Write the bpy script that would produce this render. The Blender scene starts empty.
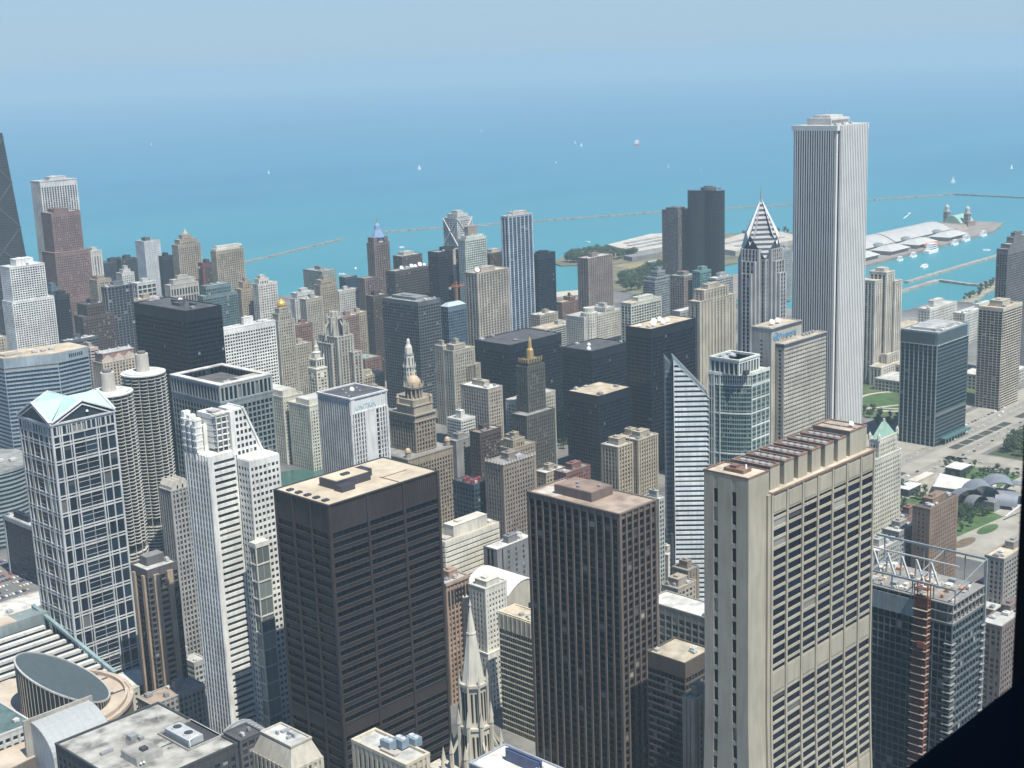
import bpy, math, random
from mathutils import Vector, Matrix

rnd = random.Random(7)
SC = bpy.context.scene
COL = SC.collection
R = math.radians

# ------------------------------------------------------------------ camera
YAW, PITCH, ROLL, FOC = 0.8005890268510153, 0.22641499678104648, -0.036732898803176615, 1381.5376111700155
CAM = Vector((1.7466961574370126, 1.4052776794073633, 413.09251041060054))
F_ = Vector((math.sin(YAW)*math.cos(PITCH), math.cos(YAW)*math.cos(PITCH), -math.sin(PITCH)))
R_ = Vector((math.cos(YAW), -math.sin(YAW), 0)); U_ = R_.cross(F_)
R2 = R_*math.cos(ROLL)+U_*math.sin(ROLL); U2 = -R_*math.sin(ROLL)+U_*math.cos(ROLL)
cd = bpy.data.cameras.new('camera'); cam = bpy.data.objects.new('camera', cd); COL.objects.link(cam)
cam.matrix_world = Matrix(((R2.x, U2.x, -F_.x, CAM.x), (R2.y, U2.y, -F_.y, CAM.y), (R2.z, U2.z, -F_.z, CAM.z), (0, 0, 0, 1)))
cd.sensor_width = 36; cd.lens = 36*FOC/1024; cd.clip_start = 0.05; cd.clip_end = 120000
cd.dof.use_dof = True; cd.dof.focus_distance = 900; cd.dof.aperture_fstop = 24     # a small camera close to a window post
SC.camera = cam

# ------------------------------------------------------------------ sky, sun, exposure
SUN_EL, SUN_AZ = R(62), R(189)          # azimuth clockwise from north (+Y)
w = bpy.data.worlds.new('World'); SC.world = w; w.use_nodes = True
nt = w.node_tree; bg = nt.nodes['Background']
sky = nt.nodes.new('ShaderNodeTexSky'); sky.sky_type = 'NISHITA'; sky.sun_disc = False
sky.sun_elevation = SUN_EL; sky.sun_rotation = SUN_AZ
sky.air_density = 1.0; sky.dust_density = 0.2; sky.ozone_density = 1.6; sky.altitude = 0
tint = nt.nodes.new('ShaderNodeMix'); tint.data_type = 'RGBA'; tint.blend_type = 'MULTIPLY'; tint.inputs[0].default_value = 1; tint.inputs[7].default_value = (.56, .80, 1.06, 1)
nt.links.new(sky.outputs[0], tint.inputs[6]); bg.inputs[1].default_value = 0.085
# pale blue band of air along the horizon
tcw = nt.nodes.new('ShaderNodeTexCoord'); sxyz = nt.nodes.new('ShaderNodeSeparateXYZ'); mrw = nt.nodes.new('ShaderNodeMapRange'); mxw = nt.nodes.new('ShaderNodeMix'); mxw.data_type = 'RGBA'
nt.links.new(tcw.outputs['Generated'], sxyz.inputs[0]); nt.links.new(sxyz.outputs['Z'], mrw.inputs['Value'])
mrw.inputs['From Min'].default_value = 0.0; mrw.inputs['From Max'].default_value = 0.22; mrw.inputs['To Min'].default_value = .9; mrw.inputs['To Max'].default_value = 0
nt.links.new(mrw.outputs[0], mxw.inputs[0]); nt.links.new(tint.outputs[2], mxw.inputs[6]); mxw.inputs[7].default_value = (3.25, 4.6, 6.0, 1)
nt.links.new(mxw.outputs[2], bg.inputs[0])
sd = bpy.data.lights.new('sun', 'SUN'); sd.energy = 5.0; sd.angle = R(0.5); sd.color = (1, .96, .87)
so = bpy.data.objects.new('sun', sd); COL.objects.link(so)
sdir = Vector((math.sin(SUN_AZ)*math.cos(SUN_EL), math.cos(SUN_AZ)*math.cos(SUN_EL), math.sin(SUN_EL)))
so.rotation_euler = sdir.to_track_quat('Z', 'Y').to_euler(); so.location = (0, -800, 1500)
SC.view_settings.view_transform = 'Standard'; SC.view_settings.look = 'None'
SC.view_settings.exposure = 0.5; SC.view_settings.gamma = 1
SC.render.engine = 'CYCLES'
SC.cycles.max_bounces = 5; SC.cycles.volume_bounces = 1; SC.cycles.diffuse_bounces = 3
SC.cycles.glossy_bounces = 2; SC.cycles.transmission_bounces = 1; SC.cycles.transparent_max_bounces = 4
SC.cycles.caustics_reflective = False; SC.cycles.caustics_refractive = False
SC.cycles.use_denoising = True
HAZE_DENSITY = 9e-5

# ------------------------------------------------------------------ materials
_M = {}
def mk(name):
    m = bpy.data.materials.new(name); m.use_nodes = True
    return m, m.node_tree, m.node_tree.nodes['Principled BSDF']
def noise(t, scale, detail=4, coord=None, sx=1, sy=1, sz=1):
    tc = t.nodes.new('ShaderNodeTexCoord'); mp = t.nodes.new('ShaderNodeMapping')
    mp.inputs['Scale'].default_value = (sx, sy, sz)
    n = t.nodes.new('ShaderNodeTexNoise'); n.inputs['Scale'].default_value = scale; n.inputs['Detail'].default_value = detail
    t.links.new(tc.outputs['Object'], mp.inputs[0]); t.links.new(mp.outputs[0], n.inputs['Vector'])
    return n
def ramp(t, src, stops):
    r = t.nodes.new('ShaderNodeValToRGB')
    while len(r.color_ramp.elements) < len(stops): r.color_ramp.elements.new(.5)
    for e, (p, c) in zip(r.color_ramp.elements, stops):
        e.position = p; e.color = (*c, 1) if len(c) == 3 else c
    t.links.new(src, r.inputs[0]); return r
def mix(t, a, b, fac, mode='MIX'):
    m = t.nodes.new('ShaderNodeMix'); m.data_type = 'RGBA'; m.blend_type = mode
    def put(s, v):
        if hasattr(v, 'is_output'): t.links.new(v, s)
        else: s.default_value = v if isinstance(v, (int, float)) else (*v, 1)
    put(m.inputs[0], fac); put(m.inputs[6], a); put(m.inputs[7], b)
    return m.outputs[2]
def sc(c, k): return tuple(min(1, x*k) for x in c)
def wallmat(c, rough=.8, var=.2, metal=0):
    k = ('w', c, rough, var, metal)
    if k in _M: return _M[k]
    m, t, b = mk('facade_%.2f_%.2f_%.2f' % c)
    n1 = noise(t, .05, 5); n2 = noise(t, .55, 3, sz=.12)
    r1 = ramp(t, n1.outputs[0], [(.3, sc(c, 1-var)), (.7, sc(c, 1+var))])
    r2 = ramp(t, n2.outputs[0], [(.25, (1-var*1.3,)*3), (.6, (1, 1, 1))])
    t.links.new(mix(t, r1.outputs[0], r2.outputs[0], 1.0, 'MULTIPLY'), b.inputs['Base Color'])
    b.inputs['Roughness'].default_value = rough; b.inputs['Metallic'].default_value = metal
    _M[k] = m; return m
def roofmat(c, var=.3):
    k = ('r', c, var)
    if k in _M: return _M[k]
    m, t, b = mk('roofing_%.2f_%.2f_%.2f' % c)
    n1 = noise(t, .12, 6); n2 = noise(t, .035, 3); n3 = noise(t, 1.4, 2)
    r1 = ramp(t, n1.outputs[0], [(.34, sc(c, 1-var)), (.5, c), (.66, sc(c, 1+var*.6))])
    r2 = ramp(t, n2.outputs[0], [(.4, (.8, .78, .75)), (.58, (1, 1, 1))])
    o = mix(t, r1.outputs[0], r2.outputs[0], .8, 'MULTIPLY')
    r3 = ramp(t, n3.outputs[0], [(.3, (.85, .85, .85)), (.7, (1.0, 1.0, 1.0))])
    t.links.new(mix(t, o, r3.outputs[0], .7, 'MULTIPLY'), b.inputs['Base Color']); b.inputs['Roughness'].default_value = .9
    _M[k] = m; return m
def glassmat(c, blind=.16, own=False, metal=0.0, rough=.12, bcol=(.42, .41, .37)):
    """window glass: per pane variation, some with blinds down"""
    k = ('g', c, blind, own, metal, rough, bcol)
    if k in _M: return _M[k]
    m, t, b = mk('window_glass_%.2f_%.2f_%.2f' % c)
    if own: s = t.nodes.new('ShaderNodeObjectInfo').outputs['Random']
    else:
        a = t.nodes.new('ShaderNodeAttribute'); a.attribute_name = 'rnd'; s = a.outputs['Fac']
    r1 = ramp(t, s, [(0, sc(c, .55)), (.5, c), (min(.993, 1-blind), sc(c, 1.5)), (min(.993, 1-blind)+.005, tuple(.45*x+.55*y for x, y in zip(c, sc(bcol, .5)))), (1, sc(bcol, .8))])
    out = r1.outputs[0]
    if own:      # blinds let down to a different height in each window
        tc = t.nodes.new('ShaderNodeTexCoord'); sp = t.nodes.new('ShaderNodeSeparateXYZ'); t.links.new(tc.outputs['Generated'], sp.inputs[0])
        mr = t.nodes.new('ShaderNodeMapRange'); mr.inputs['From Min'].default_value = 1-3.2*blind; mr.inputs['From Max'].default_value = 1; mr.inputs['To Min'].default_value = 1.02; mr.inputs['To Max'].default_value = .25
        wn = t.nodes.new('ShaderNodeTexWhiteNoise'); wn.noise_dimensions = '1D'; t.links.new(s, wn.inputs['W']); t.links.new(wn.outputs['Value'], mr.inputs['Value'])
        gt = t.nodes.new('ShaderNodeMath'); gt.operation = 'GREATER_THAN'; t.links.new(sp.outputs['Z'], gt.inputs[0]); t.links.new(mr.outputs[0], gt.inputs[1])
        out = mix(t, out, tuple(.6*x+.4*y for x, y in zip(c, sc(bcol, .35))), gt.outputs[0])
    t.links.new(out, b.inputs['Base Color'])
    n = noise(t, .05, 2); bp = t.nodes.new('ShaderNodeBump'); bp.inputs['Strength'].default_value = .25; bp.inputs['Distance'].default_value = .6
    t.links.new(n.outputs[0], bp.inputs['Height']); t.links.new(bp.outputs[0], b.inputs['Normal'])
    b.inputs['Roughness'].default_value = rough; b.inputs['Metallic'].default_value = metal
    b.inputs['IOR'].default_value = 1.45; b.inputs['Specular IOR Level'].default_value = .22
    _M[k] = m; return m
def plain(name, c, rough=.6, metal=0, var=.12, scale=.4):
    k = ('p', name, c, rough, metal)
    if k in _M: return _M[k]
    m, t, b = mk(name); n = noise(t, scale, 4)
    r = ramp(t, n.outputs[0], [(.3, sc(c, 1-var)), (.7, sc(c, 1+var))])
    t.links.new(r.outputs[0], b.inputs['Base Color']); b.inputs['Roughness'].default_value = rough; b.inputs['Metallic'].default_value = metal
    _M[k] = m; return m

# ------------------------------------------------------------------ mesh building
class MB:
    def __init__(s): s.v = []; s.f = []; s.r = []
    def quad(s, a, b, c, d, r=None):
        i = len(s.v); s.v += [a, b, c, d]; s.f.append((i, i+1, i+2, i+3)); s.r.append(rnd.random() if r is None else r)
    def poly(s, pts, r=.5):
        i = len(s.v); s.v += list(pts); s.f.append(tuple(range(i, i+len(pts)))); s.r.append(r)
    def hexa(s, p):
        i = len(s.v); s.v += p
        for q in ((0, 3, 2, 1), (4, 5, 6, 7), (0, 1, 5, 4), (1, 2, 6, 5), (2, 3, 7, 6), (3, 0, 4, 7)):
            s.f.append(tuple(i+k for k in q)); s.r.append(.5)
    def box(s, x0, y0, z0, x1, y1, z1):
        s.hexa([(x0, y0, z0), (x1, y0, z0), (x1, y1, z0), (x0, y1, z0), (x0, y0, z1), (x1, y0, z1), (x1, y1, z1), (x0, y1, z1)])
    def fbox(s, fr, u0, u1, z0, z1, n0, n1):
        ox, oy, ux, uy, nx, ny = fr
        P = lambda u, n, z: (ox+ux*u+nx*n, oy+uy*u+ny*n, z)
        s.hexa([P(u0, n1, z0), P(u1, n1, z0), P(u1, n0, z0), P(u0, n0, z0), P(u0, n1, z1), P(u1, n1, z1), P(u1, n0, z1), P(u0, n0, z1)])
    def prism(s, pts, z0, z1):
        """plan polygon; z1 may be a list, one height per corner"""
        n = len(pts); zt = z1 if isinstance(z1, (list, tuple)) else [z1]*n; i = len(s.v)
        s.v += [(x, y, z0) for x, y in pts]+[(x, y, z) for (x, y), z in zip(pts, zt)]
        s.f.append(tuple(range(i+n-1, i-1, -1))); s.f.append(tuple(range(i+n, i+2*n))); s.r += [.5, .5]
        for k in range(n):
            j = (k+1) % n; s.f.append((i+k, i+j, i+n+j, i+n+k)); s.r.append(.5)
    def cone(s, cx, cy, z0, z1, r0, r1, n=16, a0=0.0):
        b = [(cx+r0*math.cos(a0+2*math.pi*k/n), cy+r0*math.sin(a0+2*math.pi*k/n), z0) for k in range(n)]
        t = [(cx+r1*math.cos(a0+2*math.pi*k/n), cy+r1*math.sin(a0+2*math.pi*k/n), z1) for k in range(n)]
        i = len(s.v); s.v += b+t
        for k in range(n):
            j = (k+1) % n; s.f.append((i+k, i+j, i+n+j, i+n+k)); s.r.append(.5)
        s.f.append(tuple(range(i+n-1, i-1, -1))); s.f.append(tuple(range(i+n, i+2*n))); s.r += [.5, .5]
    def lathe(s, cx, cy, prof, n=16, a0=0.0):
        for (r0, z0), (r1, z1) in zip(prof, prof[1:]): s.cone(cx, cy, z0, z1, max(r0, .02), max(r1, .02), n, a0)
    def dome(s, cx, cy, z, r, h, n=14, m=5):
        s.lathe(cx, cy, [(r*math.cos(k*math.pi/2/m), z+h*math.sin(k*math.pi/2/m)) for k in range(m+1)], n)
    def beam(s, p, q, w, d=None):
        p, q = Vector(p), Vector(q); d = d or w; ax = (q-p).normalized()
        up = Vector((0, 0, 1)) if abs(ax.z) < .95 else Vector((1, 0, 0))
        a = ax.cross(up).normalized()*w/2; b = a.cross(ax).normalized()*d/2
        s.hexa([tuple(x) for x in (p-a-b, p+a-b, p+a+b, p-a+b, q-a-b, q+a-b, q+a+b, q-a+b)])
    def build(s, name, mat, parent=None, loc=None):
        off = wloc(parent) if parent else Vector(loc or (0, 0, 0))
        me = bpy.data.meshes.new(name)
        ox, oy, oz = off
        me.from_pydata([(x-ox, y-oy, z-oz) for x, y, z in s.v], [], s.f)
        at = me.attributes.new('rnd', 'FLOAT', 'FACE'); at.data.foreach_set('value', s.r)
        me.materials.append(mat); me.update()
        o = bpy.data.objects.new(name, me); COL.objects.link(o)
        if parent: o.parent = parent
        else: o.location = off
        return o
def wloc(o):
    v = Vector(o.location)
    while o.parent: o = o.parent; v = v+o.location
    return v
def root(name, label, cat, loc, group=None):
    o = bpy.data.objects.new(name, None); COL.objects.link(o); o.location = loc; o.empty_display_size = 5
    o['label'] = label; o['category'] = cat
    if group: o['group'] = group
    return o
def tag(o, label, cat, group=None):
    o['label'] = label; o['category'] = cat
    if group: o['group'] = group
    return o
def struct(name, mb, mat, loc=None):
    o = mb.build(name, mat, None, loc); o['kind'] = 'structure'; return o
def project(p):
    d = Vector(p)-CAM; z = d.dot(F_)
    return 512+FOC*d.dot(R2)/z, 384-FOC*d.dot(U2)/z, z

# ------------------------------------------------------------------ facades
def lattice(mb, panes, fr, L, z0, z1, vb, hb, dv, dh, rec, ext=0, mull=0, mh=None):
    """a wall of vertical bars vb [(a,b)] and horizontal bars hb [(a,b)]; a pane in every cell"""
    for i, (a, b) in enumerate(vb):
        e0 = ext if i == 0 else 0; e1 = ext if i == len(vb)-1 else 0
        mb.fbox(fr, a-e0, b+e1, z0, z1, -rec, dv)
    e = max(0, min(ext, dh-.03)) if ext else 0
    for a, b in hb: (mh if mh and b < z1-.5 else mb).fbox(fr, -e, L+e, max(a, z0), min(b, z1-.02), -rec-.02, dh)
    ox, oy, ux, uy, nx, ny = fr
    for (a0, a1), (b0, b1) in zip(vb, vb[1:]):
        if b0-a1 < .05: continue
        for (c0, c1), (d0, d1) in zip(hb, hb[1:]):
            if d0-c1 < .05: continue
            panes.append((fr, a1, b0, c1, d0, -rec+.03))
            for k in range(1, mull+1):
                u = a1+(b0-a1)*k/(mull+1); mb.fbox(fr, u-.06, u+.06, c1, d0, -rec-.01, -rec+.15)
def bars(L, bay, w, wend=None):
    n = max(1, round(L/bay)); we = wend or w
    out = [(0, we)]
    for i in range(1, n): out.append((L*i/n-w/2, L*i/n+w/2))
    out.append((L-we, L)); return out
def floors(z0, z1, fl, sh, top, low=0):
    n = max(1, round((z1-top-z0-low)/fl)); f = (z1-top-z0-low)/n
    out = [(z0, z0+max(low, .3))]+[(z0+low+f*k-sh/2, z0+low+f*k+sh/2) for k in range(1, n)]
    out.append((z1-top-sh/2, z1)); return out
def faces(x0, y0, x1, y1):
    return {'S': ((x0, y0, 1, 0, 0, -1), x1-x0), 'W': ((x0, y1, 0, -1, -1, 0), y1-y0),
            'E': ((x1, y0, 0, 1, 1, 0), y1-y0), 'N': ((x1, y1, -1, 0, 0, 1), x1-x0)}
def pane_quad(mb, p):
    (ox, oy, ux, uy, nx, ny), a, b, c, d, n = p
    q = lambda u, z: (ox+ux*u+nx*n, oy+uy*u+ny*n, z)
    mb.quad(q(a, c), q(b, c), q(b, d), q(a, d))
def put_panes(rt, panes, gl, hero=False):
    """glass: as one glazed part far away; near the camera the windows that show largest are parts of their own"""
    rest = panes
    if not hero:
        dist = (Vector((rt.location.x, rt.location.y))-Vector((CAM.x, CAM.y))).length
        hero = 80 if dist < 950 else 50 if dist < 1330 else False
    if hero:
        def key(p):
            fr, a, b, c, d, n = p; u = (a+b)/2
            x, y, z = project((fr[0]+fr[2]*u+fr[4]*n, fr[1]+fr[3]*u+fr[5]*n, (c+d)/2))
            out = x < -5 or x > 1024 or y > 775 or y < 0
            dx, dy = CAM.x-fr[0], CAM.y-fr[1]
            away = dx*fr[4]+dy*fr[5] <= 0
            return (out or away, -(b-a)*(d-c)/z/z)
        ps = sorted(panes, key=key); cache = {}
        lim = 100 if hero is True else hero; own, rest = ps[:lim], ps[lim:]
        g = glassmat(*gl[:2], True, *gl[3:])
        for p in own:
            fr, a, b, c, d, n = p; k = (round(b-a, 2), round(d-c, 2))
            if k not in cache:
                me = bpy.data.meshes.new('window'); hw, hh = k[0]/2, k[1]/2
                me.from_pydata([(-hw, 0, -hh), (hw, 0, -hh), (hw, 0, hh), (-hw, 0, hh), (-hw, .08, -hh), (hw, .08, -hh), (hw, .08, hh), (-hw, .08, hh)], [],
                               [(0, 1, 2, 3), (5, 4, 7, 6), (4, 0, 3, 7), (1, 5, 6, 2), (3, 2, 6, 7), (4, 5, 1, 0)])
                me.materials.append(g); cache[k] = me
            o = bpy.data.objects.new('window', cache[k]); COL.objects.link(o); o.parent = rt
            u = (a+b)/2; L = rt.location
            o.location = (fr[0]+fr[2]*u+fr[4]*n-L.x, fr[1]+fr[3]*u+fr[5]*n-L.y, (c+d)/2-L.z)
            o.rotation_euler = (0, 0, math.atan2(fr[3], fr[2]))
    if rest:
        mb = MB()
        for p in rest: pane_quad(mb, p)
        o = mb.build('window' if hero else 'glazing', glassmat(*gl), rt)
        if hero: o['kind'] = 'stuff'
def style(wall, glass=(.018, .026, .038), bay=4, fl=3.8, pw=1, sh=1.2, dv=.35, dh=.1, rec=.35, top=2, blind=.14, rough=.8, metal=0, gm=0.0, mull=0, **k):
    return dict(wall=wall, glass=glass, bay=bay, fl=fl, pw=pw, sh=sh, dv=dv, dh=dh, rec=rec, top=top, blind=blind, rough=rough, metal=metal, gm=gm, mull=mull, **k)
def tier(mb, panes, x0, y0, x1, y1, z0, z1, st, allsides=False, mh=None):
    for nm, (fr, L) in faces(x0, y0, x1, y1).items():
        s = dict(st); s.update(st.get(nm, {})); ext = s['dv'] if nm in 'SN' else 0
        ext = max(0, ext-.03)
        if nm in 'EN' and not allsides:
            mb.fbox(fr, (-ext if nm == 'N' else 0), L+(ext if nm == 'N' else 0), z0, z1, -s['rec'], s['dv']); continue
        vb = bars(L, s['bay'], s['pw'], s.get('we')); hb = floors(z0, z1, s['fl'], s['sh'], s['top'])
        lattice(mb, panes, fr, L, z0, z1, vb, hb, s['dv'], s['dh'], s['rec'], ext, s['mull'], mh)
    if not allsides: mb.box(x0+st['rec']+1, y0+st['rec']+1, z0, x1-st['rec']-.1, y1-st['rec']-.1, z1-.5)
def rooftop(wm, rm, x0, y0, x1, y1, z, d, par=1.0):
    t = .5; d = d+.12
    wm.box(x0-d, y0-d, z, x1+d, y0+t, z+par); wm.box(x0-d, y1-t, z, x1+d, y1+d, z+par)
    wm.box(x0-d, y0+t+.01, z, x0+t, y1-t-.01, z+par); wm.box(x1-t, y0+t+.01, z, x1+d, y1-t-.01, z+par)
    rm.box(x0+.1, y0+.1, z-.3, x1-.1, y1-.1, z+.25)
def fan_unit(mb, x0, y0, x1, y1, z0, z1):
    mb.box(x0, y0, z0+.4, x1, y1, z1)
    for px in (x0+.2, x1-.4):
        for py in (y0+.2, y1-.4): mb.box(px, py, z0, px+.2, py+.2, z0+.4)
    r = min(x1-x0, y1-y0)*.38
    n = max(1, int((x1-x0)/(2.4*r))) if r > .1 else 1
    for i in range(n): mb.cone(x0+(x1-x0)*(i+.5)/n, (y0+y1)/2, z1, z1+.5, r, r*.92, 12)
ROOFC = dict(gravel=(.46, .41, .32), tar=(.085, .085, .09), white=(.60, .59, .55), brown=(.36, .285, .225), grey=(.27, .27, .26), tan=(.52, .44, .32), green=(.30, .42, .36), light=(.5, .5, .47), teal=(.10, .16, .16), stained=(.36, .355, .325))
INFO = {}
NEAR = {}
def tower(key, label, cat, st, roof='gravel', pent=.4, units=3, hero=False, tiers=(), group=None, name=None, par=1.0, h=None, allsides=False, z0=0, penth=5.5, pentc=None):
    x0, y0, x1, y1, H = DATA[key]
    if h: H = h
    rt = root(name or cat.replace(' ', '_'), label, cat, ((x0+x1)/2, (y0+y1)/2, 0), group)
    wm, rm, panes = MB(), MB(), []
    mh = MB() if 'sp' in st else None
    tier(wm, panes, x0, y0, x1, y1, z0, H, st, allsides, mh); rooftop(wm, rm, x0, y0, x1, y1, H, st['dv'], par)
    W, D = x1-x0, y1-y0
    for t in tiers:
        a, b, c, d, za, zb = t[:6]; s2 = dict(st); s2.update(t[6] if len(t) > 6 else {})
        tx0, ty0, tx1, ty1 = x0+a*W, y0+b*D, x0+c*W, y0+d*D
        tier(wm, panes, tx0, ty0, tx1, ty1, za, zb, s2); rooftop(wm, rm, tx0, ty0, tx1, ty1, zb, s2['dv'], par)
    wall = wm.build('wall', wallmat(st['wall'], st['rough'], .2, st['metal']), rt)
    if mh: mh.build('spandrel', wallmat(st['sp'], st['rough']), rt)
    put_panes(rt, panes, (st['glass'], st['blind'], False, st['gm']), hero)
    roofo = rm.build('roof', roofmat(ROOFC[roof], .6 if roof == 'stained' else .3), rt)
    top = max([H]+[t[5] for t in tiers])
    base = (x0, y0, x1, y1) if not tiers or top == H else [(x0+t[0]*W, y0+t[1]*D, x0+t[2]*W, y0+t[3]*D) for t in tiers if t[5] == top][0]
    bx0, by0, bx1, by1 = base; bw, bd = bx1-bx0, by1-by0
    rr = random.Random(key)
    if pent:
        m = MB(); pw, pd = bw*pent, bd*min(.75, pent+.12); ox, oy = bx0+(bw-pw)*rr.uniform(.35, .65), by0+(bd-pd)*rr.uniform(.4, .7)
        m.box(ox, oy, top+.26, ox+pw, oy+pd, top+penth)
        m.box(ox-.25, oy-.25, top+penth, ox+pw+.25, oy+pd+.25, top+penth+.35)
        m.box(ox+pw*.2, oy+pd*.3, top+penth+.36, ox+pw*.45, oy+pd*.7, top+penth+1.6)
        m.build('penthouse', wallmat(pentc or sc(st['wall'], .92), .85), rt)
    for i in range(units):
        m = MB(); s = rr.uniform(.05, .1)*min(bw, 40)+.7; q = s*rr.uniform(.7, 1.6)
        ux = bx0+1.2+(bw-q-2.4)*rr.random(); uy = (by0+1.2+(bd*.28)*rr.random()) if rr.random() < .7 else by1-1.5-s
        fan_unit(m, ux, uy, ux+q, uy+s, top+.26, top+.26+rr.uniform(1.2, 2.6))
        m.build('roof_unit', plain('roof_metal', rr.choice([(.42, .43, .43), (.25, .26, .27), (.55, .54, .5)]), .55), rt)
    INFO[key] = dict(rt=rt, box=(x0, y0, x1, y1), H=H, top=top, tbox=base)
    return rt
def dish(rt, x, y, z, r, az=200, name='satellite_dish'):
    m = MB(); n = 14; a = R(az); ax = Vector((math.sin(a)*.75, math.cos(a)*.75, .66)); s = ax.cross(Vector((0, 0, 1))).normalized(); u = s.cross(ax)
    c = Vector((x, y, z+r*1.1)); rings = []
    for k in range(5):
        q = k/4; rings.append([tuple(c+(s*math.cos(2*math.pi*j/n)+u*math.sin(2*math.pi*j/n))*r*q+ax*(r*.35*q*q)) for j in range(n)])
    for k in range(4):
        for j in range(n): m.quad(rings[k][j], rings[k][(j+1) % n], rings[k+1][(j+1) % n], rings[k+1][j], .5)
    m.beam((x, y, z), tuple(c), r*.18); m.beam(tuple(c), tuple(c+ax*r*.9), r*.06)
    return m.build(name, plain('dish_paint', (.8, .8, .78), .5), rt)
def mast(rt, x, y, z, h, w=.3, col=(.3, .3, .3), name='antenna'):
    m = MB(); m.cone(x, y, z, z+h, w, w*.35, 6); m.cone(x, y, z, z+h*.06+.3, w*2.2, w*1.6, 8); return m.build(name, plain('mast_metal', col, .5), rt)

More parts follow.
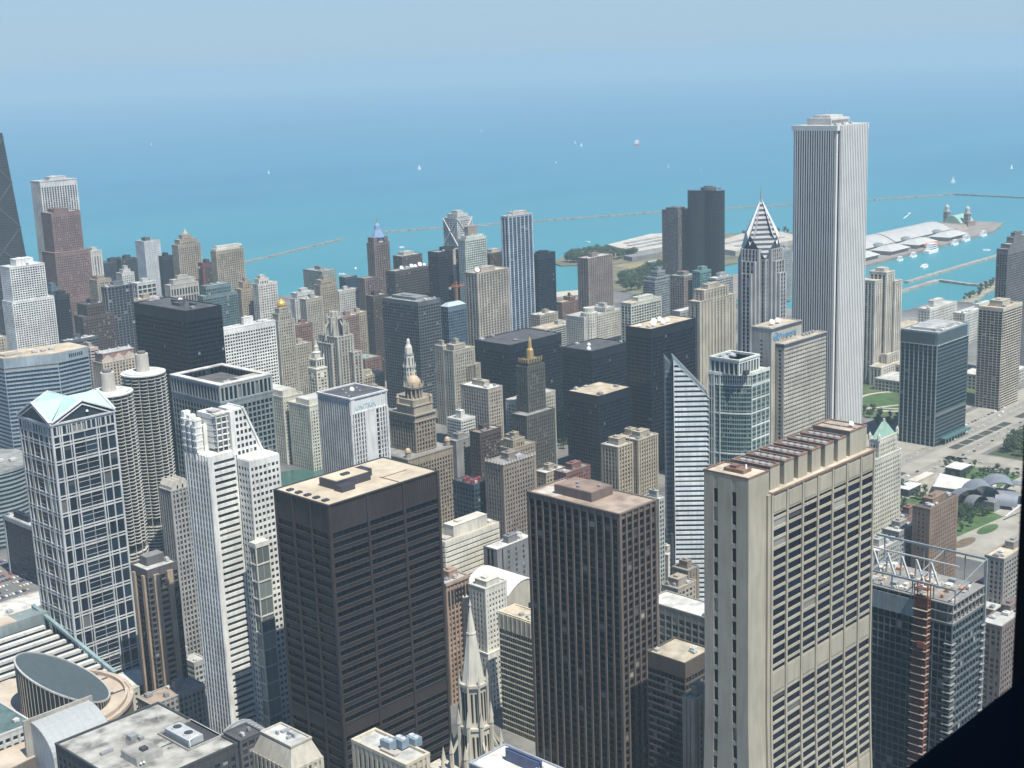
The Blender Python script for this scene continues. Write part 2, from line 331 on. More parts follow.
# measured plan of each building in metres: x0, y0, x1, y1, height (camera tower at the origin, y north)
DATA = {
    'daley': (417.8, 538.3, 493.7, 583.2, 198),
    'firstnat': (515.1, 427.2, 545, 490.4, 190),
    'chase': (418.2, 282.3, 509.9, 305.2, 259),
    'aon': (1180.2, 701, 1239.1, 751.9, 346),
    'donn': (402, 792.2, 446.2, 833.8, 204),
    'leo': (556.6, 836.1, 603.1, 899.4, 194),
    'ibm': (666.5, 1042.7, 703.3, 1127.9, 212),
    'unitrin': (675.4, 834, 713.2, 874.3, 160),
    'equit': (1104.1, 1223.2, 1140.6, 1288.9, 139),
    'wtp': (1063.5, 2043.8, 1125.4, 2072.8, 262),
    'olympia': (1010.9, 1920, 1058.3, 1950.2, 223),
    'tanfar': (1007.7, 2079.2, 1032.8, 2119.5, 150),
    'whitegrid': (864.6, 1771.7, 914.7, 1798.8, 172),
    'stripefar': (1107.6, 1992, 1127, 2007.3, 150),
    'navyfar': (1158.3, 2054.9, 1227.3, 2077.1, 120),
    'navyfar2': (1171.6, 2010.8, 1199.3, 2024.8, 128),
    'greywhite': (1320, 2181.3, 1352.9, 2211.1, 130),
    'darksliver': (1285.5, 2068.2, 1305.4, 2082.2, 115),
    'turret': (1225.1, 1923.7, 1266.8, 1941.1, 150),
    'darksmall': (1249.2, 1893.6, 1268.3, 1907.6, 120),
    'mansard': (1212.2, 1799.3, 1262.5, 1813.3, 150),
    'beige13': (1034.9, 1849.6, 1058.1, 1872.5, 125),
    'dome19': (1122.1, 1927, 1143.3, 1944.7, 118),
    'darkstripe': (953.9, 1680.2, 992.2, 1694.2, 140),
    'whiteframe': (1124.3, 1889.4, 1158, 1906.7, 105),
    'temple15': (1141, 1823.5, 1191.2, 1837.5, 105),
    'beigelow18': (1072.8, 1827.4, 1129.6, 1849.9, 90),
    'greenglass': (1107.6, 1686.1, 1166.5, 1701.2, 105),
    'greenglass2': (1114.8, 1674.8, 1156.3, 1688.8, 118),
    'beige17': (1184.7, 1701.9, 1215.5, 1715.9, 103),
    'beige17b': (1192.9, 1669.8, 1227.4, 1683.8, 112),
    'capdark': (944, 1816.3, 954.8, 1830.6, 130),
    'capdark2': (944.3, 1799.3, 961.2, 1813.3, 120),
    'browne6': (869.7, 1598.6, 914, 1621.1, 120),
    'browne6b': (872.9, 1589.3, 895.5, 1604.2, 132),
    'lowround': (815.1, 1545.6, 858.5, 1559.6, 104),
    'bandbrown': (819.7, 1497.6, 830.3, 1521.1, 100),
    'pinkmans': (737.1, 1322.5, 778.5, 1343.2, 118),
    'whitewide': (824, 1225.8, 894.7, 1239.8, 150),
    'leftbeige': (681.3, 1444.6, 689.5, 1463.5, 95),
    'leftbeige2': (788.2, 1668.6, 798.9, 1690.4, 100),
    'medinah': (976.2, 1331.7, 1000, 1345.7, 125),
    'medwing': (1010.8, 1348, 1035.6, 1362, 88),
    'redlow': (1157.1, 1537.6, 1185.3, 1551.6, 70),
    'tribune': (994.4, 1244.1, 1017, 1277.4, 118),
    'redapt': (1179.6, 1465.2, 1211.7, 1480.2, 85),
    'beigeapt': (1247.8, 1517.7, 1270.3, 1531.7, 75),
    'poolroof': (1154, 1388.8, 1182, 1419.7, 40),
    'lowclut': (1084.4, 1316.8, 1124.3, 1332.4, 38),
    'lowclut2': (1052.2, 1260.5, 1077.9, 1275.4, 34),
    'hospa': (1218.5, 1611.4, 1249.9, 1625.4, 100),
    'hospb': (1265, 1615.7, 1297.4, 1629.7, 105),
    'hospc': (1320.4, 1640.9, 1358.1, 1654.9, 86),
    'hospd': (1199.4, 1566.1, 1228.4, 1580.1, 98),
    'greenlab': (1403.6, 1785, 1433, 1835.2, 95),
    'bluelab': (1423.8, 1751.6, 1449.3, 1767, 85),
    'darkbrown': (1188.7, 1405.9, 1215.3, 1420.3, 118),
    'clocktower': (1346.5, 1583.2, 1376.4, 1599.3, 160),
    'dishblock2': (1419.5, 1604.2, 1461.7, 1625.2, 130),
    'dishblock': (1342, 1533.9, 1419, 1554.1, 122),
    'blackbeige': (1375.9, 1475.3, 1427, 1496.7, 150),
    'xbrace': (1569.7, 1633.8, 1604.2, 1667, 172),
    'greenwhite': (1390.1, 1432.1, 1433.3, 1446.1, 170),
    'behindtan': (1491.3, 1483, 1522.1, 1497, 134),
    'bluestripe': (1440.1, 1392.4, 1491.2, 1406.4, 200),
    'bluetop': (1155.4, 1225.5, 1186.4, 1239.8, 125),
    'tanstripe': (1233.2, 1251.1, 1290.5, 1273.1, 155),
    'beigestep': (1014.9, 1071.7, 1047.1, 1085.7, 112),
    'beigeleft': (1085.7, 1163.2, 1097, 1177.2, 95),
    'widebeige': (959.3, 964.4, 979.7, 1003.4, 95),
    'smallwhite': (922.6, 967.4, 942.3, 987.5, 70),
    'greywall': (884.6, 935.8, 906.3, 949.8, 62),
    'darkbrick': (893.3, 911.2, 922.1, 925.2, 72),
    'artdeco': (736.6, 727.3, 772.2, 747, 110),
    'bluedark': (730.9, 754.8, 745.6, 778.7, 90),
    'darkbox': (1508.4, 1399, 1546.4, 1413.3, 136),
    'podium': (1465.5, 1359.1, 1505, 1379.1, 54),
    'redlow2': (1628.2, 1461.1, 1674.6, 1476.1, 40),
    'brownapt': (1599.8, 1379.5, 1657.3, 1399.8, 120),
    'greensteps': (1648.9, 1288.8, 1693.8, 1311.9, 85),
    'tealbrown': (1632.9, 1222.1, 1665.1, 1247.9, 100),
    'teal2': (1641.6, 1199.5, 1669, 1213.5, 108),
    'flat8': (1630.5, 1163.1, 1673.1, 1177.1, 102),
    'whiteroof': (1574.2, 1185.8, 1620, 1199.8, 60),
    'whitegreen': (1432, 1160.5, 1497.7, 1177.8, 95),
    'hotelwide': (1388.7, 1207.1, 1469.5, 1239.5, 78),
    'parkdeck': (1423.2, 1311.1, 1494.8, 1338.3, 45),
    'blacka': (1073.6, 1042.1, 1158.1, 1096.8, 112),
    'blackb': (1106.7, 951.8, 1166.3, 994.9, 110),
    'blackc': (1076.4, 847.1, 1150.2, 879.3, 150),
    'blackd': (1023.1, 872, 1073.8, 914.6, 88),
    'carbide': (927.7, 878.9, 951.6, 892.9, 140),
    'carbbase': (890.2, 849.8, 925.8, 866.3, 92),
    'whitebehind': (941.8, 908.8, 998.6, 922.8, 94),
    'twina': (834.9, 692.6, 853, 709.5, 108),
    'twinb': (855.5, 688.3, 880.7, 702.3, 110),
    'twinmid': (873.3, 711.2, 892.2, 725.2, 104),
    'redsmall': (868.5, 780.2, 900.9, 794.2, 62),
    'whitelow9': (887.2, 821.4, 913.2, 835.4, 50),
    'lowred': (857, 833.8, 871.4, 847.8, 84),
    'tanlow': (835.2, 812.8, 864.8, 826.8, 86),
    'slimglass': (766.3, 597.9, 772.3, 611.9, 100),
    'beigetower': (1298.5, 943.3, 1346.6, 957.3, 150),
    'pru1up': (986.7, 643, 1033.8, 663.2, 186),
    'pru1lo': (992.9, 637.9, 1060.4, 645.9, 172.5),
    'pru2': (1008.6, 676.2, 1047.9, 703.4, 240),
    'greybeh': (2013.2, 1294.8, 2038.1, 1308.8, 90),
    'restower': (1558.8, 861.7, 1607.1, 881.3, 138),
    'brownlake': (1910.4, 1441.4, 1947.6, 1475.9, 160),
    'longshed': (923.8, 414.2, 1016.2, 428.2, 28),
    'longshed2': (887.7, 394.4, 969.9, 408.4, 26),
    'gridright': (1630.5, 729.6, 1714, 743.6, 172),
    'gridres': (1519.8, 682.9, 1570.5, 711.9, 120),
    'whitelow5': (1771.9, 901.2, 1853, 919.3, 60),
    'whitelow6': (1843.6, 883.9, 1963, 900.5, 45),
    'bcbs': (1332.8, 668.1, 1403.7, 710.5, 123),
    'pitts': (943.5, 519.2, 971.9, 527.2, 118),
    'brick': (928.6, 467.2, 974, 481.2, 76),
    'greyb1': (922, 488.6, 948.7, 502.6, 55),
    'greyb2': (858.1, 470.9, 890.3, 484.9, 62),
    'brickroof': (981.4, 515.1, 1016.8, 529.1, 44),
    'rightbeige': (902.2, 396.7, 962.5, 410.7, 60),
    'cityrail': (754.6, 331.2, 808.4, 345.2, 75),
    'onedear': (548.4, 263.7, 579, 315.2, 172),
    'stripewhite': (650.6, 704.8, 707.1, 718.8, 76),
    'graystep': (677.6, 678.5, 717.4, 692.5, 68),
    'archroof': (618.3, 611.1, 650.9, 625.1, 74),
    'ornate': (577.3, 626.3, 597.4, 640.3, 85),
    'whitepunch': (588.7, 601.9, 608.3, 616.6, 84),
    'whitepunchlow': (590.5, 620.1, 601.7, 626.1, 72),
    'ridgeglass': (574.7, 541, 589.3, 575.8, 80),
    'midwhite': (684.7, 492.3, 706.9, 546.2, 60),
    'darkmid': (518.6, 389.5, 541.5, 412.9, 118),
    'slimbeige': (489.1, 362.2, 503.5, 368.2, 118),
    'rc1': (803.9, 619, 833.4, 633, 50),
    'rc2': (780.3, 600.9, 793.9, 614.9, 52),
    'rc3': (801.1, 600.8, 820.3, 614.8, 46),
    'rc4': (745.8, 556.8, 758.9, 570.8, 60),
    'rc5': (726.2, 550.9, 747.2, 564.9, 54),
    'rc6': (806.3, 636.5, 821.6, 650.5, 43),
    'tanpier': (427.8, 739.4, 449.7, 758.1, 112),
    'lasalle': (483.4, 794, 497.7, 808, 140),
    'darkglass': (509.4, 1047.4, 522, 1107, 52),
    'whiteb1': (470.8, 786.3, 479.6, 808.8, 30),
    'whiteb2': (477.2, 775.5, 486.9, 789.5, 22),
    'whiteflat': (422, 762.8, 443.7, 790, 27),
    'brownlong': (411.1, 720.7, 449.4, 736.8, 33),
    'smalldark': (361.6, 551.2, 375.2, 565.2, 85),
    'flatroof': (267, 491.1, 320.5, 555.4, 120),
    'hiproof': (343.8, 482.8, 355.3, 505.7, 112),
    'cream': (366, 428.8, 379.3, 465.2, 112),
    'whitetop': (363.1, 344.3, 384.3, 384.5, 130),
    'gridlow': (289.6, 691.2, 320.3, 753.1, 66),
}
# ------------------------------------------------------------------ ground, lake, river, roads
def sheet(name, pts, z, mat):
    m = MB(); m.poly([(x, y, z) for x, y in pts]); return struct(name, m, mat)
def ground_mat():
    m, t, b = mk('city_ground'); n = noise(t, .012, 6); n2 = noise(t, .2, 4)
    r = ramp(t, n.outputs[0], [(.35, (.10, .10, .10)), (.5, (.17, .165, .155)), (.65, (.26, .25, .225))])
    r2 = ramp(t, n2.outputs[0], [(.3, (.75, .75, .75)), (.7, (1, 1, 1))])
    t.links.new(mix(t, r.outputs[0], r2.outputs[0], 1, 'MULTIPLY'), b.inputs['Base Color']); b.inputs['Roughness'].default_value = .9
    return m
def lake_mat():
    m, t, b = mk('lake_water')
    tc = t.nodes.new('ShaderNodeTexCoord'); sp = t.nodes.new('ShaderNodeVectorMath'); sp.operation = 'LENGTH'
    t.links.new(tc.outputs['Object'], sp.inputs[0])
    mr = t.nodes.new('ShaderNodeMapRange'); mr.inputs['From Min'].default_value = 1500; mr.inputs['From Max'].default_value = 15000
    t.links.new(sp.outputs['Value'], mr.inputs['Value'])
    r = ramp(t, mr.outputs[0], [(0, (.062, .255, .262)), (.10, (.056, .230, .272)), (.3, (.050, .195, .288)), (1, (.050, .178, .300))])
    n = noise(t, .0016, 7, sx=.3, sy=1.0); r2 = ramp(t, n.outputs[0], [(.3, (.86, .90, .92)), (.5, (1, 1, 1)), (.7, (1.08, 1.06, 1.03))])
    t.links.new(mix(t, r.outputs[0], r2.outputs[0], 1, 'MULTIPLY'), b.inputs['Base Color'])
    b.inputs['Roughness'].default_value = .42; b.inputs['IOR'].default_value = 1.2
    n2 = noise(t, .06, 4); bp = t.nodes.new('ShaderNodeBump'); bp.inputs['Strength'].default_value = .35; bp.inputs['Distance'].default_value = 1
    t.links.new(n2.outputs[0], bp.inputs['Height']); t.links.new(bp.outputs[0], b.inputs['Normal'])
    return m
LAKE = lake_mat()
m = MB(); m.poly([(36500*math.cos(2*math.pi*k/160), 36500*math.sin(2*math.pi*k/160), -2.5) for k in range(160)]); struct('lake', m, LAKE)
shore = [(-9000, -9000), (1500, -9000), (1650, -500), (1750, 300), (1900, 520), (1960, 860), (2160, 1010), (2170, 1085), (2060, 1085), (2000, 1090), (2000, 1200), (1960, 1260), (1950, 1620),
         (1845, 1668), (1790, 1760), (1700, 1960), (1640, 2080), (1560, 2150), (1420, 2300), (1300, 2420), (1150, 2480), (1040, 2800), (900, 3600), (300, 6500), (-9000, 9000)]
m = MB(); m.prism(shore, -4, 0); struct('ground', m, ground_mat())
GREEN = plain('lawn', (.055, .105, .03), .9, 0, .3, .06)
PAVE = plain('paving', (.30, .28, .235), .85, 0, .18, .05)
ASPH = plain('asphalt', (.10, .098, .094), .9, 0, .25, .04)
SAND = plain('sand_path', (.46, .42, .34), .9, 0, .15, .05)
# water treatment plant peninsula
m = MB(); m.prism([(1950, 1560), (2190, 1560), (2230, 1640), (2740, 1610), (2860, 1800), (2640, 2075), (2330, 2045), (2180, 1985), (2150, 1930), (2215, 1860), (2000, 1690), (1950, 1680)], -4, .3)
struct('peninsula_ground', m, plain('park_ground', (.15, .14, .085), .9, 0, .35, .02))
m = MB()
m.poly([(200, 930, .02), (700, 1010, .02), (800, 1075, .02), (1000, 1010, .02), (1500, 985, .02), (2010, 1090, .02), (2010, 1150, .02), (1500, 1040, .02), (1000, 1085, .02), (840, 1170, .02), (740, 1130, .02), (500, 1010, .02), (200, 985, .02)])
RIV = plain('river_water', (.045, .115, .095), .25, 0, .15, .05)
struct('river', m, RIV)
# streets: north-south and east-west, kerb-edged pavement left to the ground sheet
def street(name, x0, y0, x1, y1, z=.012, mat=None): return sheet(name, [(x0, y0), (x1, y0), (x1, y1), (x0, y1)], z, mat or ASPH)
for x in (398, 515, 640, 760, 860, 985): street('street', x-9, 250, x+9, 905, .012)
for i, y in enumerate((330, 420, 510, 598, 690, 810)): street('street', 250, y-8, 980, y+8, .016)
# boulevard by the park
street('boulevard', 985, 618, 1760, 706, .02, PAVE); street('boulevard', 1292, 300, 1336, 1000, .024, PAVE)
CONC = plain('concrete_road', (.245, .23, .20), .9, 0, .18, .05)
street('roadway', 990, 624, 1750, 641, .032, CONC); street('roadway', 990, 660, 1750, 677, .032, CONC)
street('roadway', 1299, 320, 1312, 645, .032, CONC)
WHITEPAINT = plain('road_paint', (.7, .7, .66), .7)
m = MB()
for k in range(52):
    for yy in (632.5, 668.5): m.quad((1000+k*14, yy-.2, .05), (1006+k*14, yy-.2, .05), (1006+k*14, yy+.2, .05), (1000+k*14, yy+.2, .05), .5)
struct('road_marking', m, WHITEPAINT)
m = MB()
for x0, x1 in ((1010, 1046), (1052, 1088), (1098, 1136), (1205, 1230), (1338, 1358), (1361, 1381), (1384, 1404), (1407, 1427), (1430, 1450), (1453, 1473), (1500, 1525), (1535, 1560)):
    m.box(x0, 645, .02, x1, 655, .16)
struct('road_median', m, plain('median_planting', (.045, .05, .045), .9, 0, .3, .1))
PARK = plain('park_lawn', (.06, .10, .035), .9, 0, .3, .05)
sheet('park_lawn', [(1040, 330), (1290, 330), (1290, 636), (1040, 636)], .012, PAVE)
sheet('park_lawn', [(1340, 330), (1720, 330), (1720, 612), (1340, 612)], .012, plain('grove_floor', (.05, .07, .03), .9, 0, .3, .05))
def ellipse_pts(cx, cy, a, b, rot=0, n=28):
    c, s = math.cos(rot), math.sin(rot)
    return [(cx+a*math.cos(t)*c-b*math.sin(t)*s, cy+a*math.cos(t)*s+b*math.sin(t)*c) for t in (2*math.pi*k/n for k in range(n))]
sheet('park_lawn', ellipse_pts(1119, 508, 17, 6), .03, GREEN); sheet('park_lawn', ellipse_pts(1075, 508, 17, 6), .03, plain('flower_bed', (.13, .10, .06), .9, 0, .3, .2))
sheet('park_lawn', [(1440, 720), (1600, 720), (1600, 900), (1400, 900), (1400, 760)], .012, plain('park_grass', (.075, .10, .04), .9, 0, .3, .05))
sheet('park_lawn', ellipse_pts(1490, 800, 48, 40), .03, GREEN)
def path(pts, wd, z=.045):
    m = MB()
    for (a, b), (c, d) in zip(pts, pts[1:]):
        l = math.hypot(c-a, d-b); nx, ny = -(d-b)/l*wd/2, (c-a)/l*wd/2
        m.quad((a+nx, b+ny, z), (a-nx, b-ny, z), (c-nx, d-ny, z), (c+nx, d+ny, z), .5)
    return struct('path', m, SAND)
path([(1490+52*math.cos(t), 800+44*math.sin(t)) for t in (k*math.pi/12 for k in range(25))], 5)
path([(1425, 815), (1500, 775), (1590, 775)], 4, .05); path([(1420, 850), (1450, 800), (1475, 740), (1480, 715)], 4, .055)
# breakwaters and harbour walls
def wallrun(name, label, cat, pts, wd, zt, c, group=None):
    m = MB()
    for (a, b), (e, d) in zip(pts, pts[1:]):
        l = math.hypot(e-a, d-b); nx, ny = -(d-b)/l*wd/2, (e-a)/l*wd/2; n = max(1, int(l/25))
        for k in range(n):
            p, q = k/n, (k+1)/n-.002; h = zt+rnd.uniform(-.35, .35); j = rnd.uniform(.9, 1.12)
            x0, y0, x1, y1 = a+(e-a)*p, b+(d-b)*p, a+(e-a)*q, b+(d-b)*q
            m.prism([(x0-nx*j, y0-ny*j), (x1-nx*j, y1-ny*j), (x1+nx*j, y1+ny*j), (x0+nx*j, y0+ny*j)], -5, h)
    o = m.build(name, plain('stone_'+name, c, .9, 0, .3, .08)); return tag(o, label, cat, group)
ST_ = (.26, .25, .215)
wallrun('breakwater', 'short stone breakwater running out from the beach side behind the hospital blocks', 'breakwater', [(1600, 2510), (1832, 2604), (2224, 2739)], 8, 1.6, ST_)
wallrun('breakwater', 'long stone breakwater reaching from the lantern clock tower across to the tall striped tower', 'breakwater', [(2373, 2764), (3075, 2383), (3282, 2240), (3587, 2020)], 8, 1.6, ST_)
wallrun('breakwater', 'outer breakwater crossing the open lake behind the pleasure pier', 'breakwater', [(3600, 2012), (3831, 1887), (3815, 1700), (3790, 1300), (3770, 1000)], 8, 1.6, ST_)
wallrun('breakwater', 'straight concrete breakwater in the harbour beyond the lock walls', 'breakwater', [(2311, 1224), (2699, 1232), (2900, 1238)], 9, 1.5, (.32, .30, .26))
wallrun('harbour_wall', 'angled lock wall with a walkway at the river mouth', 'harbour wall', [(1990, 1165), (2175, 1180), (2360, 1186), (2346, 1120), (2346, 1098), (2420, 1099)], 10, 1.6, (.32, .29, .25))
wallrun('harbour_wall', 'narrow tree-lined harbour wall leading to the dark grid tower', 'harbour wall', [(2160, 1036), (2290, 1062), (2480, 1108)], 22, 1.6, (.30, .28, .22))

# ------------------------------------------------------------------ styles
DK = style((.010, .016, .028), (.003, .008, .020), 3.2, 3.9, .4, 1.15, .3, .06, .3, 8, .012, .45)
DKB = style((.024, .027, .034), (.005, .010, .022), 3, 3.8, .5, 1.3, .3, .1, .3, 6, .03, .5)
DKBR = style((.085, .066, .058), (.015, .018, .022), 3.4, 3.7, 1.2, 1.5, .25, .12, .3, 3, .12)
BRN = style((.155, .115, .10), (.02, .022, .026), 3.4, 3.6, 1.5, 1.5, .25, .15, .3, 3, .14)
BEI = style((.34, .29, .22), (.025, .028, .032), 3.6, 3.6, 1.7, 1.6, .25, .12, .3, 3, .16)
BEIV = style((.36, .31, .24), (.03, .032, .035), 3.8, 3.6, 1.7, 1.3, .55, .12, .3, 4, .12)
TANV = style((.33, .28, .215), (.04, .04, .04), 5.4, 3.6, 2.6, 1.5, .9, .1, .3, 3, .1)
LIMEV = style((.40, .37, .30), (.05, .05, .05), 3.2, 3.7, 1.5, 1.4, .5, .08, .3, 3, .16)
WHG = style((.66, .65, .60), (.035, .04, .045), 3.3, 3.3, .9, 1.1, .35, .28, .4, 2, .12)
WHV = style((.62, .61, .57), (.03, .036, .045), 3.6, 3.6, 1.3, .7, .7, .05, .4, 5, .1)
GRY = style((.33, .34, .33), (.03, .035, .04), 3.6, 3.6, 1.3, 1.4, .25, .12, .3, 3, .14)
GRYW = style((.52, .52, .49), (.05, .055, .06), 3.6, 3.5, 1.5, 1.5, .25, .12, .3, 3, .14)
GLB = style((.12, .17, .21), (.03, .06, .095), 3.6, 3.8, .4, .8, .15, .1, .2, 5, .06, .4)
GLT = style((.17, .22, .22), (.03, .075, .085), 3.6, 3.8, .5, .9, .2, .1, .2, 4, .06, .4)
RED = style((.21, .125, .10), (.025, .026, .028), 3.6, 3.5, 1.6, 1.6, .2, .12, .3, 2, .16)
LOWB = style((.38, .33, .26), (.03, .032, .034), 4, 3.8, 1.6, 1.5, .2, .12, .3, 2, .16)
LOWG = style((.33, .32, .30), (.03, .033, .036), 4, 3.8, 1.4, 1.5, .2, .12, .3, 2, .16)
LOWW = style((.58, .56, .50), (.035, .038, .042), 4.2, 3.8, 1.8, 1.7, .2, .12, .3, 2, .16)

# ------------------------------------------------------------------ far north group
def hancock():
    x0, y0 = 968.0, 1985.0; H = 344
    rt = root('skyscraper', 'tapering black skyscraper with crossed braces cut by the picture edge', 'skyscraper', (x0-20, y0+60, 0))
    b = [(955, 1930), (1038, 1930), (1038, 2060), (955, 2060)]; k = .62
    cx, cy = 985-18-26, 1995
    pt = [(cx+(x-996)*k, cy+(y-1995)*k) for x, y in b]
    b = [(x-29-26, y) for x, y in b]
    m = MB(); n = 4; i0 = 0
    for a in range(4):
        c = (a+1) % 4; m.quad((*b[a], 0), (*b[c], 0), (*pt[c], H), (*pt[a], H), .3)
    m.poly([(*p, H) for p in pt]); m.build('wall', wallmat((.026, .03, .036), .4), rt)
    m = MB()
    L = lambda a, f, z: tuple(Vector((*b[a], 0)).lerp(Vector((*pt[a], H)), z/H).lerp(Vector((*b[(a+1) % 4], 0)).lerp(Vector((*pt[(a+1) % 4], H)), z/H), f))
    for z in range(4, 344, 4):
        m.beam(L(0, 0, z), L(0, 1, z), .5, 1.5); m.beam(L(3, 0, z), L(3, 1, z), .5, 1.5)
    m.build('spandrel', wallmat((.05, .053, .06), .5), rt)
    for a in (0, 3):
        for k0 in range(5):
            z0, z1 = k0*66+8, k0*66+74
            for p, q in (((a, 0, z0), (a, 1, z1)), ((a, 1, z0), (a, 0, z1))):
                m = MB(); m.beam(L(*p), L(*q), 2.2, 2.2); m.build('cross_brace', wallmat((.075, .08, .09), .5), rt)
hancock()
tower('wtp', 'tall white tower with dark vertical stripes behind the pinkish brown tower', 'apartment tower', style((.60, .60, .58), (.03, .04, .055), 4.4, 3.4, 1.5, .6, .8, .1, .4, 9, .08, W=dict(pw=2.2)), 'light', .45, 2)
tower('olympia', 'tall pinkish brown tower flaring towards its foot in front of the white striped tower', 'office tower', style((.215, .145, .135), (.035, .03, .034), 3.1, 3.6, 1.5, 1.6, .2, .12, .3, 5, .12), 'brown', .5, 2,
      tiers=[(-.12, -.3, 1.1, 1, 0, 165), (-.2, -.5, 1.25, 1, 0, 95)])
tower('tanfar', 'tan apartment tower behind the white grid tower at the edge of the black skyscraper', 'apartment tower', BEI, 'gravel', .5, 1)
tower('whitegrid', 'slender white grid tower with a white box on its roof', 'apartment tower', style((.70, .70, .66), (.05, .06, .07), 3.6, 3.1, 1.0, 1.05, .4, .3, .5, 2, .14), 'white', .5, 1, tiers=[(-.05, -.05, 1.16, 1, 0, 125)], penth=9, pentc=(.74, .74, .71))
tower('stripefar', 'white tower with broad dark stripes beside the pinkish brown tower', 'apartment tower', style((.58, .57, .53), (.03, .035, .045), 5.5, 3.4, 2.4, .5, .8, .1, .4, 8, .08), 'light', .4, 1)
tower('navyfar', 'low dark blue slab block behind the striped office towers', 'apartment block', style((.05, .06, .075), (.02, .03, .045), 4, 3.4, .8, 1.4, .2, .1, .3, 2, .08), 'tar', .3, 1)
tower('navyfar2', 'small dark flat-topped block rising behind the dark blue slab', 'apartment block', style((.06, .065, .075), (.02, .03, .045), 4, 3.4, .8, 1.4, .2, .1, .3, 2, .08), 'tar', .4, 1)
tower('greywhite', 'plain pale grey tower beside the lake with a dark roof box', 'apartment tower', style((.50, .51, .52), (.16, .17, .18), 3.4, 3.4, 1.9, 1.7, .12, .06, .2, 2, .2), 'grey', .3, 1, pentc=(.1, .1, .11))
tower('darksliver', 'narrow dark block squeezed beside the pale grey lakeside tower', 'apartment block', DKB, 'tar', .4, 0)
rt = tower('turret', 'beige hotel tower with a stepped crown and pointed turret behind a red crane', 'hotel tower', BEIV, 'light', 0, 0, tiers=[(.12, .1, .88, .9, 140, 158), (.3, .25, .7, .8, 158, 165)])
m = MB(); x0, y0, x1, y1 = INFO['turret']['box']; cx, cy = (x0+x1)/2, (y0+y1)/2
m.lathe(cx, cy, [(4, 165.5), (4, 168), (2.2, 171), (.2, 176)], 8); m.build('turret', wallmat((.45, .40, .33)), rt)
tower('darksmall', 'small dark block tucked between the turreted hotel and the mansard-roofed block', 'apartment block', DKBR, 'tar', .4, 0)
rt = tower('mansard', 'wide beige apartment building with rounded pale attic and corner knob', 'apartment building', BEIV, 'light', .3, 2)
x0, y0, x1, y1 = INFO['mansard']['box']; m = MB()
m.prism([(x0+1, y0+1), (x1-1, y0+1), (x1-1, y1-1), (x0+1, y1-1)], 150.3, 154); m.box(x0+4, y0+3, 154, x1-4, y1-3, 158); m.build('attic', wallmat((.52, .49, .43)), rt)
m = MB(); m.dome(x1-3, y0+3, 154, 3.2, 4); m.build('dome', wallmat((.5, .47, .4)), rt)
tower('beige13', 'plain beige block with blank side wall next to the striped office tower', 'apartment block', BEI, 'gravel', .5, 1)
rt = tower('dome19', 'small pale building with a low stepped cap behind the white frame block', 'office building', GRYW, 'light', .5, 1, tiers=[(.2, .2, .8, .8, 118, 123)])
tower('darkstripe', 'dark tower with thin white vertical ribs and two pale roof boxes', 'office tower', style((.16, .17, .19), (.012, .016, .024), 5.6, 3.7, .7, .6, .9, .05, .3, 1.5, .06), 'light', .4, 4)
tower('whiteframe', 'white framed block with a deep open grid of dark bays', 'office block', style((.55, .55, .52), (.06, .065, .07), 8, 7, 1.4, 1.3, .6, .4, 1.0, 3, .1), 'light', .3, 3)
tower('temple15', 'pale flat-topped building with tall dark windows like a colonnade', 'office building', style((.44, .42, .37), (.03, .033, .036), 5, 12, 1.8, 2.5, .6, .3, .8, 5, .08), 'light', .5, 2, tiers=[(.15, .15, .9, .85, 105, 112)])
tower('beigelow18', 'low wide tan roofed block in front of the white framed block', 'office block', BEI, 'tan', .2, 3)
rt = tower('greenglass', 'dark green glass office block with a lighter stepped top', 'office block', GLT, 'green', .0, 3, tiers=[(.16, .3, .88, 1.2, 105, 118)])
tower('beige17', 'beige stepped apartment building behind the white slab with square windows', 'apartment building', BEI, 'tan', .4, 3, tiers=[(.2, .2, .7, .9, 103, 113)])
tower('beige17b', 'pale beige block with arched roof box beside the golden dome', 'apartment building', LOWW, 'light', .5, 2, tiers=[(.1, .1, .6, .9, 112, 119)])
tower('capdark', 'dark blue residential tower with a rounded cap at the foot of the pinkish tower', 'apartment tower', GLB, 'light', .6, 0)
tower('capdark2', 'shorter dark tower with a pale cap at the foot of the pinkish tower', 'apartment tower', DKB, 'light', .6, 0)
tower('browne6', 'dark brown brick office block with a tall raised top part', 'office block', DKBR, 'tar', .3, 3, tiers=[(.22, .2, .78, 1.3, 120, 134)])
tower('lowround', 'dark block with a thin white rimmed flat roof behind the blue banded building', 'office block', style((.09, .10, .11), (.02, .025, .03), 4, 3.7, .6, 1.5, .2, .3, .3, 2, .08), 'light', .2, 3)
tower('bandbrown', 'brown and white banded block beside the blue banded building', 'office block', style((.40, .34, .29), (.03, .03, .035), 8, 3.6, .8, 1.7, .15, .4, .4, 2, .1), 'gravel', .4, 2)
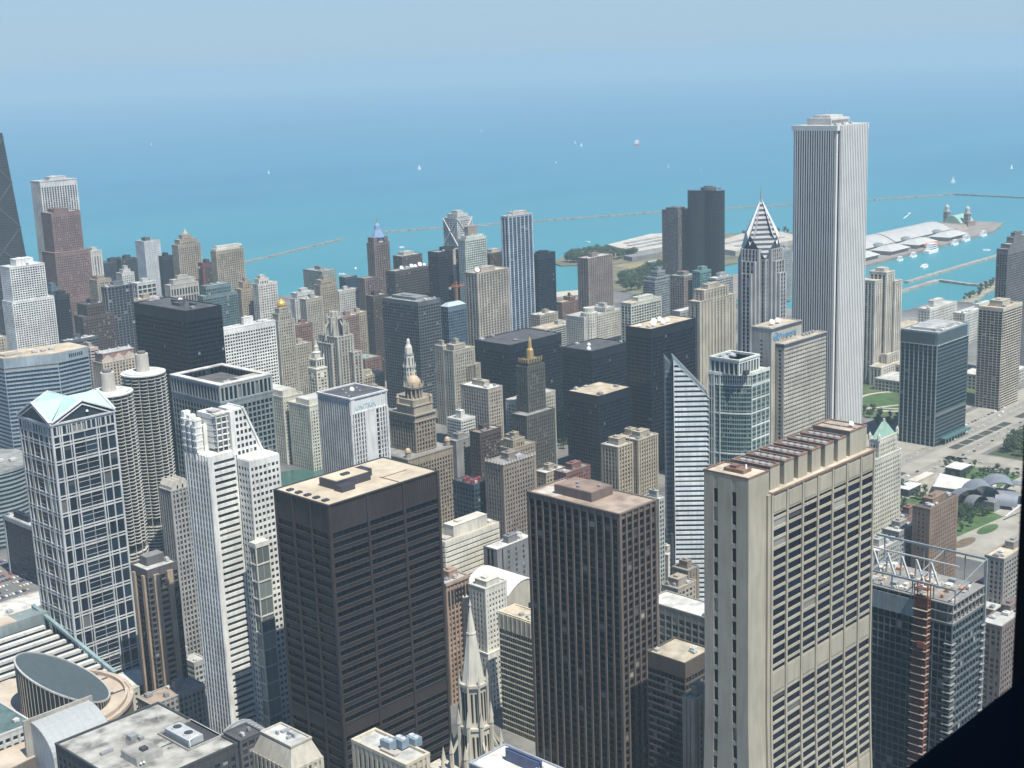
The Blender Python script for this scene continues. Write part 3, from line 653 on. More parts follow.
# pink mansard hotel
rt = tower('pinkmans', 'tan hotel with pink mansard roofs and pale gables on top', 'hotel', style((.45, .39, .31), (.03, .032, .036), 3.6, 3.4, 1.6, 1.2, .6, .1, .4, 2, .14), 'grey', 0, 0, hero=60)
x0, y0, x1, y1 = INFO['pinkmans']['box']; m = MB()
m.prism([(x0+2, y0+2), (x1-2, y0+2), (x1-2, y1-2), (x0+2, y1-2)], 118.2, 128); m.build('mansard_roof', roofmat((.36, .20, .185)), rt)
for fx in (.18, .5, .82):
    m = MB(); c = x0+(x1-x0)*fx; m.prism([(c-7, y0+1.4), (c+7, y0+1.4), (c+7, y0+3), (c-7, y0+3)], 117, [121, 121, 121, 121]); m.hexa([(c-7, y0+1.4, 121), (c+7, y0+1.4, 121), (c+7, y0+3, 121), (c-7, y0+3, 121), (c-.4, y0+1.4, 126), (c+.4, y0+1.4, 126), (c+.4, y0+3, 126), (c-.4, y0+3, 126)]); m.build('gable', wallmat((.5, .44, .36)), rt)
m = MB()
for fx in (.0, .34, .66, 1): c = x0+3+(x1-x0-6)*fx; m.cone(c, (y0+y1)/2, 128, 132, 3.4, .2, 4, .78)
m.box(x0+1.5, y0+1.5, 128, x1-1.5, y1-1.5, 128.8); m.build('ridge_trim', wallmat((.42, .42, .40)), rt)
tower('leftbeige', 'narrow beige office building at the picture edge below the blue banded building', 'office building', style((.42, .38, .30), (.03, .034, .04), 3.6, 3.6, 1.4, 1.4, .4, .1, .3, 4, .1), 'white', .4, 2)
tower('leftbeige2', 'low pale building at the picture edge beside the white grid tower', 'office building', LOWB, 'light', .4, 1)
# ------------------------------------------------------------------ bent blue banded building
def bent():
    H = 155; P = [(599.6, 1263.7), (644.9, 1243.0), (681, 1247.9)]
    rt = root('office_building', 'blue glass office building with a bent front and pale horizontal bands', 'office building', (645, 1260, 0))
    pts = P+[(681, 1285), (599.6, 1300)]
    wm, panes = MB(), []
    for (a, b), (c, d) in list(zip(P, P[1:]))+[((599.6, 1300), P[0])]:
        L = math.hypot(c-a, d-b); ux, uy = (c-a)/L, (d-b)/L; fr = (a, b, ux, uy, uy, -ux)
        lattice(wm, panes, fr, L, 0, H, bars(L, L, .5), floors(0, H, 4.0, 1.55, 9), .15, .3, .3, 0, int(L/3))
    wm.prism([(681, 1248.5), (681, 1285), (599.8, 1300), (620, 1275)], 0, H-.5)
    wm.build('wall', wallmat((.30, .36, .40), .5), rt); put_panes(rt, panes, ((.022, .05, .085), .05, False, 0))
    m = MB(); m.prism([(x, y) for x, y in pts], H-.4, H+.5); m.build('roof', roofmat(ROOFC['tan']), rt)
    m = MB()
    for k in range(7): m.fbox((644.9, 1243.0, .99, .135, .135, -.99), 13+2.4*k, 14.6+2.4*k, H-6.5, H-3, .16, .5)
    m.build('vent', wallmat((.04, .05, .06)), rt)
    m = MB(); m.box(604, 1268, H+.5, 622, 1280, H+2.2); m.build('penthouse', wallmat((.4, .36, .3)), rt)
    for k in range(3):
        m = MB(); fan_unit(m, 630+9*k, 1262, 635+9*k, 1266, H+.5, H+2.4); m.build('roof_unit', plain('roof_metal', (.42, .43, .43), .55), rt)
bent()
rt = tower('ibm', 'huge black steel and glass slab tower behind the second round tower', 'office tower', style((.011, .015, .023), (.003, .007, .017), 2.9, 4.0, .35, 1.3, .3, .08, .3, 9, .012, .45), 'tar', .0, 5)
x0, y0, x1, y1 = INFO['ibm']['box']
for a, b, c, d in ((.35, .35, .5, .5), (.6, .5, .75, .68), (.55, .2, .62, .3)):
    m = MB(); m.box(x0+(x1-x0)*a, y0+(y1-y0)*b, 212.3, x0+(x1-x0)*c, y0+(y1-y0)*d, 215); m.build('roof_unit', plain('roof_metal', (.07, .07, .075), .6), rt)
dish(rt, x0+27, y0+50, 212.3, 2.0)
tower('whitewide', 'broad white slab with rows of small square dark windows', 'office tower', style((.74, .73, .68), (.03, .04, .05), 3.4, 3.5, .95, 1.25, .25, .2, .4, 5, .06), 'light', .18, 2, penth=8, pentc=(.74, .73, .69))
# ------------------------------------------------------------------ middle distance
rt = tower('medinah', 'limestone hotel tower crowned by a small golden dome', 'hotel tower', LIMEV, 'gravel', 0, 0, tiers=[(.1, .1, .9, .9, 125, 133), (.22, .2, .78, .8, 133, 139)])
x0, y0, x1, y1 = INFO['medinah']['box']; cx, cy = (x0+x1)/2, (y0+y1)/2
m = MB(); m.cone(cx, cy, 139.5, 141.5, 5.6, 5.4, 14); m.build('drum', wallmat((.42, .36, .27)), rt)
m = MB(); m.lathe(cx, cy, [(5.2, 141.5), (5.9, 143.5), (5.5, 146), (4, 148.3), (1.8, 149.6), (.3, 151)], 16); m.build('dome', plain('gilded_copper', (.62, .40, .10), .4, .3), rt)
tower('medwing', 'lower limestone wing between the golden-domed hotel and the gothic tower', 'hotel', LIMEV, 'gravel', .3, 3, hero=60)
tower('redlow', 'reddish brown apartment block behind the lower limestone wing', 'apartment block', RED, 'brown', .3, 2)
def tribune():
    rt = tower('tribune', 'grey gothic tower with flying buttresses around a crown', 'office tower', style((.40, .375, .32), (.04, .042, .045), 5, 3.6, 1.9, 1.0, .9, .1, .4, 4, .1), 'grey', 0, 0, tiers=[(.75, -.2, 1.28, .9, 0, 92), (-.2, .2, .1, .9, 0, 104)], h=112)
    x0, y0, x1, y1 = INFO['tribune']['box']; cx, cy = (x0+x1)/2, (y0+y1)/2
    m = MB(); m.cone(cx, cy, 112.4, 134, 9.5, 8.8, 8, .39); m.cone(cx, cy, 134, 140, 6, 5.4, 8, .39)
    for k in range(8):
        a = k*math.pi/4+.39; m.cone(cx+9.4*math.cos(a), cy+9.4*math.sin(a), 112.4, 138, 1.2, .5, 6)
        m.cone(cx+5.8*math.cos(a), cy+5.8*math.sin(a), 134, 144, .8, .2, 6)
    m.build('crown', wallmat((.42, .395, .34)), rt)
    for k in range(8):
        m = MB(); a = k*math.pi/4; c, s = math.cos(a), math.sin(a)
        m.cone(cx+15*c, cy+15*s, 108, 124, 1.5, .9, 6); m.cone(cx+15*c, cy+15*s, 124, 129, 1.1, .1, 6); m.beam((cx+15*c, cy+15*s, 122), (cx+9*c, cy+9*s, 130), 1.1, 1.6); m.build('flying_buttress', wallmat((.42, .395, .34)), rt)
    m = MB(); m.box(cx-3, cy-10.2, 114, cx-.6, cy-8, 132); m.box(cx+.8, cy-10.2, 114, cx+3.2, cy-8, 132); m.build('lancet_window', wallmat((.04, .04, .045)), rt)
tribune()
tower('redapt', 'reddish apartment slab with balconies beside the gothic tower', 'apartment block', style((.26, .18, .155), (.03, .03, .032), 3.6, 3.1, 1.4, 1.3, .2, .5, .4, 2, .2), 'tan', .3, 3)
tower('beigeapt', 'small beige block with dark upright windows beside the reddish apartment slab', 'apartment block', BEIV, 'tan', .3, 2)
rt = tower('poolroof', 'low brick building with a pale green sunken roof court', 'low building', RED, 'brown', .0, 2)
x0, y0, x1, y1 = INFO['poolroof']['box']; m = MB(); m.box(x0+6, y0+4, 40.3, x1-6, y1-3, 40.9); m.build('roof_court', roofmat((.25, .40, .38)), rt)
tower('lowclut', 'low tan building with cluttered white roof below the green roof court', 'low building', LOWB, 'white', .4, 6)
tower('lowclut2', 'low tan building with cluttered roof right behind the marble tower with a blue sign', 'low building', LOWB, 'tan', .3, 6)
tower('hospa', 'grey beige hospital block nearest the golden dome', 'hospital building', GRYW, 'light', .4, 2, tiers=[(-.1, .1, .3, .9, 0, 92)])
tower('hospb', 'pale hospital block with a raised top at the middle of its cluster', 'hospital building', BEI, 'light', .5, 2, tiers=[(.1, .1, .8, .9, 105, 112)])
tower('hospc', 'broad plain grey hospital slab with a blank flat top', 'hospital building', GRYW, 'light', .2, 2)
tower('hospd', 'lower beige hospital block with upright ribs in front of its cluster', 'hospital building', LIMEV, 'light', .3, 2)
tower('greenlab', 'greenish grey windowless laboratory block behind the hospital cluster', 'laboratory', style((.27, .31, .28), (.14, .17, .15), 5, 4, 2.2, 2.2, .2, .1, .2, 3, .1), 'grey', .2, 3)
tower('bluelab', 'dark blue glass block beside the greenish laboratory', 'office block', style((.05, .075, .10), (.02, .045, .08), 3.6, 3.8, .3, .6, .1, .08, .2, 3, .04, .35), 'grey', .0, 2)
tower('darkbrown', 'dark brown slab standing before the banded block with roof dishes', 'office tower', DKBR, 'brown', .4, 2)
# clock tower with lantern
rt = tower('clocktower', 'brown brick tower with clock faces and a blue lantern spire', 'clock tower', style((.19, .15, .135), (.02, .022, .025), 4.5, 3.7, 1.8, 1.2, .5, .1, .3, 3, .1), 'grey', 0, 0, tiers=[(-.75, .0, 0, 1, 0, 110), (.05, .1, .95, .9, 160, 168)])
x0, y0, x1, y1 = INFO['clocktower']['tbox']; cx, cy = (x0+x1)/2, (y0+y1)/2
m = MB(); m.lathe(cx, cy, [(11, 168.4), (8.5, 174), (5.4, 180), (4.6, 186), (1.6, 190)], 8, .39); m.build('lantern', plain('lantern_glass', (.20, .30, .45), .3), rt)
m = MB(); m.cone(cx, cy, 190, 200, 1.3, .2, 8); m.build('spire', wallmat((.3, .24, .2)), rt)
m = MB(); m.cone(cx, y0-1.4, 158, 158.01, .1, .1, 6)
for k in range(20):
    a0, a1 = 2*math.pi*k/20, 2*math.pi*(k+1)/20; yy = y0-.75
    m.quad((cx, yy, 163), (cx+4*math.cos(a0), yy, 163+4*math.sin(a0)), (cx+4*math.cos(a1), yy, 163+4*math.sin(a1)), (cx, yy-.001, 163), .5)
m.build('clock_face', plain('clock_paint', (.6, .58, .5), .6), rt)
tower('dishblock2', 'dark brown block with pale beige crown behind the block with roof dishes', 'office block', style((.11, .095, .09), (.02, .022, .026), 4, 3.8, 1.2, 1.6, .2, .1, .3, 2, .1), 'light', .5, 2, pentc=(.48, .45, .38))
rt = tower('dishblock', 'wide dark brown banded block carrying a row of white satellite dishes', 'office block', style((.075, .065, .065), (.018, .02, .026), 5, 3.8, .8, 1.9, .15, .35, .3, 3, .06), 'grey', 0, 3)
x0, y0, x1, y1 = INFO['dishblock']['box']
for k, (a, r) in enumerate(((.24, 3), (.5, 3.2), (.6, 2.4), (.72, 3.4), (.84, 2.2))): dish(rt, x0+(x1-x0)*a, y0+6, 122.3, r)
rt = tower('blackbeige', 'black tower split by one broad beige upright strip', 'office tower', DKB, 'grey', .4, 2)
x0, y0, x1, y1 = INFO['blackbeige']['box']; m = MB(); m.box(x0+29, y0-1.4, 0, x0+34.5, y0+.5, 151.4); m.build('lift_shaft', wallmat((.46, .42, .36)), rt)
rt = tower('xbrace', 'pale tower with big diagonal X braces and a boxed roof crown', 'apartment tower', style((.55, .55, .52), (.05, .055, .065), 3.8, 3.4, 1.2, 1.3, .2, .12, .3, 3, .14), 'light', .5, 2, tiers=[(.15, .15, .85, .85, 172, 178)])
x0, y0, x1, y1 = INFO['xbrace']['box']
for k in range(4):
    za, zb = 172-k*44, 172-(k+1)*44
    for s, e in (((x0-.7, y1, za), (x0-.7, y0, zb)), ((x0-.7, y0, za), (x0-.7, y1, zb)), ((x0, y0-.7, za), (x1, y0-.7, zb)), ((x1, y0-.7, za), (x0, y0-.7, zb))):
        m = MB(); m.beam(s, e, 1.5, 1.2); m.build('cross_brace', wallmat((.66, .66, .63)), rt)
tower('greenwhite', 'slim greenish white tower with a brown box crown', 'apartment tower', style((.52, .56, .50), (.05, .075, .075), 3.8, 3.3, 1.1, 1.1, .3, .5, .5, 2, .12), 'light', .55, 1, penth=13, pentc=(.30, .25, .22), tiers=[(.1, .1, .9, .9, 170, 174)])
tower('behindtan', 'brown block with a beige crown behind the tan ribbed tower', 'apartment tower', DKBR, 'light', .6, 1, pentc=(.46, .42, .35))
tower('bluestripe', 'tall slender blue glass tower with white upright lines', 'apartment tower', style((.46, .50, .54), (.02, .045, .085), 8.4, 3.5, 1.6, .35, .5, -.1, .3, 2, .03), 'light', .6, 1, penth=5, pentc=(.5, .44, .4))
rt = tower('bluetop', 'blue glass block with a pale hipped skylight roof', 'office block', GLB, 'light', 0, 0)
x0, y0, x1, y1 = INFO['bluetop']['box']; m = MB(); m.hexa([(x0, y0, 126.1), (x1, y0, 126.1), (x1, y1, 126.1), (x0, y1, 126.1), (x0+5, y0+5, 130), (x1-5, y0+5, 130), (x1-5, y1-5, 130), (x0+5, y1-5, 130)]); m.build('skylight', plain('skylight_glass', (.42, .5, .5), .3), rt)
rt = tower('tanstripe', 'tan ribbed tower with white dishes on its roof edge', 'hotel tower', style((.40, .36, .30), (.035, .037, .04), 5.2, 3.5, 2.0, 1.3, .9, .1, .4, 2, .1), 'tan', .45, 2)
x0, y0, x1, y1 = INFO['tanstripe']['box']; dish(rt, x0+5, y0+5, 155.3, 3.4); dish(rt, x0+11, y0+9, 155.3, 2.6); dish(rt, x0+17, y0+8, 155.3, 2.6)
tower('beigestep', 'old beige stepped office building between the dark grid tower and the black blocks', 'office building', LIMEV, 'gravel', .3, 2, tiers=[(.1, .1, .6, .9, 112, 118), (.6, 0, 1.25, 1, 0, 92)])
tower('beigeleft', 'slim beige building against the side of the dark grid tower', 'office building', LIMEV, 'gravel', .3, 1)
tower('widebeige', 'square beige office building with white roof in front of the black blocks', 'office building', style((.42, .38, .31), (.035, .037, .04), 3.4, 3.7, 1.5, 1.5, .3, .1, .3, 3, .14), 'white', .35, 3)
rt = tower('smallwhite', 'small white stepped building with balconies and a tall white stair box', 'apartment building', style((.58, .58, .54), (.05, .06, .065), 3.4, 3.2, 1.0, 1.4, .2, .4, .4, 1, .14), 'light', .28, 2, penth=8, pentc=(.62, .61, .57))
tower('greywall', 'narrow grey building with a blank side wall below the small white building', 'office building', style((.26, .26, .25), (.06, .06, .06), 7, 3.7, 5, 1.5, .15, .1, .25, 2, .1), 'grey', .4, 1)
tower('darkbrick', 'dark brick block with red and white roof clutter', 'office building', DKBR, 'brown', .3, 5)
rt = tower('artdeco', 'brown beige brick office building with a row of pale finials along its roof edge', 'office building', style((.27, .225, .185), (.028, .03, .032), 2.9, 3.6, 1.3, 1.4, .4, .1, .3, 3, .14), 'grey', .3, 3)
x0, y0, x1, y1 = INFO['artdeco']['box']
for k in range(12):
    m = MB(); c = x0+(x1-x0)*k/11; m.cone(c, y0-.6, 110.9, 114, .9, .2, 6); m.build('finial', wallmat((.45, .42, .38)), rt)
for k in range(6):
    m = MB(); c = y0+(y1-y0)*(k+.6)/6; m.cone(x0-.6, c, 110.9, 114, .9, .2, 6); m.build('finial', wallmat((.45, .42, .38)), rt)
rt = tower('bluedark', 'dark blue building with red cooling drums on its roof', 'office building', style((.045, .065, .085), (.015, .03, .045), 3.6, 3.8, .5, 1.2, .2, .1, .3, 3, .06), 'tar', 0, 1)
x0, y0, x1, y1 = INFO['bluedark']['box']
for k in range(5):
    m = MB(); m.cone(x0+2.5+(x1-x0-4)*(k % 3)/2.4, y0+4+6*(k//3)+k, 90.3, 93.6, 1.9, 1.9, 12); m.cone(x0+2.5+(x1-x0-4)*(k % 3)/2.4, y0+4+6*(k//3)+k, 93.6, 94, 1.4, 1.2, 12); m.build('cooling_drum', plain('red_paint', (.22, .045, .05), .5), rt)
tower('darkbox', 'plain black box tower beside the slender blue glass tower', 'office tower', DK, 'tar', .5, 1, penth=3.5)
tower('podium', 'low beige podium at the foot of the black box tower', 'podium building', LOWB, 'white', .2, 3)
tower('redlow2', 'low reddish brick warehouse by the water near the brown ribbed apartments', 'warehouse', RED, 'tan', .2, 2, tiers=[(.45, 0, .7, 1, 40, 46)])
rt = tower('brownapt', 'brown apartment tower with pale upright balcony columns by the shore', 'apartment tower', style((.25, .20, .175), (.035, .034, .035), 4.6, 3.1, 1.9, 1.3, .9, .3, .4, 1, .14), 'light', .3, 3, hero=60)
tower('greensteps', 'dark grey stepped office building with a small rooftop pavilion', 'office building', style((.24, .27, .28), (.03, .04, .05), 3.6, 3.6, .9, 1.5, .2, .35, .3, 1, .1), 'grey', .5, 1, tiers=[(.12, .1, .88, .9, 85, 90), (.3, .25, .72, .8, 90, 98)])
tower('tealbrown', 'brown building with teal glass roof and red window bays', 'office building', style((.26, .20, .18), (.03, .05, .055), 4.2, 3.7, 1.4, 1.4, .3, .1, .3, 2, .1), 'green', .4, 1, hero=60)
tower('teal2', 'teal glass block joined to the brown building with teal roof', 'office building', style((.16, .27, .26), (.03, .10, .105), 3.4, 3.6, .5, .9, .15, .1, .2, 2, .06, .4), 'green', .5, 2)
tower('flat8', 'pale flat-roofed office block beside the silver pointed tower', 'office building', style((.33, .34, .33), (.03, .04, .05), 4, 3.6, .8, 1.5, .2, .3, .3, 1.5, .1), 'white', .4, 2)
tower('whiteroof', 'low block with bright white roof behind the black tower with dishes', 'low building', LOWG, 'white', 0, 1)
tower('whitegreen', 'cream framed block with dark glass bays and roof boxes near the trees', 'office block', style((.55, .55, .46), (.03, .045, .045), 5.6, 3.8, 1.0, 1.0, .5, .25, .5, 4, .08), 'tan', .5, 3)
def curvehotel():
    rt = tower('hotelwide', 'wide cream hotel with a round corner drum and terraced roof', 'hotel', style((.55, .53, .46), (.06, .07, .07), 3.4, 3.3, 1.3, 1.3, .25, .15, .35, 2, .16), 'light', .3, 4, tiers=[(.55, 0, .8, .8, 78, 84)])
    x0, y0, x1, y1 = INFO['hotelwide']['box']; m = MB(); cx, cy = x0+14, y0+3
    m.cone(cx, cy, 0, 84, 11, 11, 16); m.cone(cx, cy, 84, 90, 8, 8, 12); m.build('corner_drum', wallmat((.55, .53, .46)), rt)
    m = MB()
    for k in range(14):
        a = math.pi*.75+k*math.pi/9
        for z in range(4, 82, 4): m.cone(cx+10.7*math.cos(a), cy+10.7*math.sin(a), z, z+2.2, .7, .7, 4, a)
    m.build('glazing', glassmat((.06, .07, .07)), rt)
curvehotel()
tower('parkdeck', 'low grey green parking deck in front of the cream hotel', 'parking garage', style((.40, .41, .36), (.03, .032, .032), 9, 3.2, .6, 1.2, .15, .4, .8, .5, .02), 'tan', .15, 2)
# black steel and glass slabs
tower('blacka', 'wide low black glass slab nearest the dark grid tower', 'office block', DK, 'tar', .0, 3)
rt = tower('blackb', 'black glass slab with two white domes on a dark roof', 'office block', DK, 'tar', .0, 2)
x0, y0, x1, y1 = INFO['blackb']['box']
for a, b, r in ((.12, .25, 2.6), (.42, .6, 2.2)):
    m = MB(); m.dome(x0+(x1-x0)*a, y0+(y1-y0)*b, 110.3, r, r*1.3); m.build('radome', plain('dish_paint', (.8, .8, .78), .5), rt)
rt = tower('blackc', 'tall black glass slab with a tan roof full of white dishes', 'office tower', DK, 'tan', .0, 2)
x0, y0, x1, y1 = INFO['blackc']['box']
for a, b, r in ((.2, .3, 3.1), (.34, .5, 3.1), (.40, .25, 2.6), (.5, .55, 2.8), (.56, .35, 2.4), (.08, .6, 1.6)): dish(rt, x0+(x1-x0)*a, y0+(y1-y0)*b, 150.3, r)
tower('blackd', 'low black glass slab with a bare tan roof in front of the taller one', 'office block', DK, 'tan', .0, 4)
# ------------------------------------------------------------------ tower with gilded spire
rt = tower('carbide', 'dark green tower trimmed with gold and topped by a gold spire', 'office tower', style((.10, .10, .085), (.022, .026, .026), 2.9, 3.6, 1.3, 1.3, .4, .1, .3, 3, .1), 'grey', 0, 0, h=134, tiers=[(.12, .1, .88, .9, 134, 140), (-.5, -.6, 1.15, .8, 0, 90, dict(wall=(.11, .11, .095)))])
x0, y0, x1, y1 = INFO['carbide']['tbox']; cx, cy = (x0+x1)/2, (y0+y1)/2; GOLD = plain('gilding', (.44, .30, .12), .5, .2)
m = MB(); m.lathe(cx, cy, [(3.6, 140.4), (3.3, 149), (2.0, 151), (1.5, 158), (.15, 162)], 8); m.build('spire', GOLD, rt)
m = MB()
for k in range(6): c = x0+(x1-x0)*k/5; m.box(c-.5, y0-1, 138, c+.5, y0-.5, 142.5)
for k in range(5): c = y0+(y1-y0)*k/4; m.box(x0-1, c-.5, 138, x0-.5, c+.5, 142.5)
m.build('gold_trim', GOLD, rt)
tower('whitebehind', 'pale stone building standing behind the tower with the gold spire', 'office building', style((.50, .47, .40), (.04, .043, .045), 3.2, 3.6, 1.4, 1.5, .25, .1, .3, 3, .14), 'light', .3, 2)
tower('lowred', 'small building with red roof trim at the foot of the gold-spired tower', 'office building', LOWB, 'brown', .4, 2)
tower('tanlow', 'tan brick building with set back top beside the brown roofed tower', 'office building', style((.36, .30, .22), (.03, .032, .034), 3.2, 3.6, 1.5, 1.5, .25, .1, .3, 2, .16), 'grey', .4, 2, tiers=[(.1, .1, .6, .9, 86, 93)])
TW = style((.40, .35, .265), (.03, .033, .035), 3.3, 3.4, 1.3, 1.4, .7, .1, .4, 2, .14)
rt = tower('twina', 'tan apartment building of the close pair, the one with the mast', 'apartment building', TW, 'light', .5, 3); x0, y0, x1, y1 = INFO['twina']['box']; mast(rt, x1-1.5, y0+1.5, 108.3, 14, .35)
tower('twinb', 'tan apartment building of the close pair, next to the glass wedge tower', 'apartment building', TW, 'light', .5, 3)
tower('twinmid', 'pale tan block rising between and behind the close pair of tan apartments', 'apartment building', TW, 'tan', .4, 1)
tower('redsmall', 'small dark red brick building with cluttered roof below the black slabs', 'brick building', style((.20, .10, .09), (.03, .03, .03), 3.4, 3.6, 1.5, 1.5, .2, .1, .3, 2, .14), 'grey', .4, 5)
tower('whitelow9', 'low tan building with long pale roof before the brown roofed tower', 'low building', LOWB, 'white', .3, 4)
tower('slimglass', 'slim pale glass building squeezed beside the wedge tower', 'office building', style((.42, .43, .38), (.04, .05, .05), 3, 3.6, .8, .9, .3, .1, .3, 1, .1), 'light', .4, 1)
tower('beigetower', 'beige residential tower with dark window strips and stepped top', 'apartment tower', style((.42, .38, .30), (.03, .033, .036), 6.4, 3.3, 3.0, 1.4, .7, .1, .4, 3, .1), 'tan', .5, 2, tiers=[(-.2, -.05, 1.28, 1, 0, 138)])
# ------------------------------------------------------------------ round towers with scalloped balconies
def scallop(cx, cy, r, a, n=16, sub=6):
    return [(cx+(r+a*abs(math.sin(n/2*t)))*math.cos(t), cy+(r+a*abs(math.sin(n/2*t)))*math.sin(t)) for t in (2*math.pi*k/(n*sub) for k in range(n*sub))]
def round_tower(x, y, label, src=None):
    rt = root('round_apartment_tower', label, 'apartment tower', (x, y, 0), 'pair of round balcony towers')
    CON = wallmat((.54, .53, .48), .8)
    if src:
        for ch in src.children:
            c = ch.copy(); COL.objects.link(c); c.parent = rt
        return rt
    m = MB(); m.cone(x, y, 0, 174, 14.6, 14.6, 32)
    m.build('glass_core', wallmat((.045, .055, .07), .3), rt)
    def ring(name, r, a, h, n=1):
        mb = MB(); P = scallop(x, y, r, a); Q = [(x+(px-x)*.985, y+(py-y)*.985) for px, py in P]; k = len(P)
        for i in range(k):
            j = (i+1) % k
            mb.quad((*P[i], 0), (*P[j], 0), (*P[j], h), (*P[i], h), .5); mb.quad((*Q[j], 0), (*Q[i], 0), (*Q[i], h), (*Q[j], h), .5); mb.quad((*P[i], h), (*P[j], h), (*Q[j], h), (*Q[i], h), .5)
        mb.poly([(*p, .25) for p in P]); mb.poly([(*p, 0) for p in P[::-1]])
        return mb.build(name, CON, rt)
    b = ring('balcony', 16.6, 2.0, .5); first = True
    for k in range(43):
        o = b if k == 0 else b.copy()
        if k: COL.objects.link(o); o.parent = rt
        o.location = (0, 0, 58+k*2.78)
    b = ring('parking_deck', 17.2, .8, 1.1)
    for k in range(18):
        o = b if k == 0 else b.copy()
        if k: COL.objects.link(o); o.parent = rt
        o.location = (0, 0, 3+k*2.75)
    m = MB()
    for k in range(16):
        t = 2*math.pi*k/16; m.beam((x+16.7*math.cos(t), y+16.7*math.sin(t), 0), (x+16.7*math.cos(t), y+16.7*math.sin(t), 178), .4)
    m.build('column', CON, rt)
    m = MB(); m.cone(x, y, 177.6, 178.6, 18.2, 18.2, 48); m.cone(x, y, 178.6, 179.6, 15.5, 15.5, 40); m.build('roof', roofmat((.6, .6, .57)), rt)
    m = MB(); m.cone(x, y, 179.6, 194, 5.3, 5.3, 24); m.build('lift_core', wallmat((.52, .48, .42)), rt)
    m = MB(); m.cone(x, y, 194, 196, 3.4, 3.4, 16); m.build('core_cap', wallmat((.16, .16, .16)), rt)
    return rt
r1_ = round_tower(589, 993, 'round concrete tower with stacked scalloped balconies standing in full view')
round_tower(533, 951, 'round concrete balcony tower half hidden behind the green copper roof', r1_)

# ------------------------------------------------------------------ steel grid tower with roof well
def gridwell():
    st = style((.20, .235, .235), (.014, .028, .038), 3.9, 4.1, 1.0, 1.0, .3, .2, .5, 3, .08, .6)
    rt = tower('leo', 'dark glass tower with grey stone grid and a sunken roof well', 'office tower', st, 'light', 0, 0, hero=True, h=180)
    x0, y0, x1, y1 = INFO['leo']['box']; m = MB(); panes = []
    for nm, (fr, L) in faces(x0, y0, x1, y1).items():
        lattice(m, panes, fr, L, 181, 194, bars(L, 3.9, 1.3), [(181, 182), (192, 194)], .45, .55, .4, .42 if nm in 'SN' else 0)
    m.box(x0+3, y0+3, 181, x1-3, y1-3, 188); o = m.build('crown', wallmat((.27, .30, .30)), rt)
    mb = MB()
    for p in panes: pane_quad(mb, p)
    mb.build('crown_glazing', glassmat((.014, .028, .038)), rt)
    m = MB(); a = 4
    m.box(x0-.8, y0-.8, 194, x1+.8, y0+a, 194.8); m.box(x0-.8, y1-a, 194, x1+.8, y1+.8, 194.8); m.box(x0-.8, y0+a, 194, x0+a, y1-a, 194.8); m.box(x1-a, y0+a, 194, x1+.8, y1-a, 194.8)
    m.build('roof_rim', roofmat((.62, .60, .55)), rt)
    m = MB(); m.box(x0+a, y0+a, 188.1, x1-a, y1-a, 189); m.build('roof_well', roofmat((.12, .12, .12)), rt)
    m = MB(); m.box(x0+24, y0+8, 189, x0+44, y0+17, 193.6); m.build('penthouse', roofmat((.42, .39, .34)), rt)
    for k in range(6):
        m = MB(); fan_unit(m, x0+8+k*9, y0+17+(k % 2), x0+14+k*9, y0+21, 189, 191.4); m.build('roof_unit', plain('roof_metal', (.42, .43, .43), .55), rt)
gridwell()

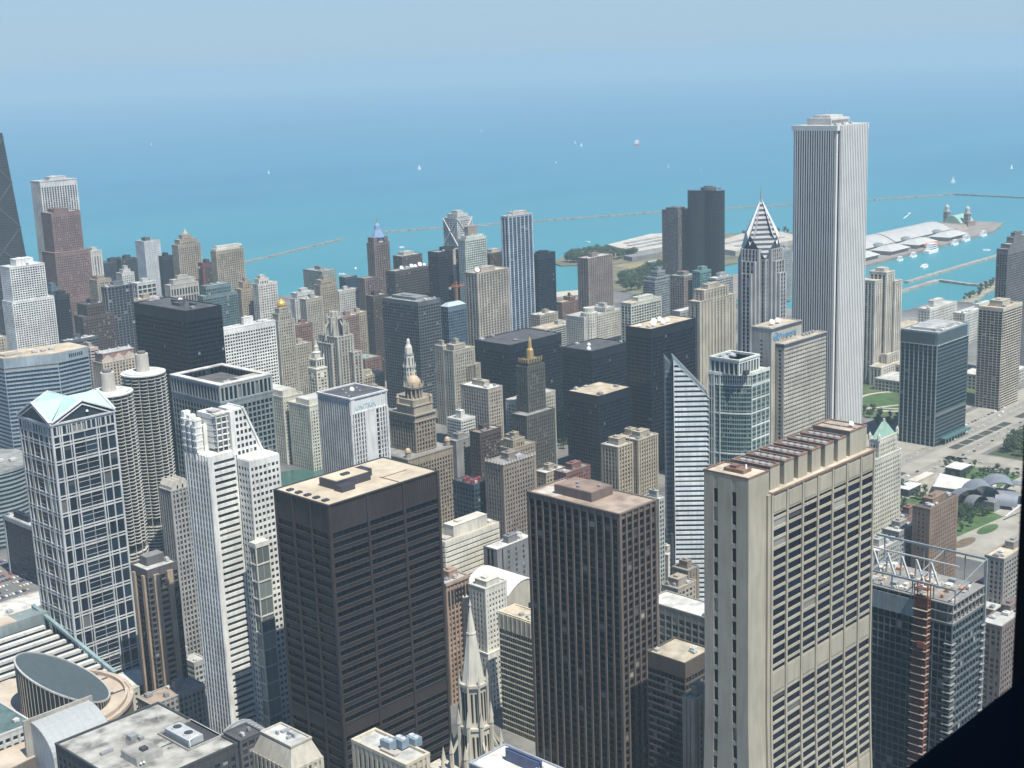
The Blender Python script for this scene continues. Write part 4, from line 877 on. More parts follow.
# ------------------------------------------------------------------ tower with green copper cross gables
def gable_tower():
    x0, y0, x1, y1, H = DATA['donn']
    rt = root('office_tower', 'glass tower with white stone grid under green copper gables', 'office tower', ((x0+x1)/2, (y0+y1)/2, 0))
    wm, panes = MB(), []
    for nm, (fr, L) in faces(x0, y0, x1, y1).items():
        if nm == 'S': vb = [(0, .9), (4.6, 5.4), (6.0, 6.8), (11.6, 12.1), (13.2, 14.1), (L*.5-.1, L*.5+.1), (L-14.1, L-13.2), (L-12.1, L-11.6), (L-6.8, L-6.0), (L-.9, L)]
        else: vb = [(0, .9), (4.2, 5.0), (9.2, 9.7), (10.8, 11.5), (16, 16.5), (L-17, L-16.5), (L-11.5, L-10.8), (L-9.7, L-9.2), (L-5, L-4.2), (L-.9, L)]
        hb = [(0, 2)]
        z = H-13
        lv = []
        while z > 6: lv.append(z); z -= 11.4
        for z in sorted(lv): hb += [(z-1.9, z-1.2), (z+.1, z+.8)]
        hb += [(H-8, H-7.2), (H-1.6, H)]
        lattice(wm, panes, fr, L, 0, H, vb, hb, .45, .3, .35, .42 if nm in 'SN' else 0, 0)
        # storey lines over the middle glass
        z = 3.8
        while z < H-14:
            wm.fbox(fr, vb[4][1] if nm == 'S' else vb[4][1], L-vb[4][1], z, z+.25, -.34, -.12); z += 3.8
        vbt = bars(L, 3.4, .9); lattice(wm, [], fr, L, H-7.2, H-1.6, vbt, [(H-7.2, H-7.1), (H-1.7, H-1.6)], .4, .2, .35, 0)
    wm.build('wall', wallmat((.50, .51, .50), .7), rt); put_panes(rt, panes, ((.014, .026, .042), .04, False, 0), True)
    # cornice, pediments and cross gable roof
    m = MB(); e = 1.1
    m.box(x0-e, y0-e, H, x1+e, y1+e, H+1.0); m.build('cornice', wallmat((.52, .53, .52)), rt)
    zb, zp = H+1.0, H+11.5; cx, cy = (x0+x1)/2, (y0+y1)/2
    TL = [(x0, y0), (x1, y0), (x1, y1), (x0, y1)]; PK = [(cx, y0), (x1, cy), (cx, y1), (x0, cy)]
    m = MB()
    for k in range(4):
        a, b, p = TL[k], TL[(k+1) % 4], PK[k]
        m.poly([(*a, zb), (*b, zb), (*p, zp)])
    m.build('pediment', glassmat((.03, .045, .055)), rt)
    m = MB()
    o = .5
    for k in range(4):
        a, b, p = TL[k], TL[(k+1) % 4], PK[k]; d = [(0, -o), (o, 0), (0, o), (-o, 0)][k]
        q = (p[0]+d[0], p[1]+d[1], zp+.3)
        for c in (a, b):
            cc = (c[0]+d[0], c[1]+d[1], zb+.3); m.poly([cc, q, (cx, cy, zp+.3)] if c == b else [q, cc, (cx, cy, zp+.3)])
    m.build('roof', plain('copper_patina', (.38, .57, .49), .7, 0, .08, .1), rt)
    for k in range(4):
        a, b, p = TL[k], TL[(k+1) % 4], PK[k]; d = [(0, -1), (1, 0), (0, 1), (-1, 0)][k]
        m = MB()
        for wd, off, up in ((1.4, .9, .9), (.7, .5, -1.6)):
            for c in (a, b): m.beam((c[0]+d[0]*off, c[1]+d[1]*off, zb+up), (p[0]+d[0]*off, p[1]+d[1]*off, zp+up), wd, .8)
        m.build('gable_trim', wallmat((.66, .67, .66)), rt)
    m = MB(); m.dome(x0+25, y0-.8, zb+3.4, .9, 1.2); m.build('flood_lamp', plain('dish_paint', (.8, .8, .78), .5), rt)
gable_tower()

# ------------------------------------------------------------------ white stepped tower
def white_tower():
    rt = root('office_tower', 'white stepped tower with tall fins and a sloping punched-window crown', 'office tower', (432, 655, 0))
    WH = wallmat((.72, .71, .66), .7); wm, panes, p2 = MB(), [], []
    st = style((.62, .61, .57), (.05, .06, .065), 3.2, 3.9, .8, .9, .5, .1, .4, 1, .1)
    # west part: fine upright ribs on the west face, wide bands on the south face
    A = (423.5, 652, 441, 676)
    for nm, (fr, L) in faces(*A).items():
        if nm == 'S': lattice(wm, panes, fr, L, 0, 203, [(0, 2.6), (L-.6, L)], floors(0, 203, 3.95, 2.0, 3), .4, .2, .4, .38)
        elif nm == 'W': lattice(wm, panes, fr, L, 0, 203, bars(L, 3.0, 1.0), floors(0, 203, 3.95, 1.3, 5), .8, .15, .5)
        else: wm.fbox(fr, 0, L, 0, 203, -.4, .35)
    wm.box(424, 652.5, 202.8, 440.6, 675.6, 203.4)
    # fins and open terrace grid of the crown
    for k in range(3):
        yy = 674.5-k*5.2; wm.box(423, yy-1.5, 203.4, 427.4, yy+1.5, 226.5-k*1.5)
        for q in range(5): wm.box(422.4, yy-1.7, 206+q*4, 427.6, yy+1.7, 206.8+q*4)
        wm.box(428.4, yy-1.2, 203.4, 432, yy+1.2, 222-k*1.5)
    for q in range(6): wm.box(431, 653.5, 206+q*3.5, 441.5, 657, 206.5+q*3.5); wm.box(430.9, 657.2, 205+q*3.5, 441.4, 672, 208+q*3.5)
    for xx in (431, 434.5, 438, 441): wm.box(xx, 653.3, 203.4, xx+.5, 653.9, 227)
    wm.box(430.5, 653, 225.6, 442, 656, 226.4)
    wm.box(439.5, 651.5, 200, 442.5, 655, 226)
    # east part: wall punched with square windows, slanting top
    B = (442, 640, 463, 668)
    for nm, (fr, L) in faces(*B).items():
        if nm in 'SW': lattice(wm, p2, fr, L, 0, 198, bars(L, 2.9, 1.05), floors(0, 198, 3.95, 1.9, 3.2), .16, .1, .3, .17 if nm == 'S' else 0)
        else: wm.fbox(fr, 0, L, 0, 198, -.3, .15)
    wm.box(442.3, 640.3, 197.8, 462.8, 667.6, 198.5)
    # sloped crown wedge with punched front
    zt = 227
    n = 7
    for q in range(n):
        z0, z1 = 198.5+q*4, 198.5+q*4+4; xr = 459.5-(z0-198.5)/28*11
        wm.box(442.6, 652.4, z0, xr, 667, z1-.01)
        for k in range(int((xr-443)/2.8)): p2.append(((443.6+k*2.8, 652.33, 1, 0, 0, -1), 0, 1.7, z0+1.0, z0+3.1, .0))
    wm.hexa([(442.4, 652, 198.5), (460.5, 652, 198.5), (460.5, 653, 198.5), (442.4, 653, 198.5), (442.4, 652, 199), (460.2, 652, 199), (460.2, 653, 199), (442.4, 653, 199)])
    m = MB(); m.beam((460.6, 652.2, 198.6), (449, 652.2, 227), .9, 1.2); m.beam((460.6, 667, 198.6), (449, 667, 227), .9, 1.2); m.beam((449, 652.2, 227), (449, 667, 227), .8, .8)
    m.build('roof_rail', WH, rt)
    wm.build('wall', WH, rt)
    put_panes(rt, panes, ((.055, .075, .08), .12, False, 0), 60)
    put_panes(rt, p2, ((.03, .04, .045), .06, False, 0), 40)
    # glass bay on the south face
    C = (437.5, 634, 447, 640); w2, pn = MB(), []
    for nm, (fr, L) in faces(*C).items():
        if nm in 'SW': lattice(w2, pn, fr, L, 0, 150, bars(L, L, .5), floors(0, 150, 11, .8, 1.5), .15, .25, .2, .1 if nm == 'S' else 0, 1)
    w2.box(437.3, 633.8, 150, 447.2, 640, 151); w2.build('glass_bay', wallmat((.56, .55, .50)), rt); mb = MB()
    for p in pn: pane_quad(mb, p)
    mb.build('bay_glazing', glassmat((.16, .18, .17)), rt)
    m = MB(); m.box(432, 657.5, 226.2, 438, 664, 227.2); m.build('roof', roofmat(ROOFC['light']), rt)
white_tower()

# ------------------------------------------------------------------ rust brown steel court tower
def rust_tower():
    x0, y0, x1, y1, H = DATA['daley']; H = H
    rt = root('court_tower', 'massive rust brown steel and glass tower with wide ribbon windows', 'office tower', ((x0+x1)/2, (y0+y1)/2, 0))
    wm, panes = MB(), []
    for nm, (fr, L) in faces(x0, y0, x1, y1).items():
        n = 3; vb = bars(L, L/3, 1.5, .9)
        fl = floors(0, H, 5.35, 2.35, 14); fl = [f for i, f in enumerate(fl)]
        lv = [f for f in fl]
        k = len(lv)-22 if len(lv) > 24 else 4
        lv[k] = (lv[k][0], lv[k+1][1]); del lv[k+1]
        lattice(wm, panes, fr, L, 0, H, vb, lv, .7, .18, .55, .66 if nm in 'SN' else 0, 5)
        for a_, b_ in lv[1:-1]:      # thin ledges over and under each window ribbon
            wm.fbox(fr, .03, L-.03, b_-.28, b_-.02, .17, .5); wm.fbox(fr, .03, L-.03, a_+.02, a_+.2, .17, .38)
        u = 0
        while u < L-.5:
            wm.fbox(fr, u+.2, u+.42, H-13.4, H-.6, .16, .34); u += 1.45
        wm.fbox(fr, .02, L-.02, H-8.1, H-7.8, .16, .3)
    rm = MB(); rooftop(wm, rm, x0, y0, x1, y1, H, .72, .5)
    wm.build('wall', wallmat((.038, .031, .031), .6, .16), rt); put_panes(rt, panes, ((.004, .009, .017), .001, False, 0), True)
    rm.build('roof', roofmat((.55, .475, .355), .16), rt)
    DKM = plain('dark_roof_metal', (.045, .045, .055), .5)
    px, py = x0+19, y0+17
    m = MB(); m.box(px, py, H+.26, px+24, py+14, H+4.8); m.build('penthouse', DKM, rt)
    m = MB(); m.box(px+.8, py+.8, H+4.8, px+23.2, py+13.2, H+5.1); m.build('penthouse_roof', roofmat((.60, .51, .37), .14), rt)
    m = MB(); m.box(px+9, py+5, H+5.1, px+14, py+7.5, H+6.1); m.build('roof_unit', DKM, rt)
    m = MB(); m.box(px-1, py-6, H+.26, px+8, py-.3, H+3.6); m.build('plant_room', DKM, rt)
    m = MB(); m.box(px+24.3, py+6, H+.26, px+30, py+15, H+4.2); m.build('plant_room', DKM, rt)
    for k in range(5):
        m = MB(); yy = y0+6+k*7.4; m.box(x0+2.2, yy, H+.26, x0+5.6, yy+2.6, H+1.2); m.build('roof_hatch', DKM, rt)
    m = MB(); m.box(px+32, py+19, H+.26, px+36, py+21, H+1.4); m.build('roof_hatch', DKM, rt)
    m = MB()
    m.beam((px+30, y0+1.2, H+.5), (px+30, py-.5, H+.5), .5, .4); m.beam((px+30, py-2, H+.5), (px+48, py-2, H+.5), .3, .3); m.build('roof_pipe', plain('rust_pipe', (.25, .17, .12), .7), rt)
rust_tower()

# ------------------------------------------------------------------ brown pier tower
FN = style((.15, .118, .098), (.003, .006, .012), 5.2, 4.3, 1.15, 1.25, .6, -.05, .4, 2.4, .05, .7, sp=(.075, .062, .055))
rt = tower('firstnat', 'dark brown tower with upright stone piers and a rust red gravel roof', 'office tower', FN, 'brown', 0, 0, hero=True, par=.7, allsides=True)
x0, y0, x1, y1 = INFO['firstnat']['box']; H = INFO['firstnat']['H']
m = MB(); m.box(x0+6.5, y0+24, H+.26, x1-6, y0+50, H+5.2); m.build('penthouse', wallmat((.17, .13, .115)), rt)
m = MB(); m.box(x0+7, y0+24.5, H+5.2, x1-6.5, y0+49.5, H+5.45); m.build('penthouse_roof', roofmat((.27, .20, .155)), rt)
m = MB(); m.poly([(x0+2, y1-16, H+.29), (x0+7, y1-20, H+.29), (x0+16, y1-8, H+.29), (x0+14, y1-2, H+.29), (x0+3, y1-3, H+.29)]); m.build('roof_patch', roofmat((.55, .5, .44)), rt)
for k, (a, b) in enumerate(((.3, .55), (.55, .42), (.45, .62))):
    m = MB(); m.box(x0+(x1-x0)*a, y0+(y1-y0)*b, H+5.46, x0+(x1-x0)*a+1.6, y0+(y1-y0)*b+1.8, H+6.5); m.build('roof_unit', plain('roof_metal', (.25, .26, .27), .55), rt)

# ------------------------------------------------------------------ beige granite tower sweeping outwards below
def sweep_tower():
    x0, x1, y0, y1 = 417.5, 509.0, 283.5, 303.5; Hm, He = 250, 259
    rt = root('office_tower', 'beige granite tower with deep window bays, blank end wall and roof cooling blocks', 'office tower', ((x0+x1)/2, (y0+y1)/2, 0))
    GR = wallmat((.36, .33, .255), .8, .14)
    wm, panes = MB(), []
    xm = x0+13.5
    # main body
    fr, L = faces(xm, y0-1.2, x1, y1)['S']
    vb = bars(L, L/7, 1.15, 1.2); fl = 4.08
    hb = [(0, 3)]; z = 3+fl
    while z < Hm-9:
        hb.append((z-.58, z+.58)); z += fl
    hb = [h for h in hb if not (167 < h[0] < 176 or 103 < h[0] < 112)]+[(167, 176.2), (103, 112)]; hb = sorted(hb)+[(Hm-8.6, Hm)]
    lattice(wm, panes, fr, L, 0, Hm, vb, hb, .5, .08, .3, 0, 0)
    # panel joints of the blank storeys
    for a, b in ((167.6, 175.6), (103.6, 111.4), (Hm-7.6, Hm-1.4)):
        for (p, q), (r, s) in zip(vb, vb[1:]): wm.fbox(fr, q+.6, r-.6, a, b, .09, .3)
    fr, L = faces(xm, y0, x1, y1)['N']; lattice(wm, [], fr, L, 0, Hm, bars(L, L/7, 1.7, 1.3), hb, 1.7, .35, .9)
    fr, L = faces(xm, y0, x1, y1)['E']; wm.fbox(fr, 0, L, 0, Hm, -.5, .3)
    wm.box(xm+1, y0+.3, 0, x1-1.5, y1-1.5, Hm-.6)
    # end block with two strips of windows
    fr, L = faces(x0, y0, xm, y1)['W']
    vb = [(0, 4.4), (6.4, 12.8), (14.8, L)]
    ends = []
    lattice(wm, ends, fr, L, 0, He, vb, floors(0, He, 7.4, 1.9, 5), .3, .2, .5)
    fr, L = faces(x0, y0, xm, y1)['S']; wm.fbox(fr, -.27, L-.1, 0, He, -1, .3); wm.fbox(fr, L-1.9, L-.02, 0, He-9, .31, 1.2)
    fr, L = faces(x0, y0, xm, y1)['N']; wm.fbox(fr, 0, L, 0, He, -1, .3)
    wm.box(xm-1.2, y0+1, Hm-1, xm, y1-1, He); wm.box(x0+1, y0+1, 0, xm-2, y1-1, He-.5)
    # outward sweep of the long sides towards the ground
    def sw(y, z):
        if z > 178: return y
        o = 13*((178-z)/178)**2; c = (y0+y1)/2
        return y-o if y < c else y+o
    # subdivide piers in height so that they can bend
    bent_ = MB()
    i = 0
    for q in range(len(wm.v)//8):
        p = wm.v[8*q:8*q+8]
        zs = sorted({min(a[2] for a in p), max(a[2] for a in p)})
        cuts = [zs[0]]+[c for c in range(20, 180, 20) if zs[0] < c < zs[-1]]+[zs[-1]] if zs[-1]-zs[0] > 25 else zs
        for c0, c1 in zip(cuts, cuts[1:]):
            lo, hi = p[:4], p[4:]
            bent_.hexa([(a[0], sw(a[1], c0), c0) for a in lo]+[(a[0], sw(a[1], c1), c1) for a in hi])
    bent_.build('wall', GR, rt)
    pp = []
    for (f, a, b, c, d, n) in panes:
        oy = sw(f[1], (c+d)/2)-f[1]; pp.append(((f[0], f[1]+oy, *f[2:]), a, b, c, d, n))
    put_panes(rt, pp, ((.004, .010, .024), .02, False, 0), True)
    mb = MB()
    for p in ends: pane_quad(mb, p)
    mb.build('end_glazing', glassmat((.006, .011, .02), .05), rt)
    RUST = plain('rusty_trim', (.20, .125, .09), .8, 0, .3, .3); rust = MB()
    m = MB(); m.box(xm+.1, y0-1, Hm, x1, y1, Hm+.4); m.build('roof', roofmat((.5, .45, .36)), rt)
    m = MB(); m.box(x0+.5, y0+.5, He-.2, xm-.2, y1-.5, He+.2); m.build('end_roof', roofmat((.55, .48, .38)), rt)
    m = MB()
    def rim(x0, y0, x1, y1, z, t=.5, h=.7):
        m.box(x0, y0, z, x1, y0+t, z+h); m.box(x0, y1-t, z, x1, y1, z+h); m.box(x0, y0+t, z, x0+t, y1-t, z+h); m.box(x1-t, y0+t, z, x1, y1-t, z+h)
    rim(x0-.4, y0-.4, xm+.1, y1+.4, He+.01); rim(xm+.2, y0-1.9, x1+.4, y1+1.9, Hm+.01, .7, .6)
    m.build('parapet', RUST, rt)
    m = MB(); m.box(x0+4, y0+5, He+.2, x0+9.5, y0+14, He+1.6); m.box(x0+5, y0+9, He+1.6, x0+8, y0+12, He+2.6); m.build('roof_equipment', RUST, rt)
    m = MB(); m.cone(x0+7.3, y0+6, He+1.6, He+3.2, .5, .3, 8); m.build('vent', plain('dish_paint', (.8, .8, .78), .5), rt)
    xs = xm+3.0
    for k in range(6):
        a = xs+k*9.9; b = a+6.6
        m = MB(); m.box(a, y0+1.2, Hm+.4, b, y1-1, Hm+9.4); blk = m.build('cooling_block', GR, rt)
        m = MB(); z = Hm+9.4
        for (p, q, r, s) in ((a-.15, y0+1.05, b+.15, y0+1.9), (a-.15, y1-1.7, b+.15, y1-.85), (a-.15, y0+1.9, a+.7, y1-1.7), (b-.7, y0+1.9, b+.15, y1-1.7)): m.box(p, q, z, r, s, z+.6)
        m.build('block_rim', RUST, blk)
        m = MB()
        for j in range(5): m.cone((a+b)/2, y0+3.6+j*3.1, z+.01, z+.55, 1.3, 1.2, 14)
        m.build('fan', plain('fan_metal', (.30, .31, .31), .5), blk)
        m = MB()
        for j in range(4): m.box(a+.75, y0+4.9+j*3.1, z+.01, b-.75, y0+5.4+j*3.1, z+.3)
        m.box(a+.75, y0+2, z+.005, b-.75, y1-1.75, z+.05); m.build('block_top', plain('dark_roof_metal', (.16, .15, .14), .7), blk)
    a = xs+6*9.9-.4; b = x1-2.5
    m = MB(); m.box(a, y0+1.2, Hm+.4, b, y1-1, Hm+10.5); blk = m.build('plant_room', GR, rt)
    m = MB(); z = Hm+10.5
    for (p, q, r, s) in ((a-.15, y0+1.05, b+.15, y0+1.9), (a-.15, y1-1.7, b+.15, y1-.85), (a-.15, y0+1.9, a+.7, y1-1.7), (b-.7, y0+1.9, b+.15, y1-1.7)): m.box(p, q, z, r, s, z+.6)
    m.box((a+b)/2-.4, y0+2, z, (a+b)/2+.4, y1-2, z+.4); m.build('block_rim', RUST, blk)
    m = MB(); m.box(a+.75, y0+2, z+.005, b-.75, y1-1.75, z+.06); m.build('block_top', roofmat((.46, .42, .35)), blk)
    mast(blk, a+6, y0+9, z, 5, .12, (.4, .4, .4)); mast(blk, a+8, y0+12, z, 4, .12, (.4, .4, .4))
    dish(blk, a+9, y0+6, z+.1, 1.1)
sweep_tower()

# ------------------------------------------------------------------ marble tower with blue sign
def text(rt, s, x, y, z, size, mat, rotz=0, name='sign_lettering'):
    cu = bpy.data.curves.new(name, 'FONT'); cu.body = s; cu.size = size; cu.extrude = .12; cu.resolution_u = 3
    ob = bpy.data.objects.new('tmp', cu); COL.objects.link(ob)
    dg = bpy.context.evaluated_depsgraph_get(); me = bpy.data.meshes.new_from_object(ob.evaluated_get(dg)); bpy.data.objects.remove(ob)
    me.materials.clear(); me.materials.append(mat); me.name = name
    o = bpy.data.objects.new(name, me); COL.objects.link(o); o.parent = rt
    L = wloc(rt); o.location = (x-L.x, y-L.y, z-L.z); o.rotation_euler = (math.pi/2, 0, rotz)
    return o
BLUE = plain('sign_blue', (.05, .26, .46), .5, 0, .05)
def marble():
    st = style((.56, .57, .56), (.03, .04, .05), 2.9, 3.8, 1.25, .6, .7, .03, .4, 3.5, .08)
    x0, y0, x1, y1, H = DATA['unitrin']
    rt = root('office_tower', 'white marble striped tower with a blank wall panel and pale blue lettering', 'office tower', ((x0+x1)/2, (y0+y1)/2, 0))
    wm, panes = MB(), []
    for nm, (fr, L) in faces(x0, y0, x1, y1).items():
        if nm == 'S':
            vb = [b for b in bars(L, 2.9, 1.25) if not (L*.36 < b[0] < L*.68)]
            vb = sorted(vb+[(L*.36, L*.68)]); lattice(wm, panes, fr, L, 0, H-12, vb, floors(0, H-12, 3.8, .6, 1), .7, .03, .4, .66)
            wm.fbox(fr, 0, L, H-11.9, H, -.4, .12); wm.fbox(fr, 0, 4, H-11.9, H, .1, .68); wm.fbox(fr, L-6, L-5, H-11.9, H, .1, .68); wm.fbox(fr, L-1.3, L, H-11.9, H, .1, .68); wm.fbox(fr, 0, L, H-12.2, H-11.3, .1, .72)
        elif nm == 'W': lattice(wm, panes, fr, L, 0, H, bars(L, 2.9, 1.25), floors(0, H, 3.8, .6, 3), .7, .03, .4)
        else: wm.fbox(fr, 0, L, 0, H, -.4, .7)
    rm = MB(); rooftop(wm, rm, x0, y0, x1, y1, H, 1.0, 1.3)
    wm.build('wall', wallmat((.64, .64, .61), .6), rt); put_panes(rt, panes, ((.02, .03, .04), .06, False, 0), True); rm.build('roof', roofmat((.085, .085, .095)), rt)
    text(rt, 'UNITRIN', x0+4.6, y0-.25, H-9.4, 5.5, plain('sign_pale_blue', (.30, .49, .55), .5, 0, .05))
    m = MB(); m.dome(x0+22, y0+24, H+.3, 2.2, 3); m.build('radome', plain('dish_paint', (.8, .8, .78), .5), rt)
    for k in range(5):
        m = MB(); a, b = x0+6+k*6, y0+9+(k*11) % 25; m.box(a, b, H+.26, a+1.6, b+.9, H+.9); m.build('roof_unit', plain('roof_metal', (.42, .43, .43), .55), rt)
marble()
tower('equit', 'dark grey steel grid tower rising behind the domed old tower', 'office tower', style((.105, .115, .125), (.012, .018, .027), 4.2, 3.9, .9, 1.25, .25, .32, .45, 4, .06, .55), 'grey', .55, 4, penth=3.2, pentc=(.22, .23, .23))

# ------------------------------------------------------------------ domed old tower and white spire behind it
def jeweller():
    x0, x1, y0, y1 = 801.5, 826, 900, 934; H = 110
    rt = root('office_tower', 'old ornate stone tower with a domed colonnade on top', 'office tower', (815, 915, 0))
    st = style((.29, .24, .18), (.022, .024, .026), 3.4, 3.8, 1.3, 1.1, .35, .1, .4, 6, .14); ST = wallmat((.33, .285, .215))
    wm, panes = MB(), []
    tier(wm, panes, x0, y0, x1, y1, 0, H, st); tier(wm, panes, x1-10, y0+15, x1+9, y1+6, 0, 121, st)
    tier(wm, panes, x0-16, y0-6, x1+14, y1+8, 0, 74, st)
    wm.box(x1-10.2, y0+14.8, 121, x1+9.4, y1+6.4, 122.4)
    wm.build('wall', wallmat(st['wall']), rt); put_panes(rt, panes, (st['glass'], .14, False, 0))
    m = MB()
    for z, e in ((104, .9), (110, 1.5), (74, .7)):
        if z == 74: m.box(x0-16.7, y0-6.7, z, x1+14.7, y1+8.7, z+1.2)
        else: m.box(x0-e, y0-e, z, x1+e, y1+e, z+1.3)
    m.build('cornice', ST, rt)
    m = MB(); m.box(x0-15.8, y0-5.8, 75.2, x1+13.8, y1+7.8, 75.6); m.box(x0+.5, y0+.5, 111.3, x1-.5, y1-.5, 111.8); m.build('roof', roofmat(ROOFC['grey']), rt)
    cx, cy = (x0+x1)/2-1, (y0+y1)/2-5
    m = MB(); m.box(cx-11.5, cy-11.5, 111.8, cx+11.5, cy+11.5, 119); m.box(cx-10, cy-10, 119, cx+10, cy+10, 124); m.box(cx-12.2, cy-12.2, 118.4, cx+12.2, cy+12.2, 119.3)
    for sx in (-1, 1):
        for sy in (-1, 1): m.lathe(cx+sx*10.6, cy+sy*10.6, [(1.6, 119.3), (1.5, 124), (1.9, 124.5), (.2, 127.5)], 8)
    m.build('upper_stage', ST, rt)
    m = MB(); m.cone(cx, cy, 124, 134, 6.2, 6.2, 12); m.build('drum', wallmat((.16, .14, .115)), rt)
    for k in range(12):
        m = MB(); a = k*math.pi/6; m.cone(cx+7.4*math.cos(a), cy+7.4*math.sin(a), 124, 133.2, .8, .7, 8); m.build('column', ST, rt)
    m = MB(); m.cone(cx, cy, 133.2, 135, 8.7, 9.0, 24); m.cone(cx, cy, 135, 137, 7.2, 7.0, 20)
    for k in range(8):
        a = k*math.pi/4; m.lathe(cx+8.5*math.cos(a), cy+8.5*math.sin(a), [(.8, 135), (.6, 137.5), (.1, 140)], 6)
    m.build('entablature', ST, rt)
    m = MB(); m.dome(cx, cy, 137, 6.7, 7.6, 20, 6); m.lathe(cx, cy, [(1.0, 144.4), (.8, 145.6), (.1, 147)], 8); m.build('dome', plain('dome_stone', (.47, .36, .24), .7), rt)
    for (tx, ty) in ((x0-13, y0-3), (x1+11, y0-3)):
        m = MB(); m.lathe(tx, ty, [(2.6, 75.2), (2.6, 80), (3.1, 80.4), (3.0, 81)], 10); o = m.build('corner_turret', ST, rt)
        m = MB(); m.dome(tx, ty, 81, 2.7, 3.4, 12); m.build('turret_dome', plain('dome_stone', (.47, .36, .24), .7), o)
jeweller()
def white_spire():
    cx, cy = 872, 983
    rt = root('spire_tower', 'slender white eight sided tower tapering to a lantern behind the domed tower', 'office tower', (cx, cy, 0))
    W = wallmat((.62, .60, .52)); m = MB()
    m.lathe(cx, cy, [(7.2, 0), (7.0, 120), (6.6, 132), (6.9, 132.3), (6.9, 133), (5.4, 133), (5.0, 145), (5.6, 145.3), (5.6, 146), (4.0, 146), (3.6, 152), (2.0, 155), (1.6, 159), (.5, 160.5)], 8, .39); m.build('wall', W, rt)
    m = MB()
    for k in range(8):
        a = k*math.pi/4
        for z in range(70, 132, 5):
            r = 7.2-.3*z/120; c, s = math.cos(a), math.sin(a); d = r*.93
            for q in (-1.4, 1.4): m.beam((cx+d*c-s*q, cy+d*s+c*q, z), (cx+d*c-s*q, cy+d*s+c*q, z+2.8), .9, .5)
        d = 5.0*.93; c, s = math.cos(a), math.sin(a); m.beam((cx+d*c, cy+d*s, 135), (cx+d*c, cy+d*s, 142), 1.3, .7)
    m.build('glazing', glassmat((.03, .032, .036)), rt)
    for k in range(8):
        m = MB(); a = k*math.pi/4+.39; m.cone(cx+6.2*math.cos(a), cy+6.2*math.sin(a), 132.5, 137, .6, .1, 6); m.build('pinnacle', W, rt)
white_spire()
def wrigley():
    rt = root('office_building', 'white terracotta office building with an ornate clock tower', 'office building', (905, 1180, 0))
    st = style((.56, .54, .45), (.05, .053, .055), 3.4, 3.7, 1.5, 1.4, .3, .12, .3, 4, .14); W = wallmat((.58, .56, .47)); wm, rm, panes = MB(), MB(), []
    for b in ((866, 1183, 893, 1262, 74), (868, 1140, 915, 1176, 70)):
        tier(wm, panes, *b[:4], 0, b[4], st); rooftop(wm, rm, *b[:4], b[4], .4, 1.6)
        wm.box(b[0]+4, b[1]+5, b[4]+.3, b[2]-5, b[3]-8, b[4]+6); rm.box(b[0]+4.2, b[1]+5.2, b[4]+6, b[2]-5.2, b[3]-8.2, b[4]+6.4)
    tx0, ty0, tx1, ty1 = 904.5, 1171, 918.5, 1185; tier(wm, panes, tx0, ty0, tx1, ty1, 0, 100, dict(st, bay=4.4)); wm.box(tx0-.8, ty0-.8, 99.5, tx1+.8, ty1+.8, 101)
    wm.build('wall', wallmat(st['wall']), rt); put_panes(rt, panes, (st['glass'], .14, False, 0)); rm.build('roof', roofmat(ROOFC['light']), rt)
    cx, cy = (tx0+tx1)/2, (ty0+ty1)/2; m = MB()
    m.box(cx-5.6, cy-5.6, 101, cx+5.6, cy+5.6, 110); m.box(cx-6.2, cy-6.2, 109.6, cx+6.2, cy+6.2, 110.6); m.lathe(cx, cy, [(4.6, 110.6), (4.4, 117), (5, 117.4), (3, 119), (2.4, 123), (2.8, 123.3), (1.4, 126), (.2, 132)], 8, .39)
    for sx in (-1, 1):
        for sy in (-1, 1): m.lathe(cx+sx*5.2, cy+sy*5.2, [(.9, 110.6), (.8, 113), (.1, 116)], 6)
    m.build('lantern', W, rt)
    m = MB()
    for sx in (-3.2, 0, 3.2): m.box(cx+sx-.8, cy-5.7, 103, cx+sx+.8, cy-5.4, 108); m.box(cx-5.7, cy+sx-.8, 103, cx-5.4, cy+sx+.8, 108)
    m.build('arch_window', glassmat((.03, .033, .036)), rt)
    m = MB()
    for nx, ny in ((0, -1), (-1, 0)):
        for k in range(20):
            a0, a1 = 2*math.pi*k/20, 2*math.pi*(k+1)/20; o = 7.6
            P = lambda a, r: (cx+nx*o+(-ny)*r*math.cos(a), cy+ny*o+nx*r*math.cos(a), 93+r*math.sin(a))
            m.quad(P(0, 0), P(a0, 3), P(a1, 3), P(a1, 0), .5)
    m.build('clock_face', plain('clock_paint', (.66, .63, .55), .6), rt)
wrigley()
